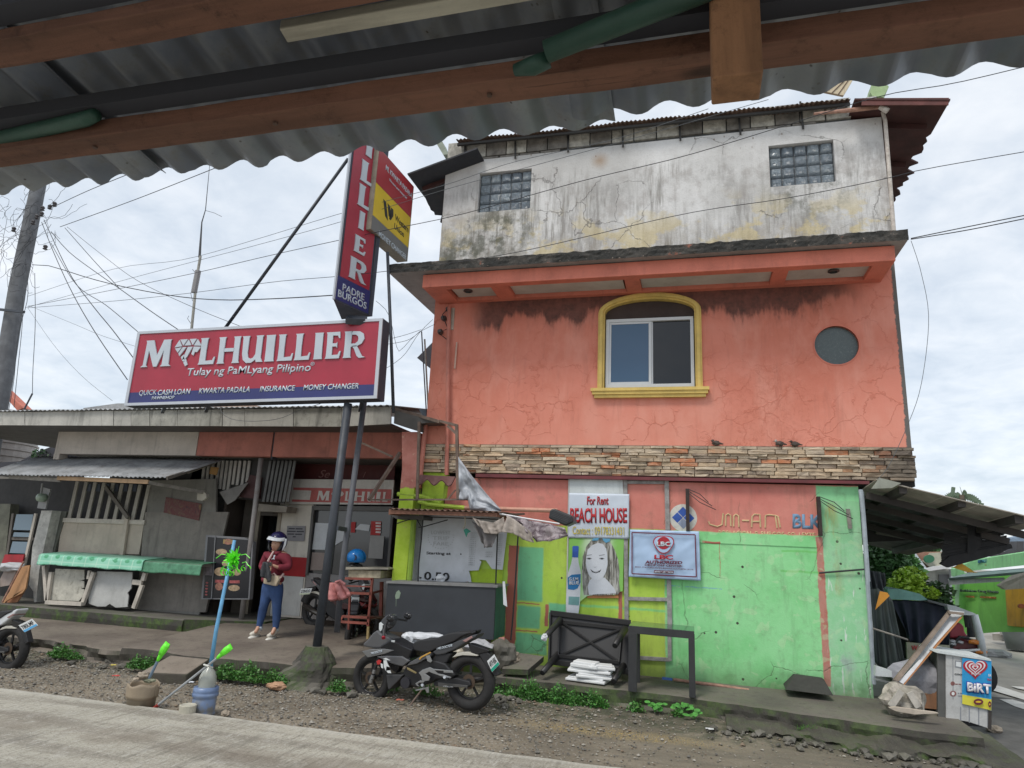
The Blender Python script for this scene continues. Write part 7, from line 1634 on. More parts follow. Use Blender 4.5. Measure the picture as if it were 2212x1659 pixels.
for (x,y,r_) in ((1475,385,26),(1500,390,24),(1520,395,20),(1595,365,16),(1515,355,12),(1465,370,14)):
    c=W(*A02(x,y),YJ-0.06);R0=r_*0.0038
    pts_=[c+Vector((R0*(1-0.1*t)*math.cos(t*1.1),-0.01*t,R0*(1-0.1*t)*math.sin(t*1.1)*0.8)) for t in np.linspace(0,7,22)]
    for i in range(21):mb.quad(pts_[i]+Vector((0,-.012,0)),pts_[i+1]+Vector((0,-.012,0)),pts_[i+1]+Vector((0,.012,0)),pts_[i]+Vector((0,.012,0)))
for (p,q) in (((1470,280),(1400,300)),((1560,280),(1620,300)),((1540,260),(1550,225)),((1480,350),(1440,330)),((1570,330),(1612,350))):
    a,b=W(*A02(*p),YJ-0.05),W(*A02(*q),YJ-0.08);mb.tube([a,a.lerp(b,.5)+Vector((0,0,.03)),b],0.004,4)
mb.build('ribbon_curls',M_NEON,rb1,fixn=False)
def brush(f,tip,mid,end,y,lab,stick_end,r=0.03,stick_m=None,rs=0.013,extra=None):
    t_=thing('neon_brush',lab,'brush',W(*f(*stick_end),y))
    a,b=W(*f(*tip),y-0.02),W(*f(*mid),y-0.02);d_=(b-a).normalized();L_=(b-a).length
    mb=MB().tube([a,a.lerp(b,0.12),a.lerp(b,0.45),a.lerp(b,0.62),a.lerp(b,0.85),b],[r*0.8,r*1.25,r*1.15,r*0.85,r*0.7,r*0.45],12);mb.build('neon_head',M_NEON,t_,smooth=True)
    for k_ in range(5):
        s_=Vector((0,-1,0)).cross(d_).normalized()*(r*0.9*(k_-2)/2)
        MB().tube([a+s_-d_*0.012,a.lerp(b,0.3)+s_+Vector((0,-r*1.05*math.sqrt(max(0,1-((k_-2)/2.3)**2)),0)),a.lerp(b,0.62)+s_*0.6+Vector((0,-r*0.75,0))],[0.008,0.011,0.006],6).build('bristle_lobe',M_NEON,t_,smooth=True)
    MB().tube([b-d_*0.02,W(*f(*stick_end),y)],rs,8).build('handle_stick',stick_m or M_LBLUE,t_)
    return t_
M_GSTK=paint('grey_stick',(0.34,0.36,0.37),0.12,0.25)
bb1=brush(C4,(1470,365),(1290,515),None,YJ-0.12,'long grey stick with neon green brush end, tied slanting across the clear bottle',(500,1140),0.03,M_GSTK,0.014)
MB().tube([W(*C4(470,1165),YJ-0.12),W(*C4(535,1115),YJ-0.12)],0.02,8).build('red_tip',flat('red_cap',(0.30,0.03,0.02),0.5),bb1)
MB().tube([W(*C4(1120,595),YJ-0.15),W(*C4(1180,615),YJ-0.16),W(*C4(1235,635),YJ-0.1)],0.010,6).build('string_tie',flat('string',(0.6,0.6,0.55)),bb1)
bk=thing('brown_bucket','cut-down muddy brown plastic bucket filled with stones at the road edge','bucket',G(300,1532,0))
YK=7.02;cbk=W(*C4(320,1000),YK);rk_=PR(C4,135,520,1000,YK)*1.03;zk0,zk1=W(*C4(300,1180),YK).z,W(*C4(340,830),YK).z
M_MUD=paint('muddy_plastic',(0.27,0.22,0.16),0.15,0.3,(0.12,0.10,0.07),0.6,sc=4,streak=0.2)
hk=lambda f:lerp(zk0,zk1,f)
MB().lathe([(rk_*0.86,hk(0)),(rk_*0.9,hk(.5)),(rk_*0.93,hk(.52)),(rk_*0.95,hk(.80))],(cbk.x,YK,0),30).build('shell_lower',M_MUD,bk,smooth=True)
def rim(u,v):
    a=2*math.pi*u;r_=rk_*lerp(0.97,1.0,v);top=1.0+0.05*math.sin(a*5)+(-0.16 if (math.sin(a*2.0+0.5)> 0.72) else 0);return Vector((cbk.x+r_*math.cos(a),YK+r_*math.sin(a),hk(lerp(0.47+0.02*math.sin(a*3+1),top,v))))
MB().grid(rim,60,5).build('shell_upper',paint('muddy_plastic_tan',(0.34,0.27,0.19),0.15,0.3,(0.15,0.11,0.08)),bk,solid=0.006,smooth=True)
MB().lathe([(rk_*0.96,hk(0.80)),(rk_*0.2,hk(0.83))],(cbk.x,YK,0),24).build('mud_fill',M_GRAV,bk)
for i,(x,y,s_,lab,m_) in enumerate(((330,735,0.065,'large tan stone on top of the brown bucket','M_RUB'),(400,800,0.055,'greenish stone holding the short brush in the brown bucket','g'),(245,790,0.045,'pale stone at the left rim of the brown bucket','M_RUB'),(465,800,0.035,'small grey-green stone at the right rim of the brown bucket','g'))):
    tag(rock('stone',W(*C4(x,y),YK-0.02+0.03*(i % 2)),(s_,s_*0.7,s_*0.55),M_RUB if m_ != 'g' else paint('mossy_stone',(0.24,0.25,0.17),0.25,0.4,bsc=60,streak=0),30+i),lab,'stone')
brush(C4,(650,325),(520,550),None,YK,'short blue stick with neon green brush end standing in the brown bucket',(415,770),0.032,paint('slate_blue_stick',(0.17,0.24,0.32),0.12,0.25),0.016)
tag(MB().lathe([(0.085,0.0),(0.09,0.10),(0.08,0.105),(0.06,0.09)],G(*C4(900,1245),0.02),18).build('plastic_cup',paint('dirty_white_tub',(0.50,0.47,0.38),0.12,0.4)),'small dirty white tub lying at the foot of the blue water gallon','tub')
tag(rock('pebble',G(*C4(1405,1225),0.03),(0.05,0.04,0.035),M_RUB,41),'single pale pebble right of the blue water gallon','stone')
# ================================================================== motorcycles
def K0(zx,zy):
    px,py=C1(zx,zy);return W(px,py,lerp(8.52,8.80,(1710-zx)/1360))
M_TYRE=paint('tyre_rubber',(0.022,0.021,0.021),0.15,0.3,(0.07,0.06,0.05),0.8,sc=8,streak=0,bsc=120,bump=0.2)
M_GLB=flat('gloss_black',(0.014,0.014,0.016),0.22);M_MTB=flat('matt_black',(0.020,0.020,0.022),0.55);M_ALLOY=flat('alloy_grey',(0.42,0.43,0.44),0.32,0.8);M_RIM=flat('rim_black',(0.03,0.03,0.032),0.35,0.4)
M_PLW=flat('plate_white',(0.66,0.68,0.68),0.4)
def moto(label,loc,T=None,body=(0.11,0.11,0.115),accent=(0.55,0.55,0.55),plate='497HBK',pcol=(0.01,0.33,0.22),tail_white=False,full=True,sticker=True,ppos=None):
    T=T or Matrix.Identity(4)
    K=lambda a,b,s=0.0:T @ (K0(a,b)+S0*s)
    t=thing('motorcycle',label,'motorcycle',loc,None)
    M_BD=flat('body_%02x%02x%02x' % tuple(int(v*255) for v in body),body,0.3,0.2);M_AC=flat('accent_%02x%02x%02x' % tuple(int(v*255) for v in accent),accent,0.35,0.2)
    R3=T.to_3x3()
    def ext(pts_,w_,name,mat,s=0.0,bev=0.012,par=None):
        v=R3 @ (S0*w_)
        return MB().prism([K(a,b,s-w_/2) for a,b in pts_],v).build(name,mat,par or t,bev,seg=2)
    F3=(K(350,1150)-K(1710,1150));F3.z=0;F3.normalize();U3=Vector((0,0,1));S3=F3.cross(U3)
    def wheel(zc,r,rr_,nsp,nm):
        c=K(*zc);MM=Matrix((F3,S3,U3)).transposed()
        def tor(R_,r_,sq=1.0,n=40,m=12):
            mb=MB()
            def f(u,v):
                a,b=2*math.pi*u,2*math.pi*v;q=R_+r_*math.cos(b)*sq;return c+F3*(q*math.cos(a))+U3*(q*math.sin(a))+S3*(r_*math.sin(b))
            return mb.grid(f,n,m)
        wh=tor(r-rr_,rr_).build('wheel',M_TYRE,t,smooth=True)
        tor(r-rr_*2.05,0.014,1,36,8).build('rim',M_RIM,wh,smooth=True)
        mb=MB()
        for k_ in range(nsp):
            a=2*math.pi*k_/nsp+0.3;d_=F3*math.cos(a)+U3*math.sin(a);mb.bar(c+d_*0.03,c+d_*(r-rr_*2.0),0.03,0.02)
        mb.tube([c-S3*0.05,c+S3*0.05],0.04,14);mb.build('spokes',M_RIM,wh)
        MB().tube([c-S3*0.045,c-S3*0.042],r*0.26,22).build('brake_disc',flat('rusty_disc',(0.10,0.07,0.05),0.45,0.5),wh)
        return c
    rc=wheel((1712,1160),0.335,0.066,5,'r')
    if full:fc=wheel((352,1108),0.298,0.052,5,'f')
    ext(((975,640),(1000,608),(1080,575),(1300,555),(1400,510),(1460,488),(1560,472),(1720,468),(1775,480),(1640,535),(1540,600),(1300,695),(1190,752),(1100,745),(1000,720)),0.23,'seat',M_MTB,0,0.03)
    ext(((1600,520),(1760,465),(1838,445),(1815,492),(1700,562),(1560,640),(1500,640)),0.16,'tail_cover',M_AC if tail_white else M_GLB,0,0.02)
    if tail_white:ext(((1240,745),(1310,690),(1560,560),(1835,440),(1850,470),(1760,580),(1560,720),(1300,800)),0.20,'tail_panel',M_AC,0,0.015)
    else:ext(((1240,745),(1310,692),(1560,602),(1810,505),(1868,495),(1830,548),(1700,612),(1560,702),(1400,772),(1290,785)),0.20,'tail_panel',flat('tail_grey',(0.055,0.057,0.062),0.3),0,0.012)
    ext(((1650,590),(1780,520),(1800,545),(1700,610)),0.205,'tail_light',flat('clear_lens',(0.30,0.18,0.17),0.2),0,0.006)
    ext(((1500,822),(1560,770),(1640,745),(1720,745),(1850,790),(1850,802),(1740,795),(1640,790)),0.16,'inner_fender',flat('cream_plastic2',(0.50,0.48,0.42),0.4),0,0.01)
    ext(((1700,630),(1760,640),(2000,722),(2000,745),(1800,792),(1750,760)),0.12,'rear_mudguard',M_GLB,0,0.01)
    ext(((1840,760),(1960,740),(2000,780),(2130,1060),(2080,1090),(1960,960)),0.10,'plate_bracket',M_MTB,0,0.008)
    ext(((1240,1165),(1330,1110),(1560,1100),(1740,1150),(1760,1200),(1720,1230),(1400,1230),(1250,1210)),0.06,'swing_arm',M_MTB,-0.05,0.01)
    ext(((1325,1155),(1735,1198),(1722,1250),(1700,1225),(1330,1215)),0.02,'chain_guard',flat('guard_grey',(0.07,0.068,0.065),0.5),-0.105,0.004)
    ext(((900,900),(1100,840),(1300,860),(1420,900),(1560,1060),(1500,1110),(1300,1120),(1200,1180),(1000,1230),(860,1180),(840,1000)),0.20,'engine',flat('engine_dark',(0.035,0.035,0.037),0.45,0.5),0,0.02)
    c=K(885,1160);MB().tube([c-S3*0.13,c+S3*0.13],0.07,18).build('crankcase_cover',flat('cover_dark',(0.06,0.06,0.07),0.35,0.6),t)
    ext(((1200,860),(1300,760),(1500,760),(1420,900),(1300,930)),0.16,'frame_cover',M_MTB,0,0.02)
    c=[K(1250,1200,0.10),K(1500,1190,0.12),K(1900,1120,0.13)];MB().tube(c,[0.03,0.045,0.05],12).build('exhaust',flat('exhaust_steel',(0.12,0.11,0.10),0.35,0.8),t,smooth=True)
    MB().tube([K(1100,1230,-0.05),K(1010,1400,-0.14),K(965,1495,-0.18)],0.012,8).build('side_stand',M_RST,t)
    if full:
        ext(((540,655),(700,560),(835,640),(990,705),(935,830),(960,860),(880,935),(760,905),(560,810)),0.26,'leg_shield',M_GLB,0,0.02)
        ext(((500,800),(640,790),(850,795),(958,860),(862,935),(760,912),(700,890)),0.30,'side_cowl',M_BD,0,0.012)
        ext(((1240,745),(1180,755),(950,880),(905,930),(1050,900),(1140,850),(1240,790)),0.27,'side_strip',M_BD,0,0.008)
        ext(((295,668),(300,620),(345,585),(430,480),(490,440),(530,490),(690,560),(700,690),(560,690),(420,690)),0.22,'nose_cowl',M_BD,0,0.02)
        ext(((300,730),(420,700),(600,695),(740,715),(610,765),(450,800),(380,815)),0.28,'nose_wing',M_AC if not sticker else flat('wing_silver',(0.20,0.20,0.20),0.3,0.3),0,0.006)
        ext(((485,440),(500,350),(560,270),(610,230),(668,250),(660,330),(640,380),(600,430),(530,480)),0.15,'headlight_cowl',flat('smoke_grey',(0.06,0.063,0.07),0.25),0,0.015)
        ext(((495,350),(520,335),(565,375),(530,450),(512,468),(492,440)),0.155,'headlight',flat('lens_white',(0.62,0.65,0.66),0.12),0,0.006)
        MB().tube([K(640,350,0.32),K(650,310,0.1),K(655,300,-0.1),K(690,360,-0.25),K(735,500,-0.36)],0.013,10).build('handlebar',M_MTB,t)
        MB().tube([K(705,420,-0.30),K(742,512,-0.37)],0.022,12).build('grip',M_MTB,t);MB().tube([K(742,512,-0.37),K(747,524,-0.38)],0.025,12).build('bar_end',flat('red_anodised',(0.40,0.02,0.04),0.3,0.4),t)
        for s_ in (-0.2,0.2):
            rock('mirror',K(725,270,s_),(0.055,0.02,0.045),M_GLB,2,t);MB().tube([K(690,350,s_),K(725,270,s_)],0.006,6).build('mirror_stem',M_MTB,t)
        ext(((640,360),(700,360),(740,400),(700,430),(640,410)),0.08,'switch_pod',M_MTB,-0.2,0.01)
        MB().tube([K(640,430,-0.2),K(655,500,-0.18),K(620,560,-0.12)],0.005,6).build('brake_lever',flat('lever_grey',(0.3,0.3,0.3),0.35,0.6),t)
        for s_ in (-0.085,0.085):
            MB().tube([K(520,760,s_),K(400,1110,s_)],0.022,12).build('fork_leg',M_MTB,t)
            MB().tube([K(475,900,s_*1.05),K(375,1165,s_*1.05)],0.017,10).build('fork_slider',flat('tarnished_silver',(0.26,0.26,0.24),0.4,0.6),t)
        for q in ((440,1010),(418,1085),(400,1140)):MB().tube([K(q[0]+4,q[1]-25,-0.095),K(q[0]-6,q[1]+25,-0.095)],0.024,10).build('fork_sleeve',M_ALLOY,t)
        ext(((395,825),(520,800),(640,850),(780,930),(720,1040),(640,990),(600,900),(500,850)),0.11,'front_fender',M_GLB,0,0.012)
        ext(((620,1050),(860,1050),(790,1130),(655,1262),(640,1225)),0.24,'belly_cowl',flat('dusty_black',(0.045,0.045,0.047),0.5),0,0.01)
        ext(((925,945),(955,955),(1060,1015),(1050,1032),(935,975)),0.02,'gold_link',flat('gold_anodised',(0.40,0.32,0.16),0.35,0.7),-0.15,0.003)
        for q in (((1100,1015),(1150,975),(1250,940),(1300,960),(1240,1000),(1190,1030),(1200,1100),(1150,1140),(1135,1060)),((1240,1000),(1300,962),(1560,985),(1572,1018),(1440,1012),(1440,990),(1320,982),(1280,1010),(1440,1040),(1545,1075),(1530,1092),(1400,1060)),((1150,1040),(1200,1035),(1255,1075),(1240,1120),(1170,1130)),((1055,1160),(1120,1120),(1180,1130),(1160,1150),(1100,1150),(1085,1180),(1110,1200),(1075,1195)),((1050,1250),(1180,1215),(1235,1205),(1240,1285),(1210,1290),(1190,1240),(1070,1262))):
            ext(q,0.014,'foot_bracket',M_ALLOY,-0.17,0.003)
        MB().tube([K(1470,1100,-0.16),K(1500,1060,-0.26)],0.018,10).build('foot_peg',M_ALLOY,t);MB().tube([K(1165,1200,-0.16),K(1205,1165,-0.27)],0.018,10).build('foot_peg',M_ALLOY,t)
    if sticker:
        def kt(s,a,b,tl,mat,sd,nm='decal_lettering',bold=0.02):return text(s,nm,mat,t,K(*a,sd),K(*b,sd),K(*tl,sd),0.003,bold,0.15)
        kt('THE DOCTOR',(1300,718),(1520,668),(1305,682),M_SWH,-0.106,bold=0.05);kt('THE DOCTOR',(425,778),(585,738),(425,745),M_SWH,-0.146,bold=0.05);kt('YAMAHA',(1400,1225),(1540,1232),(1400,1202),M_ALLOY,-0.118)
        ext(((515,860),(545,840),(580,855),(560,905),(525,905)),0.008,'red_decal',flat('decal_red',(0.45,0.03,0.03),0.4),-0.158,0.0)
        for q in (((610,850),(650,845),(665,900),(690,940),(650,930),(640,990),(615,930)),((650,990),(700,985),(715,1025),(670,1020)),((570,890),(600,900),(605,960),(580,950)),((600,830),(640,815),(700,850),(640,842))):ext(q,0.008,'white_decal',M_PLW,-0.158,0.0)
        ext(((1085,830),(1110,800),(1235,735),(1245,750),(1120,815),(1095,845)),0.008,'orange_decal',flat('decal_orange',(0.55,0.30,0.05),0.4),-0.14,0.0)
        ext(((1180,790),(1230,780),(1265,860),(1240,880),(1200,860)),0.01,'grey_decal',M_ALLOY,-0.14,0.0)
        ext(((700,575),(748,580),(742,608),(700,600)),0.01,'white_tag',M_PLW,-0.132,0.0)
    # number plate
    if ppos:P=ppos
    else:P=[T @ W(*C1(*p),8.36) for p in ((2010,1035),(2115,925),(2040,788),(1940,882))]
    n_=(P[1]-P[0]).cross(P[3]-P[0]).normalized()
    if n_.y > 0:n_=-n_
    pl_=MB().prism(P,-n_*0.006).build('number_plate',M_PLW,t,0.002)
    lp=lambda u,v:(P[0]*(1-u)+P[1]*u)*(1-v)+(P[3]*(1-u)+P[2]*u)*v+n_*0.001
    MB().prism([lp(0.02,0.02),lp(0.98,0.02),lp(0.98,0.26),lp(0.02,0.26)],n_*0.001).build('plate_band',flat('band_%02x%02x' % (int(pcol[1]*255),int(pcol[2]*255)),pcol,0.4),pl_)
    text(plate,'plate_number',M_INKB,pl_,lp(0.08,0.33),lp(0.92,0.33),lp(0.08,0.80),0.003,0.01)
    return t
Fv=K0(350,1150)-K0(1710,1150);Fv.z=0;Fv.normalize();S0=Fv.cross(Vector((0,0,1)))
if S0.y < 0:S0=-S0      # S0 points away from the camera; negative offsets are on the near side
m1=moto('black underbone motorcycle with racing decals parked before the black stall counter',G(1010,1527,0))
# white-tailed motorcycle at the left edge
r1=K0(1712,1160);cL=W(*C3(140,1318),8.15);TL_=Matrix.Translation(cL)@ Matrix.Rotation(R_(8),4,'Z')@ Matrix.Scale(0.90,4)@ Matrix.Translation(-r1)
m2=moto('white-tailed motorcycle with blue-white plate, cut off by the left picture edge',(cL.x,cL.y,0),TL_,(0.5,0.5,0.5),(0.66,0.68,0.70),'780LMF',(0.10,0.38,0.68),True,True,False,[W(*C3(*p),7.95) for p in ((318,1112),(492,1020),(412,935),(238,1020))])
# two more behind the poles: tails pointing left
def flipT(c,ang,s=0.9):return Matrix.Translation(c)@ Matrix.Rotation(R_(ang),4,'Z')@ Matrix.Scale(s,4)@ Matrix.Translation(-r1)
cM=W(*C6(245,1010),11.75)
m3=moto('dark red-trimmed motorcycle behind the two steel posts, pale plate to its left',(cM.x,cM.y,0.42),flipT(cM,172,0.93),(0.06,0.02,0.02),(0.25,0.03,0.03),'273HOO',(0.5,0.55,0.4),False,True,False,[W(*C6(*p),11.6) for p in ((65,850),(185,840),(215,770),(85,778))])
cN=W(*C6(800,1130),12.05)
m4=moto('dark motorcycle half hidden behind the metal rack, green-edged plate showing',(cN.x,cN.y,0.42),flipT(cN,118,0.85),(0.03,0.03,0.035),(0.2,0.2,0.2),'Y512D',(0.01,0.33,0.22),False,True,False,[W(*C6(*p),11.2) for p in ((650,885),(745,885),(765,838),(645,840))])
# ================================================================== person
def skin_mesh(joints,edges,radii,name,mat,parent,sub=2,root=0):
    me=bpy.data.meshes.new(name);me.from_pydata([tuple(j) for j in joints],edges,[]);o=bpy.data.objects.new('tmp',me);COL.objects.link(o)
    md=o.modifiers.new('k','SKIN');md.use_smooth_shade=True
    for i,v in enumerate(me.skin_vertices[0].data):r=radii[i];v.radius=r if isinstance(r,tuple) else (r,r);v.use_root=(i == root)
    s=o.modifiers.new('s','SUBSURF');s.levels=sub;s.render_levels=sub
    dg=bpy.context.evaluated_depsgraph_get();m2_=bpy.data.meshes.new_from_object(o.evaluated_get(dg));bpy.data.objects.remove(o)
    m2_.name=name;m2_.materials.clear();m2_.materials.append(mat)
    for p in m2_.polygons:p.use_smooth=True
    q=bpy.data.objects.new(name,m2_);COL.objects.link(q)
    if parent:link(q,parent)
    return q
YPn=10.2
pz_=lambda a,b,dy=0.0:W(*C2(a,b),YPn+dy)
pe=thing('person','person in maroon hoodie, blue leggings and white-blue helmet looking down at the hands','person',pz_(390,1460))
M_SKIN=flat('skin_brown',(0.50,0.28,0.19),0.5);M_HOOD=paint('maroon_fleece',(0.20,0.022,0.038),0.12,0.15,(0.06,0.01,0.015),0.85,sc=5,streak=0,bsc=160,bump=0.25)
M_JEAN=paint('blue_leggings',(0.035,0.075,0.19),0.2,0.25,(0.012,0.02,0.06),0.8,sc=5,streak=0,bsc=160,bump=0.2)
J=dict(pel=pz_(490,770),waist=pz_(510,640),chest=pz_(545,480),nb=pz_(550,395),nk=pz_(548,350,-0.01),hd=pz_(552,270,-0.02),sL=pz_(430,430),eL=pz_(352,585,-0.03),wL=pz_(440,615,-0.22),hL=pz_(475,590,-0.26),sR=pz_(665,430),eR=pz_(700,590,-0.02),wR=pz_(545,575,-0.22),hR=pz_(485,545,-0.27),
         pL=pz_(415,800),kL=pz_(382,1060,-0.03),aL=pz_(318,1335,0.02),pR=pz_(560,800),kR=pz_(545,1070,-0.03),aR=pz_(530,1350,0.0),tL=pz_(265,1430,-0.10),tR=pz_(480,1450,-0.10))
nm=list(J);ix={n:i for i,n in enumerate(nm)}
ed=[('pel','waist'),('waist','chest'),('chest','nb'),('nb','nk'),('nk','hd'),('nb','sL'),('sL','eL'),('eL','wL'),('wL','hL'),('nb','sR'),('sR','eR'),('eR','wR'),('wR','hR'),('pel','pL'),('pL','kL'),('kL','aL'),('aL','tL'),('pel','pR'),('pR','kR'),('kR','aR'),('aR','tR')]
rad=dict(pel=.12,waist=.12,chest=.13,nb=.08,nk=.048,hd=.085,sL=.06,eL=.04,wL=.028,hL=.022,sR=.06,eR=.04,wR=.028,hR=.022,pL=.085,kL=.055,aL=.035,pR=.085,kR=.055,aR=.035,tL=.03,tR=.03)
skin_mesh([J[n] for n in nm],[(ix[a],ix[b]) for a,b in ed],[rad[n] for n in nm],'body',M_SKIN,pe)
hn=['pel','waist','chest','nb','sL','eL','wL','sR','eR','wR'];hx={n:i for i,n in enumerate(hn)};J2=dict(J);J2['pel'] =pz_(488,715);J2['nb'] =pz_(550,410)
skin_mesh([J2[n] for n in hn],[(hx[a],hx[b]) for a,b in ed if a in hx and b in hx],[{'pel':(.185,.15),'waist':(.175,.155),'chest':(.19,.14),'nb':.12,'sL':.098,'eL':.072,'wL':.045,'sR':.105,'eR':.078,'wR':.048}[n] for n in hn],'hoodie',M_HOOD,pe)
hm_=pz_(493,735,0.0);MB().lathe([(0.166,0.045),(0.178,0.03),(0.182,0.0),(0.172,-0.035),(0.15,-0.04)],hm_,24).build('hoodie_hem',M_HOOD,pe,smooth=True)
MB().tube([pz_(600,385,-0.03),pz_(545,400,-0.12),pz_(500,385,-0.05)],0.032,8).build('hood',M_HOOD,pe,smooth=True)
ln_=['wst','pel','pL','kL','cL','aL','pR','kR','cR','aR'];J3=dict(J);J3['aL'] =pz_(308,1385,0.02);J3['aR'] =pz_(528,1395,0.0);J3['cL'] =pz_(358,1170,0.01);J3['cR'] =pz_(548,1180,0.01);J3['wst'] =pz_(500,668);J3['pel'] =pz_(488,815);J3['pL'] =pz_(418,930);J3['pR'] =pz_(556,930);lx={n:i for i,n in enumerate(ln_)}
skin_mesh([J3[n] for n in ln_],[(lx[a],lx[b]) for a,b in (('wst','pel'),('pel','pL'),('pL','kL'),('kL','cL'),('cL','aL'),('pel','pR'),('pR','kR'),('kR','cR'),('cR','aR'))],[{'wst':(.155,.14),'pel':(.165,.15),'pL':.105,'kL':.075,'cL':.075,'aL':.043,'pR':.107,'kR':.077,'cR':.077,'aR':.045}[n] for n in ln_],'leggings',M_JEAN,pe)
M_SHO=paint('white_trainer',(0.62,0.58,0.50),0.08,0.15,streak=0)
for a,b,c in (((330,1375),(260,1430),(195,1455)),((540,1390),(480,1450),(420,1478))):
    s_=skin_mesh([pz_(*a,0.05),pz_(*b,-0.04),pz_(*c,-0.12)],[(0,1),(1,2)],[(.05,.055),(.045,.04),(.035,.03)],'shoe',M_SHO,pe)
    z_=pz_(*c).z-0.03;P3=[pz_(*a,0.09),pz_(*b,-0.04),pz_(*c,-0.17)]
    MB().tube([Vector((p.x,p.y,z_)) for p in P3],[0.04,0.047,0.03],10).build('sole',flat('sole_white',(0.66,0.64,0.58),0.5),s_,smooth=True)
    MB().tube([pz_(a[0],a[1]-25,0.04),pz_(a[0]-10,a[1]+8,0.0)],0.045,10).build('sock',M_SWH,s_,smooth=True)
# hands with fingers
for hnd,dr in (('hR',-1),('hL',1)):
    c=J[hnd]
    for k_ in range(5):
        th_=(k_ == 4);o_=Vector((-0.01*dr,-0.012,0.018-0.013*k_)) if not th_ else Vector((0,-0.02,0.03))
        a=c+o_;L_=(0.030,0.034,0.032,0.026,0.024)[k_];d1=Vector((-1*(1 if dr < 0 else -0.6),-0.55,-0.15 if not th_ else 0.3)).normalized()
        MB().tube([a,a+d1*L_,a+d1*L_+Vector((d1.x*0.5,-0.2,-0.85)).normalized()*L_*0.8],[0.0105,0.0095,0.007],6).build('finger',M_SKIN,pe,smooth=True)
box('phone',J['hR'].x-0.05,J['hR'].x+0.02,J['hR'].y-0.05,J['hR'].y-0.04,J['hR'].z-0.02,J['hR'].z+0.04,M_INKB,pe,0.003)
# head
hc_=pz_(548,290,-0.03)
def face(u,v):
    a=2*math.pi*u;t=(v-0.5)*math.pi;x,y,z=math.cos(t)*math.cos(a),math.cos(t)*math.sin(a),math.sin(t)
    w_=1-0.22*max(0,-z)**1.2;fy=1.0+0.05*math.exp(-((z+0.05)/0.3)**2)
    nose=0.22*math.exp(-((x/0.16)**2))*math.exp(-(((z+0.12)/0.26)**2)) if y < 0 else 0
    return hc_+Vector((0.083*x*w_,0.10*y*fy*w_-0.1*nose,0.125*z))
fo=MB().grid(face,36,26).build('head',M_SKIN,pe,smooth=True)
for dx in (-0.03,0.03):
    rock('eye',hc_+Vector((dx-0.004,-0.092,-0.002)),(0.013,0.006,0.005),M_INKB,1,fo,sub=1);MB().tube([hc_+Vector((dx-0.018,-0.096,0.02)),hc_+Vector((dx+0.012,-0.097,0.022))],0.003,5).build('eyebrow',M_INKB,fo)
MB().tube([hc_+Vector((-0.022,-0.088,-0.068)),hc_+Vector((0,-0.094,-0.066)),hc_+Vector((0.022,-0.088,-0.068))],0.006,6).build('mouth',flat('lips',(0.30,0.09,0.08),0.5),fo)
hh=thing('helmet','navy and white open-face motorcycle helmet worn by the person','helmet',hc_)
HC=pz_(560,245,0.0)
def helm(u,v):
    a=2*math.pi*u;t=lerp(-0.62,1.0,v)*math.pi/2;x,y,z=math.cos(t)*math.cos(a),math.cos(t)*math.sin(a),math.sin(t)
    if z < 0.12 and y < -0.25:y=y*0.0-0.25*1.0;
    return HC+Vector((0.152*x,0.165*y,0.165*z+0.0))
HN=MB();nU,nV=48,20
def gg(u,v):a=2*math.pi*u;t=lerp(-0.62,1.0,v)*math.pi/2;return HC+Vector((0.152*math.cos(t)*math.cos(a),0.165*math.cos(t)*math.sin(a),0.168*math.sin(t)))
HN.grid(gg,nU,nV);HN.f=[f for f in HN.f if not ((sum((HN.v[i]-HC).z for i in f)/4 < 0.035) and (sum((HN.v[i]-HC).y for i in f)/4 < -0.06))]
HN.build('shell',flat('helmet_navy',(0.018,0.016,0.075),0.15),hh,smooth=True,solid=0.022,thick_off=-1)
VS=MB()
def vz(u,v):a=R_(lerp(180+14,360-14,u));t=lerp(0.10,0.42,v);r_=1.06+0.16*(1-v)*math.sin(math.pi*u);return HC+Vector((0.155*r_*math.cos(t)*math.cos(a),0.168*r_*math.cos(t)*math.sin(a),0.168*math.sin(t)*1.0+0.012*math.sin(math.pi*u*2)))
VS.grid(vz,30,6).build('peak_band',flat('helmet_white',(0.70,0.72,0.74),0.2),hh,smooth=True,solid=0.012)
MB().tube([HC+Vector((0.155,-0.02,0.05)),HC+Vector((0.16,-0.03,-0.05)),HC+Vector((0.14,-0.05,-0.14))],[0.022,0.02,0.012],8).build('side_stripe',_mc['helmet_white'],hh,smooth=True)
for sx_ in (-1,1):MB().tube([HC+Vector((0.125*sx_,-0.05,-0.02)),HC+Vector((0.105*sx_,-0.08,-0.11)),HC+Vector((0.06*sx_,-0.08,-0.165))],0.02,8).build('cheek_pad',M_MTB,hh,smooth=True)
bg_=thing('shoulder_bag','small cream shoulder bag with pale strap worn across the person’s front','bag',pz_(470,745,-0.2))
yb_=YPn-0.22;q=[W(*C2(*p),yb_) for p in ((368,790),(530,825),(570,740),(555,690),(470,680),(372,715))]
MB().prism(q,(0,0.07,0)).build('pouch',paint('cream_leather',(0.52,0.43,0.31),0.08,0.1,streak=0),bg_,0.015)
MB().tube([pz_(505,372,-0.12),pz_(470,430,-0.17),pz_(428,505,-0.21)],0.016,6).build('strap',flat('pale_pink_strap',(0.60,0.42,0.38),0.5),bg_);MB().tube([pz_(470,680,-0.2),pz_(510,655,-0.22),pz_(540,690,-0.2)],0.012,6).build('strap',_mc['pale_pink_strap'],bg_);MB().tube([pz_(560,735,-0.2),pz_(600,705,-0.14),pz_(632,665,-0.08)],0.018,6).build('strap',_mc['pale_pink_strap'],bg_)
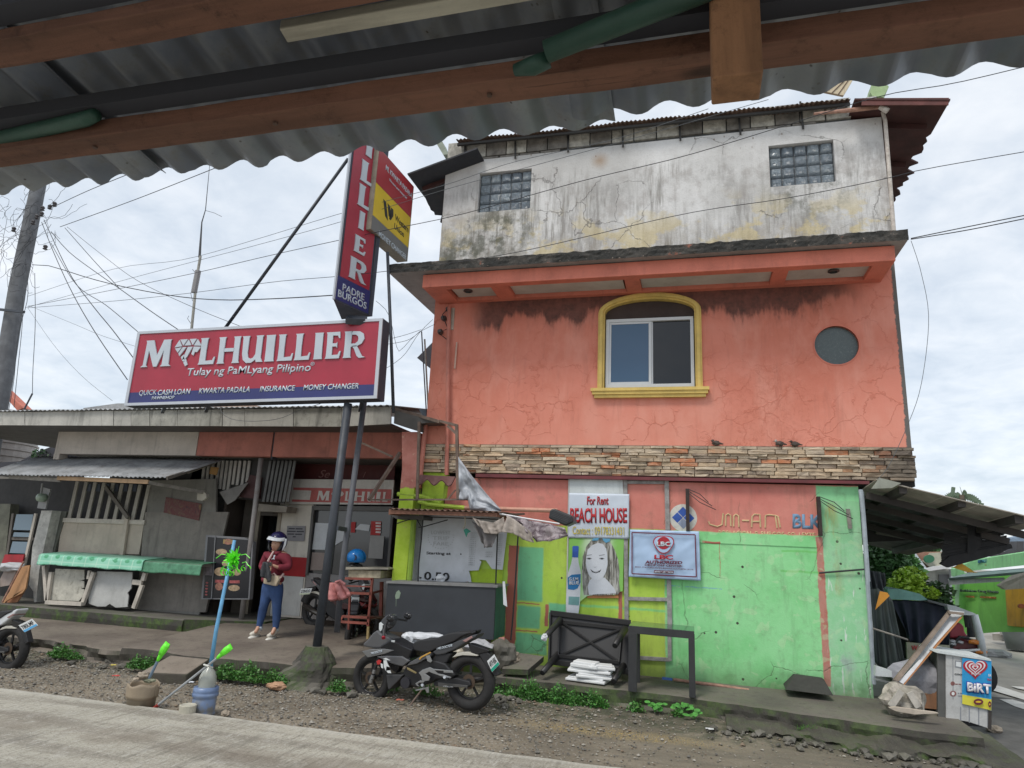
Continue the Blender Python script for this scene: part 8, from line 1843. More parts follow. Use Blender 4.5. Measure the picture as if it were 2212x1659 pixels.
gl=tag(drape(C2,((372,510),(400,505),(430,520),(450,560)),((345,690),(390,720),(440,770),(472,765)),YPn-0.3,'glove',paint('charcoal_glove',(0.035,0.037,0.042),0.2,0.1),None,1.5,0.03,20,10,0.03),'charcoal glove or cap dangling from the person’s right hand','glove')
wq(C2,((480,470),(500,455),(505,425),(522,415),(525,430),(512,452),(518,478),(500,470),(470,478)),YPn-0.195,'chest_print',M_SWH,pe,0.004)
# ================================================================== right side
YR=9.7
lt=thing('lean_to_roof','low lean-to roof of brown sheets on dark timbers attached to the right side of the building','roof',W(*B5(800,700),11))
fl=W(*B5(300,345),YR);fr_=W(*B5(2600,905),YR);M_BSH=paint('brown_grey_sheet',(0.40,0.36,0.31),0.2,0.4,(0.07,0.06,0.055),0.75,sc=3);M_DBM=paint('dark_beam',(0.045,0.038,0.034),0.3,0.3)
n_p=5
for i in range(n_p):
    a,b=fl.lerp(fr_,i/n_p),fl.lerp(fr_,(i+1)/n_p-0.004)
    MB().prism([a,b,b+Vector((0,1.2,-0.08)),a+Vector((0,1.2,-0.08))],(0,0,0.012)).build('roof_panel',M_BSH,lt);MB().prism([a+Vector((0,1.19,-0.085)),b+Vector((0,1.19,-0.085)),b+Vector((0,6,-0.4)),a+Vector((0,6,-0.4))],(0,0,0.012)).build('roof_panel',paint('inner_shade_sheet',(0.06,0.052,0.046),0.3,0.4),lt)  # inner panel row coloured darker for the dim space under the roof
MB().prism([W(*B5(*p),YR-0.02) for p in ((235,458),(500,450),(620,385),(340,318))],(0,0.02,0)).build('front_flap',paint('pale_green_flap',(0.30,0.31,0.26),0.15,0.3),lt)
for (a,b) in (((640,420),(520,500)),((1400,590),(1260,690)),((2140,800),(1930,850))):
    p=W(*B5(*a),YR+0.05);MB().bar(p+Vector((0,0,-0.05)),p+Vector((-0.02,5.5,-0.42)),0.09,0.10).build('beam',M_DBM,lt)
for yy in (10.3,11.0,11.9,12.8):
    dz_=-0.11-0.067*(yy-YR);MB().bar(fl+Vector((0,yy-YR,dz_)),fr_+Vector((0,yy-YR,dz_)),0.06,0.09).build('purlin',M_DBM,lt)
bk_y=13.2
wq(B5,((0,1260),(180,1150),(700,1130),(900,1080),(1190,1085),(1380,1000),(1560,900),(2100,880),(1560,720),(700,520),(100,430)),bk_y,'dark_gable',paint('dark_gable',(0.028,0.024,0.024),0.2,0.2),lt,0.05)
M_DTR=paint('dusty_truss',(0.20,0.18,0.155),0.2,0.3)
for a,b in (((90,800),(560,690)),((260,790),(1000,830)),((220,940),(370,840)),((480,985),(980,990)),((300,1010),(760,1090)),((920,740),(1600,830))):vbar(B5,a,b,0.09,bk_y-0.12,'truss_member',M_DTR,lt,0.06)
wq(B5,((470,980),(980,985),(700,890),(480,920)),bk_y-0.05,'truss_panel',M_DTR,lt,0.02);wq(B5,((480,1010),(960,1020),(780,1090)),bk_y-0.05,'truss_panel',M_DTR,lt,0.02)
MB().tube([W(*B5(95,470),YR+0.3),W(*B5(130,800),YR+0.3),W(*B5(190,1659),YR+0.3)],0.03,8).build('pole',paint('grey_pvc',(0,0,0)),lt)
# torn bamboo screen
sc_=thing('torn_screen','ragged black slatted screen hanging from the lean-to roof with sky showing through its gaps','screen',W(*B5(1600,1200),11))
rr=random.Random(31);ysn_=11.0;M_SCR=paint('black_bamboo',(0.012,0.012,0.014),0.2,0.2)
Lc=lambda t:(lerp(1190,1135,t),lerp(900,1400,t));Rc=lambda t:(lerp(1880,2055,t),lerp(880,1215,t))
n_s=24
for i in range(n_s):
    t=i/(n_s-1);a,b=Lc(t),Rc(t);gap=1.0 if t > 0.62 else 0.62
    wd_=0.016 if t < 0.62 else 0.034
    if t < 0.25:a=(lerp(a[0],b[0],0.42+0.2*rr.random()),lerp(a[1],b[1],0.5))
    x0=(a[0]+rr.uniform(-8,8),a[1]);x1=(b[0]+rr.uniform(-25,12),b[1])
    vbar(B5,x0,x1,wd_,ysn_+0.01*(i % 2),'slat',M_SCR,sc_,0.008)
wq(B5,((1480,1300),(1560,1300),(1660,1200),(1660,1000),(1600,860),(1480,860)),ysn_-0.03,'backing_strip',M_SCR,sc_,0.01)
wq(B5,((1130,1430),(1230,1480),(1900,1300),(2050,1215),(2020,1180),(1250,1330)),ysn_-0.02,'rolled_bottom',M_SCR,sc_,0.08)
tag(wq(B5,((1290,1480),(1400,1420),(1560,1530),(1620,1550),(1480,1540)),11.1,'bunting',paint('yellow_bunting',(0.62,0.36,0.04),0.15,0.3,streak=0),None,0.01),'torn yellow bunting flag under the ragged black screen','flag')
# tarps beside the building
tag(drape(B6,((200,-40),(260,-30),(340,-20),(405,0)),((215,250),(300,330),(380,300),(410,180)),10.7,'tarp',paint('navy_tarp_a',(0.025,0.032,0.04),0.2,0.3),None,3,0.06,seed=3),'dark bundled tarpaulin hanging high against the downpipe','tarpaulin')
tag(drape(B6,((215,200),(330,200),(420,260),(500,340)),((280,1150),(400,1280),(550,1290),(665,1150)),10.6,'tarp',paint('grey_green_tarp',(0.045,0.06,0.06),0.15,0.3),None,3,0.05,seed=9),'long grey-green tarpaulin draped behind the downpipe at the building corner','tarpaulin')
tag(wq(B6,((285,472),(345,232),(440,250),(470,292)),10.4,'orange_flag',paint('orange_cloth',(0.62,0.27,0.03),0.1,0.15),None,0.01),'orange triangular cloth pinned to the dark tarpaulin','flag')
tag(MB().tube([W(*A22(885,395),YW-0.03),W(*A22(1195,370),YW-0.05)],0.012).build('tie_rope',M_CBL),'thin black rope tied across the right end of the green wall','rope')
tag(MB().tube([W(*B6(255,715),10.3),W(*B6(520,800),10.3),W(*B6(700,860),10.6)],0.012).build('tie_rope',paint('grey_wood',(0,0,0))),'pale rope stretched from the downpipe over the tarpaulin','rope')
# tricycle
tr=thing('tricycle','covered passenger tricycle with navy side curtain, teal roof and white front frame','tricycle',G(2060,1420,0))
YT=13.0
M_NAV=paint('navy_canvas',(0.022,0.028,0.05),0.2,0.25,(0.01,0.012,0.02),0.7,sc=4)
drape(B6,((480,345),(700,345),(950,370),(1240,440)),((690,780),(720,880),(900,920),(1240,930)),YT,'side_curtain',M_NAV,tr,4,0.05,50,20,seed=11)
wq(B6,((480,350),(690,350),(700,1140),(640,1150),(520,800)),YT+0.3,'dark_interior',M_SCR,tr,0.05)
MB().prism([W(*B6(*p),YT-0.1) for p in ((440,205),(620,205),(860,265),(972,345),(860,352),(480,335))],(0,1.3,0.0)).build('roof',paint('teal_roof',(0.26,0.50,0.46),0.15,0.3,metal=0.1),tr)
MB().prism([W(*B6(*p),YT-0.15) for p in ((1215,405),(1330,425),(1590,525),(1560,545),(1420,540),(1225,470))],(0,1.2,0)).build('front_roof',paint('white_fibre',(0.60,0.63,0.64),0.1,0.3),tr)
MB().prism([W(*B6(*p),YT-0.15) for p in ((970,340),(1215,405),(1225,440),(960,360))],(0,1.2,0)).build('roof',paint('weathered_canvas',(0.16,0.17,0.18),0.2,0.3),tr)
MB().tube([W(*B6(1570,535),YT-0.1),W(*B6(1605,680),YT-0.12),W(*B6(1645,850),YT-0.12),W(*B6(1690,1080),YT-0.12)],[0.05,0.055,0.06,0.05],10).build('front_pillar',paint('white_fibre',(0,0,0)),tr,smooth=True)
MB().tube([W(*B6(1450,540),YT),W(*B6(1475,700),YT)],0.03).build('window_post',M_MTB,tr)
wq(B6,((1470,545),(1570,545),(1620,830),(1480,830)),YT+0.1,'windscreen',mat_pane('dark_windscreen',(0.02,0.025,0.027),0.1),tr,0.02)
M_RSE=paint('red_vinyl',(0.42,0.06,0.08),0.12,0.15,(0.15,0.03,0.03),0.45,streak=0)
MB().prism([W(*B6(*p),YT+0.1) for p in ((1250,840),(1250,760),(1320,650),(1390,640),(1440,690),(1445,760),(1510,840))],(0,0.35,0)).build('red_seat',M_RSE,tr,0.03)
MB().prism([W(*B6(*p),YT-0.05) for p in ((1240,1000),(1340,860),(1500,850),(1640,870),(1680,1080),(1400,1030))],(0,0.5,0)).build('front_body',paint('maroon_body',(0.13,0.02,0.025),0.2,0.2,streak=0,rough=0.3),tr,0.03)
for p in ((1285,880),(1290,915),(1385,893)):rock('chrome_lamp',W(*B6(*p),YT-0.12),(0.05,0.03,0.025),M_ALLOY,1,tr)
MB().tube([W(*B6(1260,960),YT-0.1),W(*B6(1380,825),YT-0.1),W(*B6(1500,840),YT-0.1)],0.025,8).build('handlebar',M_MTB,tr)
for p in ((1570,890),(1660,1020)):rock('orange_lamp',W(*B6(*p),YT-0.14),(0.08,0.03,0.035),flat('amber',(0.6,0.20,0.03),0.3),1,tr)
MB().tube([W(*B6(1380,1000),YT-0.14),W(*B6(1500,1000),YT-0.15),W(*B6(1640,990),YT-0.14)],0.02,8).build('trim',M_PLW,tr)
wq(B6,((690,895),(1250,935),(1250,1000),(1100,1010),(1100,1160),(700,1140)),YT-0.15,'side_panel',paint('olive_cream_panel',(0.38,0.37,0.27),0.12,0.3),tr,0.05)
bt('W',B6,(750,1000),(835,996),(752,935),M_TXR,tr,YT-0.16,'side_lettering',0.03)
for p in ((1000,1480),(1560,1180)):
    c=W(*B6(*p),YT+0.1);c.z=0.30;MB().lathe([(0.16,-0.05),(0.30,-0.05),(0.30,0.05),(0.16,0.05)],c,24,'y').build('wheel',M_TYRE,tr)
box('chassis',W(*B6(700,1100),YT).x,W(*B6(1690,1080),YT).x,YT,YT+0.8,0.35,W(*B6(1000,1150),YT).z,M_MTB,tr)
# leaning trough
ll=thing('leaning_trough','long white-grey plank trough with brown edges leaning over the rubble at the corner','plank',W(*B6(560,1480),9.8))
P4=[W(*B6(650,1462),9.75),W(*B6(560,1400),9.8),W(*B6(1245,478),10.3),W(*B6(1440,500),10.25)]
MB().prism(P4,(0,0.03,0.0)).build('panel',paint('white_trough',(0.56,0.58,0.60),0.12,0.35,(0.2,0.19,0.18),0.6,sc=4),ll)
M_TRB=paint('rotten_board',(0.20,0.155,0.12),0.3,0.5,sc=7)
qb=lambda pts_,y0,y1,nm_,mt_:MB().prism([W(*B6(x,y),lerp(y0,y1,(1460-y)/980)) for x,y in pts_],(0,0.04,0)).build(nm_,mt_,ll)
qb(((520,1385),(590,1400),(1275,520),(1245,478)),9.7,10.2,'edge_board',M_TRB);qb(((648,1465),(662,1440),(1300,700),(1420,560),(1395,570),(1100,900)),9.68,10.18,'edge_board',paint('orange_brown_wood',(0,0,0)));qb(((585,1400),(660,1440),(900,1150),(860,1120)),9.72,10.2,'panel',paint('white_trough',(0,0,0)))
qb(((1225,490),(1435,510),(1430,550),(1330,530),(1240,525)),9.68,10.16,'end_board',M_TRB);qb(((455,1480),(600,1495),(640,1440),(560,1395),(510,1400)),9.7,10.2,'end_board',paint('dark_brace',(0,0,0)))
tag(rock('painted_stone',W(*A22(1420,1215),9.6),(0.24,0.2,0.19),paint('whitewashed_stone',(0.36,0.33,0.28),0.35,0.6,(0.08,0.06,0.045),sc=8,bump=0.6),50,sub=3),'lump of whitewashed concrete under the foot of the leaning trough','stone')
tag(wq(A22,((1340,1270),(1380,1265),(1640,1300),(1660,1305),(1500,1312),(1380,1290)),9.25,'broken_plank',M_CRB,None,0.06),'broken pale plank lying in front of the whitewashed stone','plank')
for q in (((1350,1262),(1420,1160)),((1530,1268),(1470,1170))):tag(vbar(A22,q[0],q[1],0.07,9.35,'plank',paint('flaking_plank',(0.48,0.45,0.40),0.2,0.6),None,0.03),'flaking %s stake propped on the whitewashed stone' % ('left' if q[0][0] < 1400 else 'right'),'stake')
cbx=thing('cardboard_box','brown cardboard box with a white label behind the sign cabinet','box',W(*C7(200,1270),9.95))
MB().prism([W(*C7(*p),9.95) for p in ((60,1250),(318,1275),(318,1045),(50,1020))],(0,0.4,0)).build('carton',paint('carton_brown',(0.34,0.17,0.09),0.12,0.3),cbx,0.004)
wq(C7,((72,1105),(162,1110),(160,1072),(70,1068)),9.945,'paper_label',M_PAPER,cbx,0.003);wq(C7,((162,1112),(215,1112),(215,1055),(162,1055)),9.945,'tape',paint('tape_tan',(0.46,0.30,0.18),0.1,0.1),cbx,0.003)
tag(rock('sack',W(*C7(150,960),10.1),(0.30,0.18,0.26),paint('grey_sack',(0.34,0.34,0.37),0.12,0.3),44,sub=3),'grey-white sack slumped on top of the brown carton','sack')
tag(rock('black_bag',W(*C7(250,850),10.3),(0.22,0.18,0.2),flat('bag_black',(0.01,0.01,0.011),0.4),47,sub=3),'black rubbish bag behind the leaning trough','bag')
for i,p in enumerate((((285,1330),(545,1350),(550,1280),(290,1200)),)):tag(wq(B6,p,10.1,'white_board',paint('plain_board',(0,0,0)),None,0.1),'white carton at the foot of the downpipe','carton')
tag(wq(B6,((250,1375),(470,1430),(475,1410),(300,1370)),9.95,'metal_strip',M_ALLOY,None,0.05),'shiny metal strip lying at the corner of the green wall','strip')
# drinks/ice-cream cabinet
ik=thing('ice_cream_cabinet','white wooden kiosk cabinet with blue ice cream banner standing on the street corner','cabinet',G(2080,1575,0.05))
yi=9.72
MB().prism([W(*C7(*p),yi) for p in ((410,1370),(500,1375),(640,1400),(830,1462),(880,1490),(882,765),(408,702))],(0,0.05,0)).build('front_board',paint('peeling_white_board',(0.50,0.50,0.49),0.12,0.5,(0.2,0.19,0.18),0.7,sc=5),ik)
s0_=W(*C7(408,702),yi);s1_=W(*C7(410,1370),yi)
MB().prism([s0_+Vector((-0.002,0.05,0)),s1_+Vector((-0.002,0.05,0)),s1_+Vector((-0.002,0.75,0)),s0_+Vector((-0.002,0.75,0))],(-0.03,0,0)).build('side_board',paint('dark_side_board',(0.10,0.10,0.095),0.15,0.3),ik)
wq(C7,((325,1345),(410,1370),(408,702),(320,690)),yi+0.02,'side_board',paint('dark_side_board',(0,0,0)),ik,0.03)
MB().prism([W(*C7(*p),yi-0.03) for p in ((318,688),(875,772),(873,750),(345,668))],(0,0.7,0.0)).build('top_board',paint('plain_board',(0,0,0)),ik)
wq(C7,((845,1470),(880,1490),(882,1290),(848,1285)),yi-0.01,'dark_post',M_DBM,ik,0.05);wq(C7,((420,1385),(640,1405),(800,1455),(560,1440)),yi+0.02,'dark_base',M_SCR,ik,0.3)
M_BLUB=paint('banner_blue',(0.02,0.30,0.60),0.15,0.15,(0.01,0.10,0.30),0.4,sc=3,streak=0,bump=0)
wq(C7,((575,1215),(878,1283),(880,768),(578,738)),yi-0.02,'ice_cream_banner',M_BLUB,ik,0.008);yb2=yi-0.022
wq(C7,((576,1215),(878,1283),(879,1170),(576,1118)),yb2,'yellow_band',flat('banner_yellow',(0.66,0.60,0.06),0.4),ik,0.002)
hp=lambda cx,cy,s_:[(cx+s_*1.15*0.062*16*math.sin(a)**3,cy-s_*0.062*(13*math.cos(a)-5*math.cos(2*a)-2*math.cos(3*a)-math.cos(4*a))) for a in np.linspace(0,2*math.pi,40)[:-1]]
wq(C7,hp(712,848,112),yb2-0.003,'heart_logo',M_REDP,ik,0.002);M_PNK=flat('logo_white',(0.68,0.66,0.68),0.4)
for s_ in (92,60,30):
    wq(C7,hp(712,838,s_),yb2-0.006-0.004*(3-s_/31),'heart_logo',M_PNK,ik,0.002);wq(C7,hp(712,838,s_-15),yb2-0.008-0.004*(3-s_/31),'heart_logo',M_REDP,ik,0.002)
yb3=yb2-0.024
bt('SELECTA',C7,(670,910),(770,916),(670,895),M_PNK,ik,yb3,bold=0.02)
for m_,d_ in ((flat('deep_blue_outline',(0.01,0.05,0.30),0.4),10),(M_PNK,0)):
    bt('BiRT',C7,(628-d_,1085+d_),(876,1112+d_),(628-d_,990-d_),m_,ik,yb3-(0.003 if d_ == 0 else 0),bold=0.07 if d_ else 0.045)
bt('GA',C7,(845,932),(878,936),(845,905),M_PNK,ik,yb3,bold=0.03);bt('RA',C7,(838,975),(878,980),(838,950),M_TXR,ik,yb3,bold=0.03)
for cx,cy in ((745,1195),(862,1220)):
    oval(C7,cx,cy,50 if cx < 800 else 16,32,yb3,'printed_treat',M_MARP,ik,0.002);oval(C7,cx,cy,30 if cx < 800 else 8,10,yb3-0.003,'printed_treat',M_YSG,ik,0.002)
ysx=yi-0.003
bt('COO',C7,(495,915),(572,920),(496,898),M_INKB,ik,ysx,bold=0.02);wq(C7,((500,835),(570,850),(572,775),(502,765)),ysx,'painted_frame',M_PG,ik,0.002);wq(C7,((512,825),(565,835),(566,785),(514,778)),ysx-0.003,'painted_frame',M_PLW,ik,0.002)
oval(C7,482,1110,34,30,ysx,'painted_badge',flat('faded_maroon',(0.24,0.10,0.09),0.6),ik,0.002);oval(C7,482,1110,16,18,ysx-0.003,'painted_badge',M_PLW,ik,0.002);oval(C7,478,1005,22,22,ysx,'painted_badge',_mc['faded_maroon'],ik,0.002)
[wq(C7,((a_,b_),(c_,b_+2),(c_,b_-9),(a_,b_-10)),ysx,'painted_line',mt__,ik,0.002) for a_,b_,c_,mt__ in ((505,1015,530,_mc['faded_maroon']),(538,1017,566,_mc['faded_maroon']),(530,1110,545,M_PG),(552,1111,572,M_PG),(532,1138,570,M_PG))]
for x in (560,650,748,842):vbar(C7,(x,1245+int((x-560)*0.1)),(x,1395+int((x-560)*0.22)),0.012,ysx,'board_joint',M_PG,ik,0.004)
vbar(C7,(480,720),(482,1170),0.008,ysx,'board_joint',M_PG,ik,0.004)
tag(rock('stone',G(*C7(905,1480),0.05),(0.09,0.07,0.05),M_RUB,61),'pale stone at the right foot of the ice cream cabinet','stone')
# street markings and kerb
def gpoly(f,pts_,z,name,mat):return tag(MB().poly([G(*f(*p),z) for p in pts_]).build(name,mat),kind='structure')
M_RPW=paint('worn_road_paint',(0.62,0.61,0.57),0.1,0.45,(0.2,0.19,0.18),0.8,sc=2,streak=0)
gpoly(C7,((885,1012),(960,1030),(1260,1125),(1260,1185),(890,1075)),0.028,'road_marking',M_RPW);gpoly(C7,((1080,1030),(1260,1040),(1260,1075),(1150,1055)),0.028,'road_marking',M_RPW);gpoly(C7,((960,1165),(1100,1170),(1260,1215),(1260,1285),(1120,1240)),0.028,'road_marking',M_RPW)
tag(rock('plastic_litter',G(*C7(945,705),0.06),(0.3,0.15,0.1),flat('litter',(0.25,0.25,0.25),0.5),5),'small dark and white litter heap on the far side of the street','litter')
# drug house
YH=lambda px:lerp(20.5,17.0,(px-2035)/180)
Wh=lambda f,p,d=0:W(*f(*p),YH(f(*p)[0])+d)
dh=thing('drug_store','bright green drug store with lettered parapet, pale canopy and orange door across the side street','building',G(2120,1365,0))
M_GRN=paint('bright_green_wall',(0.22,0.62,0.10),0.1,0.15,(0.06,0.2,0.04),0.7,sc=1);M_GRN2=paint('parapet_green',(0.33,0.74,0.34),0.08,0.15)
def hq(f,pts_,name,mat,d=0.0,th=0.3,par=None):return MB().prism([Wh(f,p,d) for p in pts_],(0.05*th,th,0)).build(name,mat,par or dh)
hq(B6,((1340,130),(1360,800),(1900,760),(2400,760),(2400,0),(1500,0)),'wall',M_GRN,0,0.4);hq(B6,((1300,-80),(1345,150),(1360,600),(1380,130),(1400,-80)),'wall_end',paint('pale_green_wall',(0.34,0.62,0.32),0.1,0.2),-0.3,0.2)
hq(B5,((1430,1450),(1560,1520),(2500,1420),(2500,1240),(1560,1385)),'parapet',M_GRN2,-1.2,0.3);hq(B5,((1310,1500),(1320,1600),(1440,1600),(1440,1450)),'parapet',M_GRN2,-0.8,0.3)
hq(B6,((1240,75),(1260,150),(1960,105),(1960,55)),'canopy_fascia',paint('canopy_white',(0.60,0.61,0.62),0.06,0.2),-1.7,0.1);
MB().quad(Wh(B6,(1240,75),-1.75),Wh(B6,(2250,-10),-1.75),Wh(B5,(2500,1480),-0.9),Wh(B5,(1500,1560),-0.9)).build('canopy_roof',paint('green_grey_roof',(0.16,0.24,0.23),0.15,0.3),dh,solid=0.05)
hq(B6,((1990,200),(2020,680),(2200,700),(2500,700),(2500,200)),'door',paint('orange_door',(0.62,0.34,0.02),0.1,0.2,streak=0.3),-0.12,0.1)
oval(B6,2180,425,40,30,Wh(B6,(2180,425),-0.3).y,'door_sign',paint('rust_sign',(0.28,0.09,0.04),0.1,0.2),dh,0.05)
hq(B6,((1900,160),(1975,212),(2500,180),(2500,-60),(2100,30)),'porch_roof',paint('thatch_grey',(0.34,0.31,0.27),0.12,0.3),-2.2,0.2)
def htext(s,f,a,b,t_,mat,d,bold=0.0):return text(s,'shop_lettering',mat,dh,Wh(f,a,d),Wh(f,b,d),Wh(f,t_,d),0.02,bold)
M_TEL=flat('teal_lettering',(0.03,0.20,0.30),0.5);M_ORL=flat('orange_lettering',(0.42,0.16,0.04),0.5)
htext('BETHLEHEM',B5,(1625,1425),(1805,1410),(1625,1385),M_TEL,-1.25,0.02);htext('DRUG',B5,(1855,1398),(1958,1390),(1857,1350),M_TEL,-1.25,0.02);htext('HOUSE',B5,(2000,1380),(2140,1365),(2002,1325),M_TEL,-1.25,0.02);htext('AND',B5,(2180,1352),(2300,1345),(2182,1305),M_TEL,-1.25,0.02)
htext('GENERAL',B5,(1715,1460),(1840,1448),(1717,1435),M_ORL,-1.25,0.01);htext('MERCHANDISE',B5,(1935,1440),(2165,1415),(1937,1405),M_ORL,-1.25,0.01)
htext('Bethlehem Drug House',B6,(1392,250),(1895,270),(1392,205),flat('dark_lettering',(0.06,0.11,0.07),0.6),-0.06,0.03);htext('GENERAL',B6,(1465,312),(1580,318),(1465,290),M_ORL,-0.06,0.0);htext('MERCHANDISE',B6,(1655,320),(1860,330),(1655,297),M_ORL,-0.06,0.0);0
ksl=lambda a,b,c,d,z,h,nm_:MB().prism([G(*B6(*a),z),G(*B6(*b),z),G(*B6(*c),z),G(*B6(*d),z)],(0,0,h)).build(nm_,paint('pale_concrete_step',(0.40,0.38,0.34),0.1,0.25),dh)
ksl((1810,870),(2300,880),(2400,800),(1900,800),-0.0,0.18,'step');ksl((1900,800),(2300,800),(2300,760),(1930,760),0.18,0.16,'step')
tag(MB().box(*[v for p in [G(*B6(1990,755),0.36)] for v in (p.x-0.3,p.x+0.35,p.y-0.1,p.y+0.3,0.36,0.75)]).build('brown_crate',paint('brown_crate',(0.24,0.08,0.05),0.15,0.2)),'brown box on the steps of the green drug store','box')
# house with brown gable, behind
hs2=thing('gable_house','small white-walled house with rusty brown and cream gable and green oval, behind the trees','house',G(2010,1300,0))
Y2=26
def h2(pts_,name,mat,d=0,th=0.3,f=B5):return wq(f,pts_,Y2+d,name,mat,hs2,th)
h2(((780,1280),(930,1490),(1260,1400),(1500,1400),(1500,1270)),'gable_roof',paint('rust_cream_gable',(0.27,0.14,0.10),0.3,0.5,(0.45,0.42,0.33),0.8,sc=1.2));h2(((900,1400),(1000,1480),(1180,1440),(1220,1280),(1000,1290)),'gable_panel',paint('cream_gable',(0.42,0.42,0.33),0.15,0.4),-0.1)
oval(B5,985,1368,68,52,Y2-0.3,'green_oval',paint('oval_green',(0.03,0.15,0.08),0.1,0.1),hs2,0.1)
h2(((770,1290),(930,1510),(960,1500),(800,1280)),'barge_board',M_SWH,-0.35,0.1);h2(((760,1290),(930,1500),(860,1500),(770,1400)),'green_roof_slope',paint('green_grey_roof',(0,0,0)),-0.2)
h2(((880,1540),(1300,1480),(1290,1445),(1060,1465),(880,1515)),'eave_fascia',paint('canopy_white',(0,0,0)),-0.4);h2(((940,1500),(1300,1500),(1300,2500),(940,2500)),'wall',paint('pale_grey_wall',(0.40,0.41,0.38),0.1,0.3));h2(((1110,1570),(1250,1570),(1250,2000),(1110,2000)),'window_shade',paint('dim_window',(0.13,0.135,0.14),0.1,0.1),-0.1,0.05)
h2(((1265,1500),(1310,1500),(1330,2000),(1290,2000)),'corner_column',M_SWH,-0.3,0.2)
h2(((700,1240),(730,1240),(740,1500),(715,1500)),'brown_post',paint('orange_brown_wood',(0,0,0)),-3,0.2)
# far blue-grey shed upper right
tag(wq(B5,((2000,1110),(2400,1020),(2400,1280),(2030,1200)),40,'far_shed',paint('far_blue_shed',(0.20,0.27,0.36),0.2,0.3),None,1),'far blue-grey shed roof at the right edge above the drug store','roof')
tag(wq(B5,((1880,1290),(1980,1270),(2110,1270),(2120,1140),(2212,1140),(2212,1310),(1880,1340)),30,'far_wall',paint('far_dark_wall',(0.06,0.06,0.065),0.2,0.3),None,1),'dark upper structure behind the drug store parapet','building')
# ------------------------------------------------------------------ trees and plants
def leaves(mb,c,rx,ry,rz,n,s,rr,cup=True):
    for _ in range(n):
        while True:
            v=Vector((rr.uniform(-1,1),rr.uniform(-1,1),rr.uniform(-1,1)))
            if v.length <= 1:break
        v=v.normalized()*(v.length**0.5);p=Vector(c)+Vector((v.x*rx,v.y*ry,v.z*rz))
        a=Vector((rr.gauss(0,1),rr.gauss(0,1),rr.gauss(0,0.6))).normalized();b=a.cross(Vector((rr.gauss(0,1),rr.gauss(0,1),rr.gauss(0,1)))).normalized();k_=s*rr.uniform(0.6,1.4)
        mb.poly([p-a*k_,p+b*k_*0.45,p+a*k_,p-b*k_*0.45])
def mat_leaf(name,c):
    if name in _mc:return _mc[name]
    m=MT(name);n=m.noise(2.5,4);n2=m.noise(25,3);b_=m.mix(m.step(n2,.3,.7),m.mix(m.step(n,.35,.65),tuple(v*0.5 for v in c),c),tuple(min(.9,v*1.5) for v in c));m.col(m.mix(m.mul(m.step(m.noise(48,2),0.56,0.66),0.55),b_,(0.17,0.15,0.05)) if 'weed' in name else b_);m.rough(0.5);m.b.inputs['Subsurface Weight'].default_value=0.0;_mc[name] =m.m;return m.m
def tree(name,label,cat,base,blobs,leafc,n,s,seed,trunk_r=0.12,group=None,limbs=True):
    t=thing(name,label,cat,base,group);rr=random.Random(seed);B=Vector(base)
    top=Vector((sum(b[0].x for b in blobs)/len(blobs),sum(b[0].y for b in blobs)/len(blobs),min(b[0].z for b in blobs)))
    tk=MB().tube([B,B.lerp(top,0.5)+Vector((0.05,0,0)),top],[trunk_r,trunk_r*0.75,trunk_r*0.5],10)
    for c,rx,rz in blobs:tk.tube([B.lerp(top,0.7),c],[trunk_r*0.4,trunk_r*0.12],6)
    tk.build('trunk',paint('bark',(0.12,0.09,0.065),0.25,0.3,sc=8),t,smooth=True)
    mb=MB()
    for c,rx,rz in blobs:leaves(mb,c,rx,rx*0.9,rz,n,s,rr)
    mb.build('crown',mat_leaf('leaf_'+name+str(seed),leafc),t,fixn=False);return t
Bc=lambda x,y,Y:W(*B5(x,y),Y)
def blb(L_,Y):return [(Bc(x,y,Y+0.6*math.sin(x)),rx,rz) for x,y,rx,rz in L_]
g_=lambda x,Y:Vector((Bc(x,1600,Y).x,Y,0))
def rblobs(seed,n,x0,x1,y0,y1,r,Y):
    rr=random.Random(seed);return [(Bc(rr.uniform(x0,x1),rr.uniform(y0,y1),Y+rr.uniform(-.5,.5)),r*rr.uniform(.7,1.3),r*rr.uniform(.5,.9)) for _ in range(n)]
tree('dark_tree','dark green tree with drooping leaves just right of the downpipe','tree',g_(400,19),rblobs(1,17,190,620,1300,1640,0.36,19),(0.045,0.11,0.035),260,0.085,1)
tree('broadleaf_tree','green broadleaf tree under the dark lean-to roof, in front of the gable house','tree',g_(650,20),rblobs(2,10,500,760,1360,1620,0.34,20),(0.06,0.16,0.04),260,0.09,2)
tree('tall_tree','leafy treetop rising against the sky behind the gable house','tree',g_(900,30),rblobs(3,10,720,1040,1140,1280,0.34,30),(0.055,0.12,0.045),110,0.11,3,0.2)
tree('yellow_green_shrub','bright yellow-green shrub glowing in front of the darker trees','shrub',g_(700,17),rblobs(4,13,560,950,1560,1850,0.26,17),(0.24,0.38,0.03),260,0.055,4,0.06)
tree('dark_shrub','dark green bush filling the gap left of the drug store','shrub',g_(1000,18),rblobs(5,14,500,1100,1800,2050,0.32,18),(0.03,0.07,0.025),220,0.075,5,0.06)
tree('dark_shrub','small dark shrub peeking through at the far left behind the zinc awning','shrub',Vector((W(90,1040,15).x,15,0)),[(W(92,985,15),0.3,0.2)],(0.03,0.08,0.025),200,0.05,6,0.04)
pt_=thing('palm_tree','top of a coconut palm showing above the lean-to roof at the right','palm',Vector((W(2085,1075,60).x,60,0)))
pc_=Bc(1400,540,60);mb=MB();rr=random.Random(9)
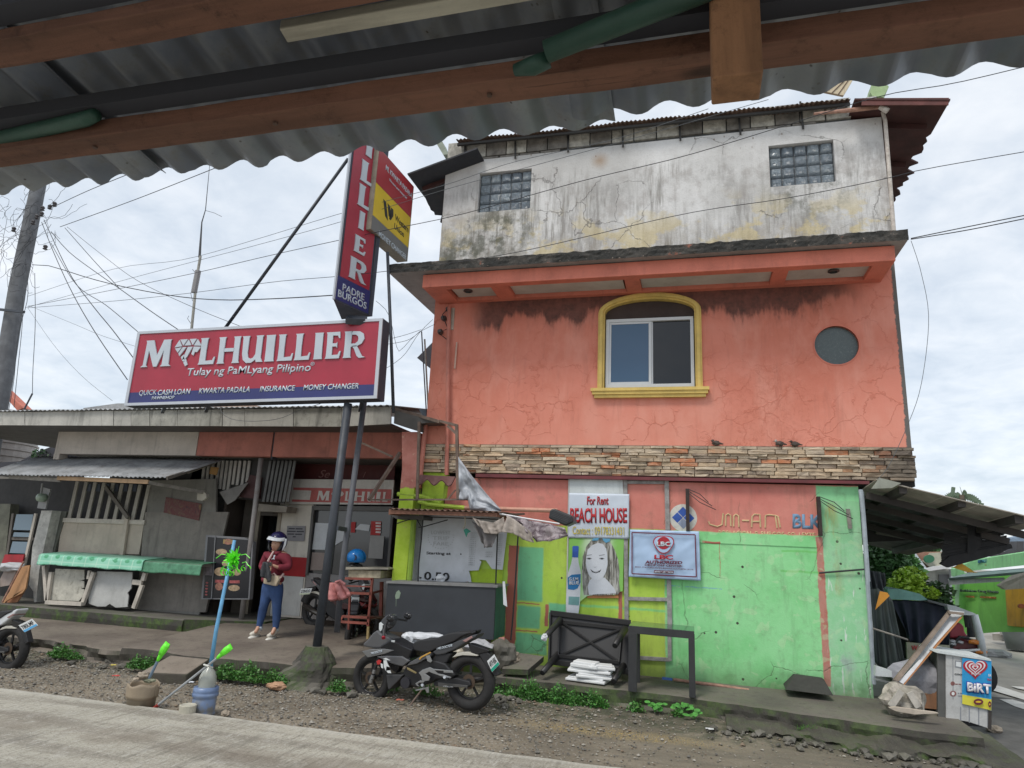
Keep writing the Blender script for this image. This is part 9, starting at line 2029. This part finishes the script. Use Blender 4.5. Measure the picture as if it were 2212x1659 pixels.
for i in range(13):
    a=rr.uniform(-0.4,3.5);L_=rr.uniform(1.2,2.2);d_=Vector((math.cos(a),rr.uniform(-.3,.3),math.sin(a)*0.8))
    for k_ in range(10):
        t0=k_/10;p=pc_+d_*L_*t0+Vector((0,0,-1.2*t0*t0));mb.poly([p,p+Vector((0.12,0,-0.5)),p+d_*0.25+Vector((0,0,-0.1))])
mb.tube([Bc(1290,520,60),Bc(1300,440,60)],0.15,5)
mb.build('crown',mat_leaf('palm_leaf',(0.09,0.13,0.08)),pt_,fixn=False);MB().tube([Vector((pc_.x,60,0)),pc_],0.2,8).build('trunk',paint('bark',(0,0,0)),pt_)
pp=thing('potted_plant','potted plant with yellow-green leaves at the right edge before the drug store','potted plant',G(2205,1405,0.02))
cpp=G(*B6(2165,990),0.05);sp2=(cpp-EYE).length/20
MB().lathe([(0.28,0.0),(0.33,0.35),(0.42,0.85),(0.45,0.9),(0.38,0.88)],cpp,20).build('pot',paint('grey_pot',(0.16,0.17,0.18),0.1,0.3),pp,smooth=True)
mb=MB();leaves(mb,cpp+Vector((0,0,1.35)),0.5,0.4,0.55,260,0.14,random.Random(3));mb.build('foliage',mat_leaf('pot_leaf',(0.22,0.32,0.05)),pp,fixn=False)
# weeds along the kerbs (nobody could count them)
def weeds(name,spots,leafc,seed,s=0.028):
    rr=random.Random(seed);mb=MB()
    for x,y,z,r,n in spots:
        for _ in range(n):
            a=rr.uniform(0,6.28);q_=r*math.sqrt(rr.random());bx,by=x+q_*math.cos(a),y+q_*0.35*math.sin(a);h_=rr.uniform(0.02,0.09+0.00022*n)*(1.25-q_/r)
            p=Vector((bx+rr.gauss(0,.02),by-rr.uniform(0,.05),z+h_));d_=Vector((rr.gauss(0,1),rr.gauss(0,1),rr.gauss(0.2,.5))).normalized();b_=d_.cross(Vector((rr.gauss(0,1),rr.gauss(0,1),1))).normalized();k_=s*rr.uniform(.5,1.3)
            mb.poly([p-d_*k_*0.3,p+d_*k_*0.5+b_*k_*0.42,p+d_*k_*1.3,p+d_*k_*0.5-b_*k_*0.42])
            if rr.random()< 0.14:mb.tube([Vector((bx,by,z)),p],0.003,3,caps=False)
            if rr.random()< 0.10:
                w3=Vector((0.005,0,0));mb.poly([Vector((bx,by,z))-w3,Vector((bx,by,z))+w3,Vector((bx+rr.gauss(0,.05),by-0.03,z+h_*1.5+0.04))])
    o=mb.build(name,mat_leaf('weed_leaf%d' % seed,leafc),None,fixn=False);tag(o,kind='stuff')
gp2=lambda px,py,z=0.02:G(px,py,z)
sp3=[]
for px,py,r,n in ((140,1410,0.22,260),(165,1425,0.16,120),(310,1405,0.16,200),(330,1420,0.2,220),(500,1440,0.22,300),(545,1450,0.25,350),(600,1448,0.22,280),(735,1470,0.13,120),(745,1440,0.1,80),(850,1500,0.12,60),(930,1485,0.2,120)):
    yf0=8.70 if px > 240 else 8.85;p=W(px,py,yf0+(0.35 if px > 800 else 0));sp3.append((p.x,p.y-0.05,0.03,r,n*2))
weeds('weeds_left',sp3,(0.055,0.17,0.03),1)
sp3=[]
for px,py,r,n in ((1075,1490,0.12,150),(1100,1495,0.16,200),(1150,1500,0.22,420),(1180,1480,0.12,180),(1210,1505,0.2,360),(1240,1505,0.15,220),(1280,1512,0.16,260),(1300,1505,0.1,120),(1375,1525,0.09,110),(1460,1550,0.06,30)):
    p=W(px,py,9.42-0.5*cl((W(px,py,9.3).x+0.2)/2.6));sp3.append((p.x,p.y-0.08,0.02,r,n*2))
weeds('weeds_right',sp3,(0.06,0.19,0.035),2)
rr=random.Random(77)
for i,(f,p,c4,lab) in enumerate(((A22,(175,1410),(0.6,0.6,0.6),'torn white paper scrap on the dirt below the mossy kerb'),(A22,(1190,1520),(0.45,0.45,0.45),'pale flat litter piece near the right end of the kerb'),(A02,(752,1065),(0.5,0.05,0.04),'small red wrapper on the gravel left of the brown bucket'),(A12,(1215,1215),(0.4,0.42,0.46),'grey-white crumpled wrapper among the kerb weeds'),(A02,(735,995),(0.55,0.45,0.1),'yellow wrapper at the foot of the low broken slab'),(A12,(380,1222),(0.4,0.12,0.08),'reddish litter bit under the black motorcycle'),(C4,(950,830),(0.6,0.62,0.66),'small white litter piece right behind the clear bottle'))):
    q_=G(*f(*p),0.03);mb=MB().grid(lambda u,v:q_+Vector((u*0.09-0.045,v*0.06-0.03,0.012*pnoise(Vector((u*3+i,v*3,i)))+0.01)),5,4);tag(mb.build('wrapper',flat('litter_%d' % i,c4,0.5),None,solid=0.002),lab,'litter')
def broad(label,px,py,seed,n=12):
    p=gp2(px,py,0.04);t=thing('broadleaf_weed',label,'weed',p,'broad-leaved weeds at the kerb');rr=random.Random(seed);mb=MB()
    st_=MB()
    for i in range(n):
        a=i*2.4;r_=rr.uniform(0.04,0.13);c=p+Vector((r_*math.cos(a),r_*0.6*math.sin(a),rr.uniform(0.03,0.11)));k_=rr.uniform(0.028,0.045);pts_=[]
        tl_=Vector((rr.uniform(-.3,.3),-rr.uniform(0.2,.6),1)).normalized();u_=tl_.cross(Vector((math.sin(a),math.cos(a),0))).normalized();v_=tl_.cross(u_)
        o=MB().poly([c+u_*k_*math.cos(q)*1.15+v_*k_*math.sin(q)*0.8 for q in np.linspace(0,6.28,9)[:-1]]).build('leaf',mat_leaf('broad_leaf',(0.07,0.24,0.045)),t,fixn=False)
        st_.tube([p,c],0.0025,3,caps=False)
    st_.build('stems',mat_leaf('broad_leaf',(0,0,0)),t)
broad('broad-leaved weed at the kerb below the black metal table',1415,1538,1);broad('broad-leaved weed at the kerb just right of the black metal table',1470,1542,2,14);broad('smallest broad-leaved weed, farthest right below the green wall',1500,1552,3,7)
mb=MB();rr=random.Random(8);pg_=gp2(1755,1585,0.03)
for i in range(160):
    a=rr.gauss(0,0.5);b=pg_+Vector((rr.uniform(-.16,.16),rr.uniform(-.05,.05),0));h_=rr.uniform(0.04,0.12);tp_=b+Vector((a*0.12,-0.04,h_));w_=Vector((0.004,0,0));mb.poly([b-w_,b+w_,tp_])
tag(mb.build('grass_tuft',mat_leaf('grass',(0.10,0.30,0.04)),None,fixn=False),kind='stuff')
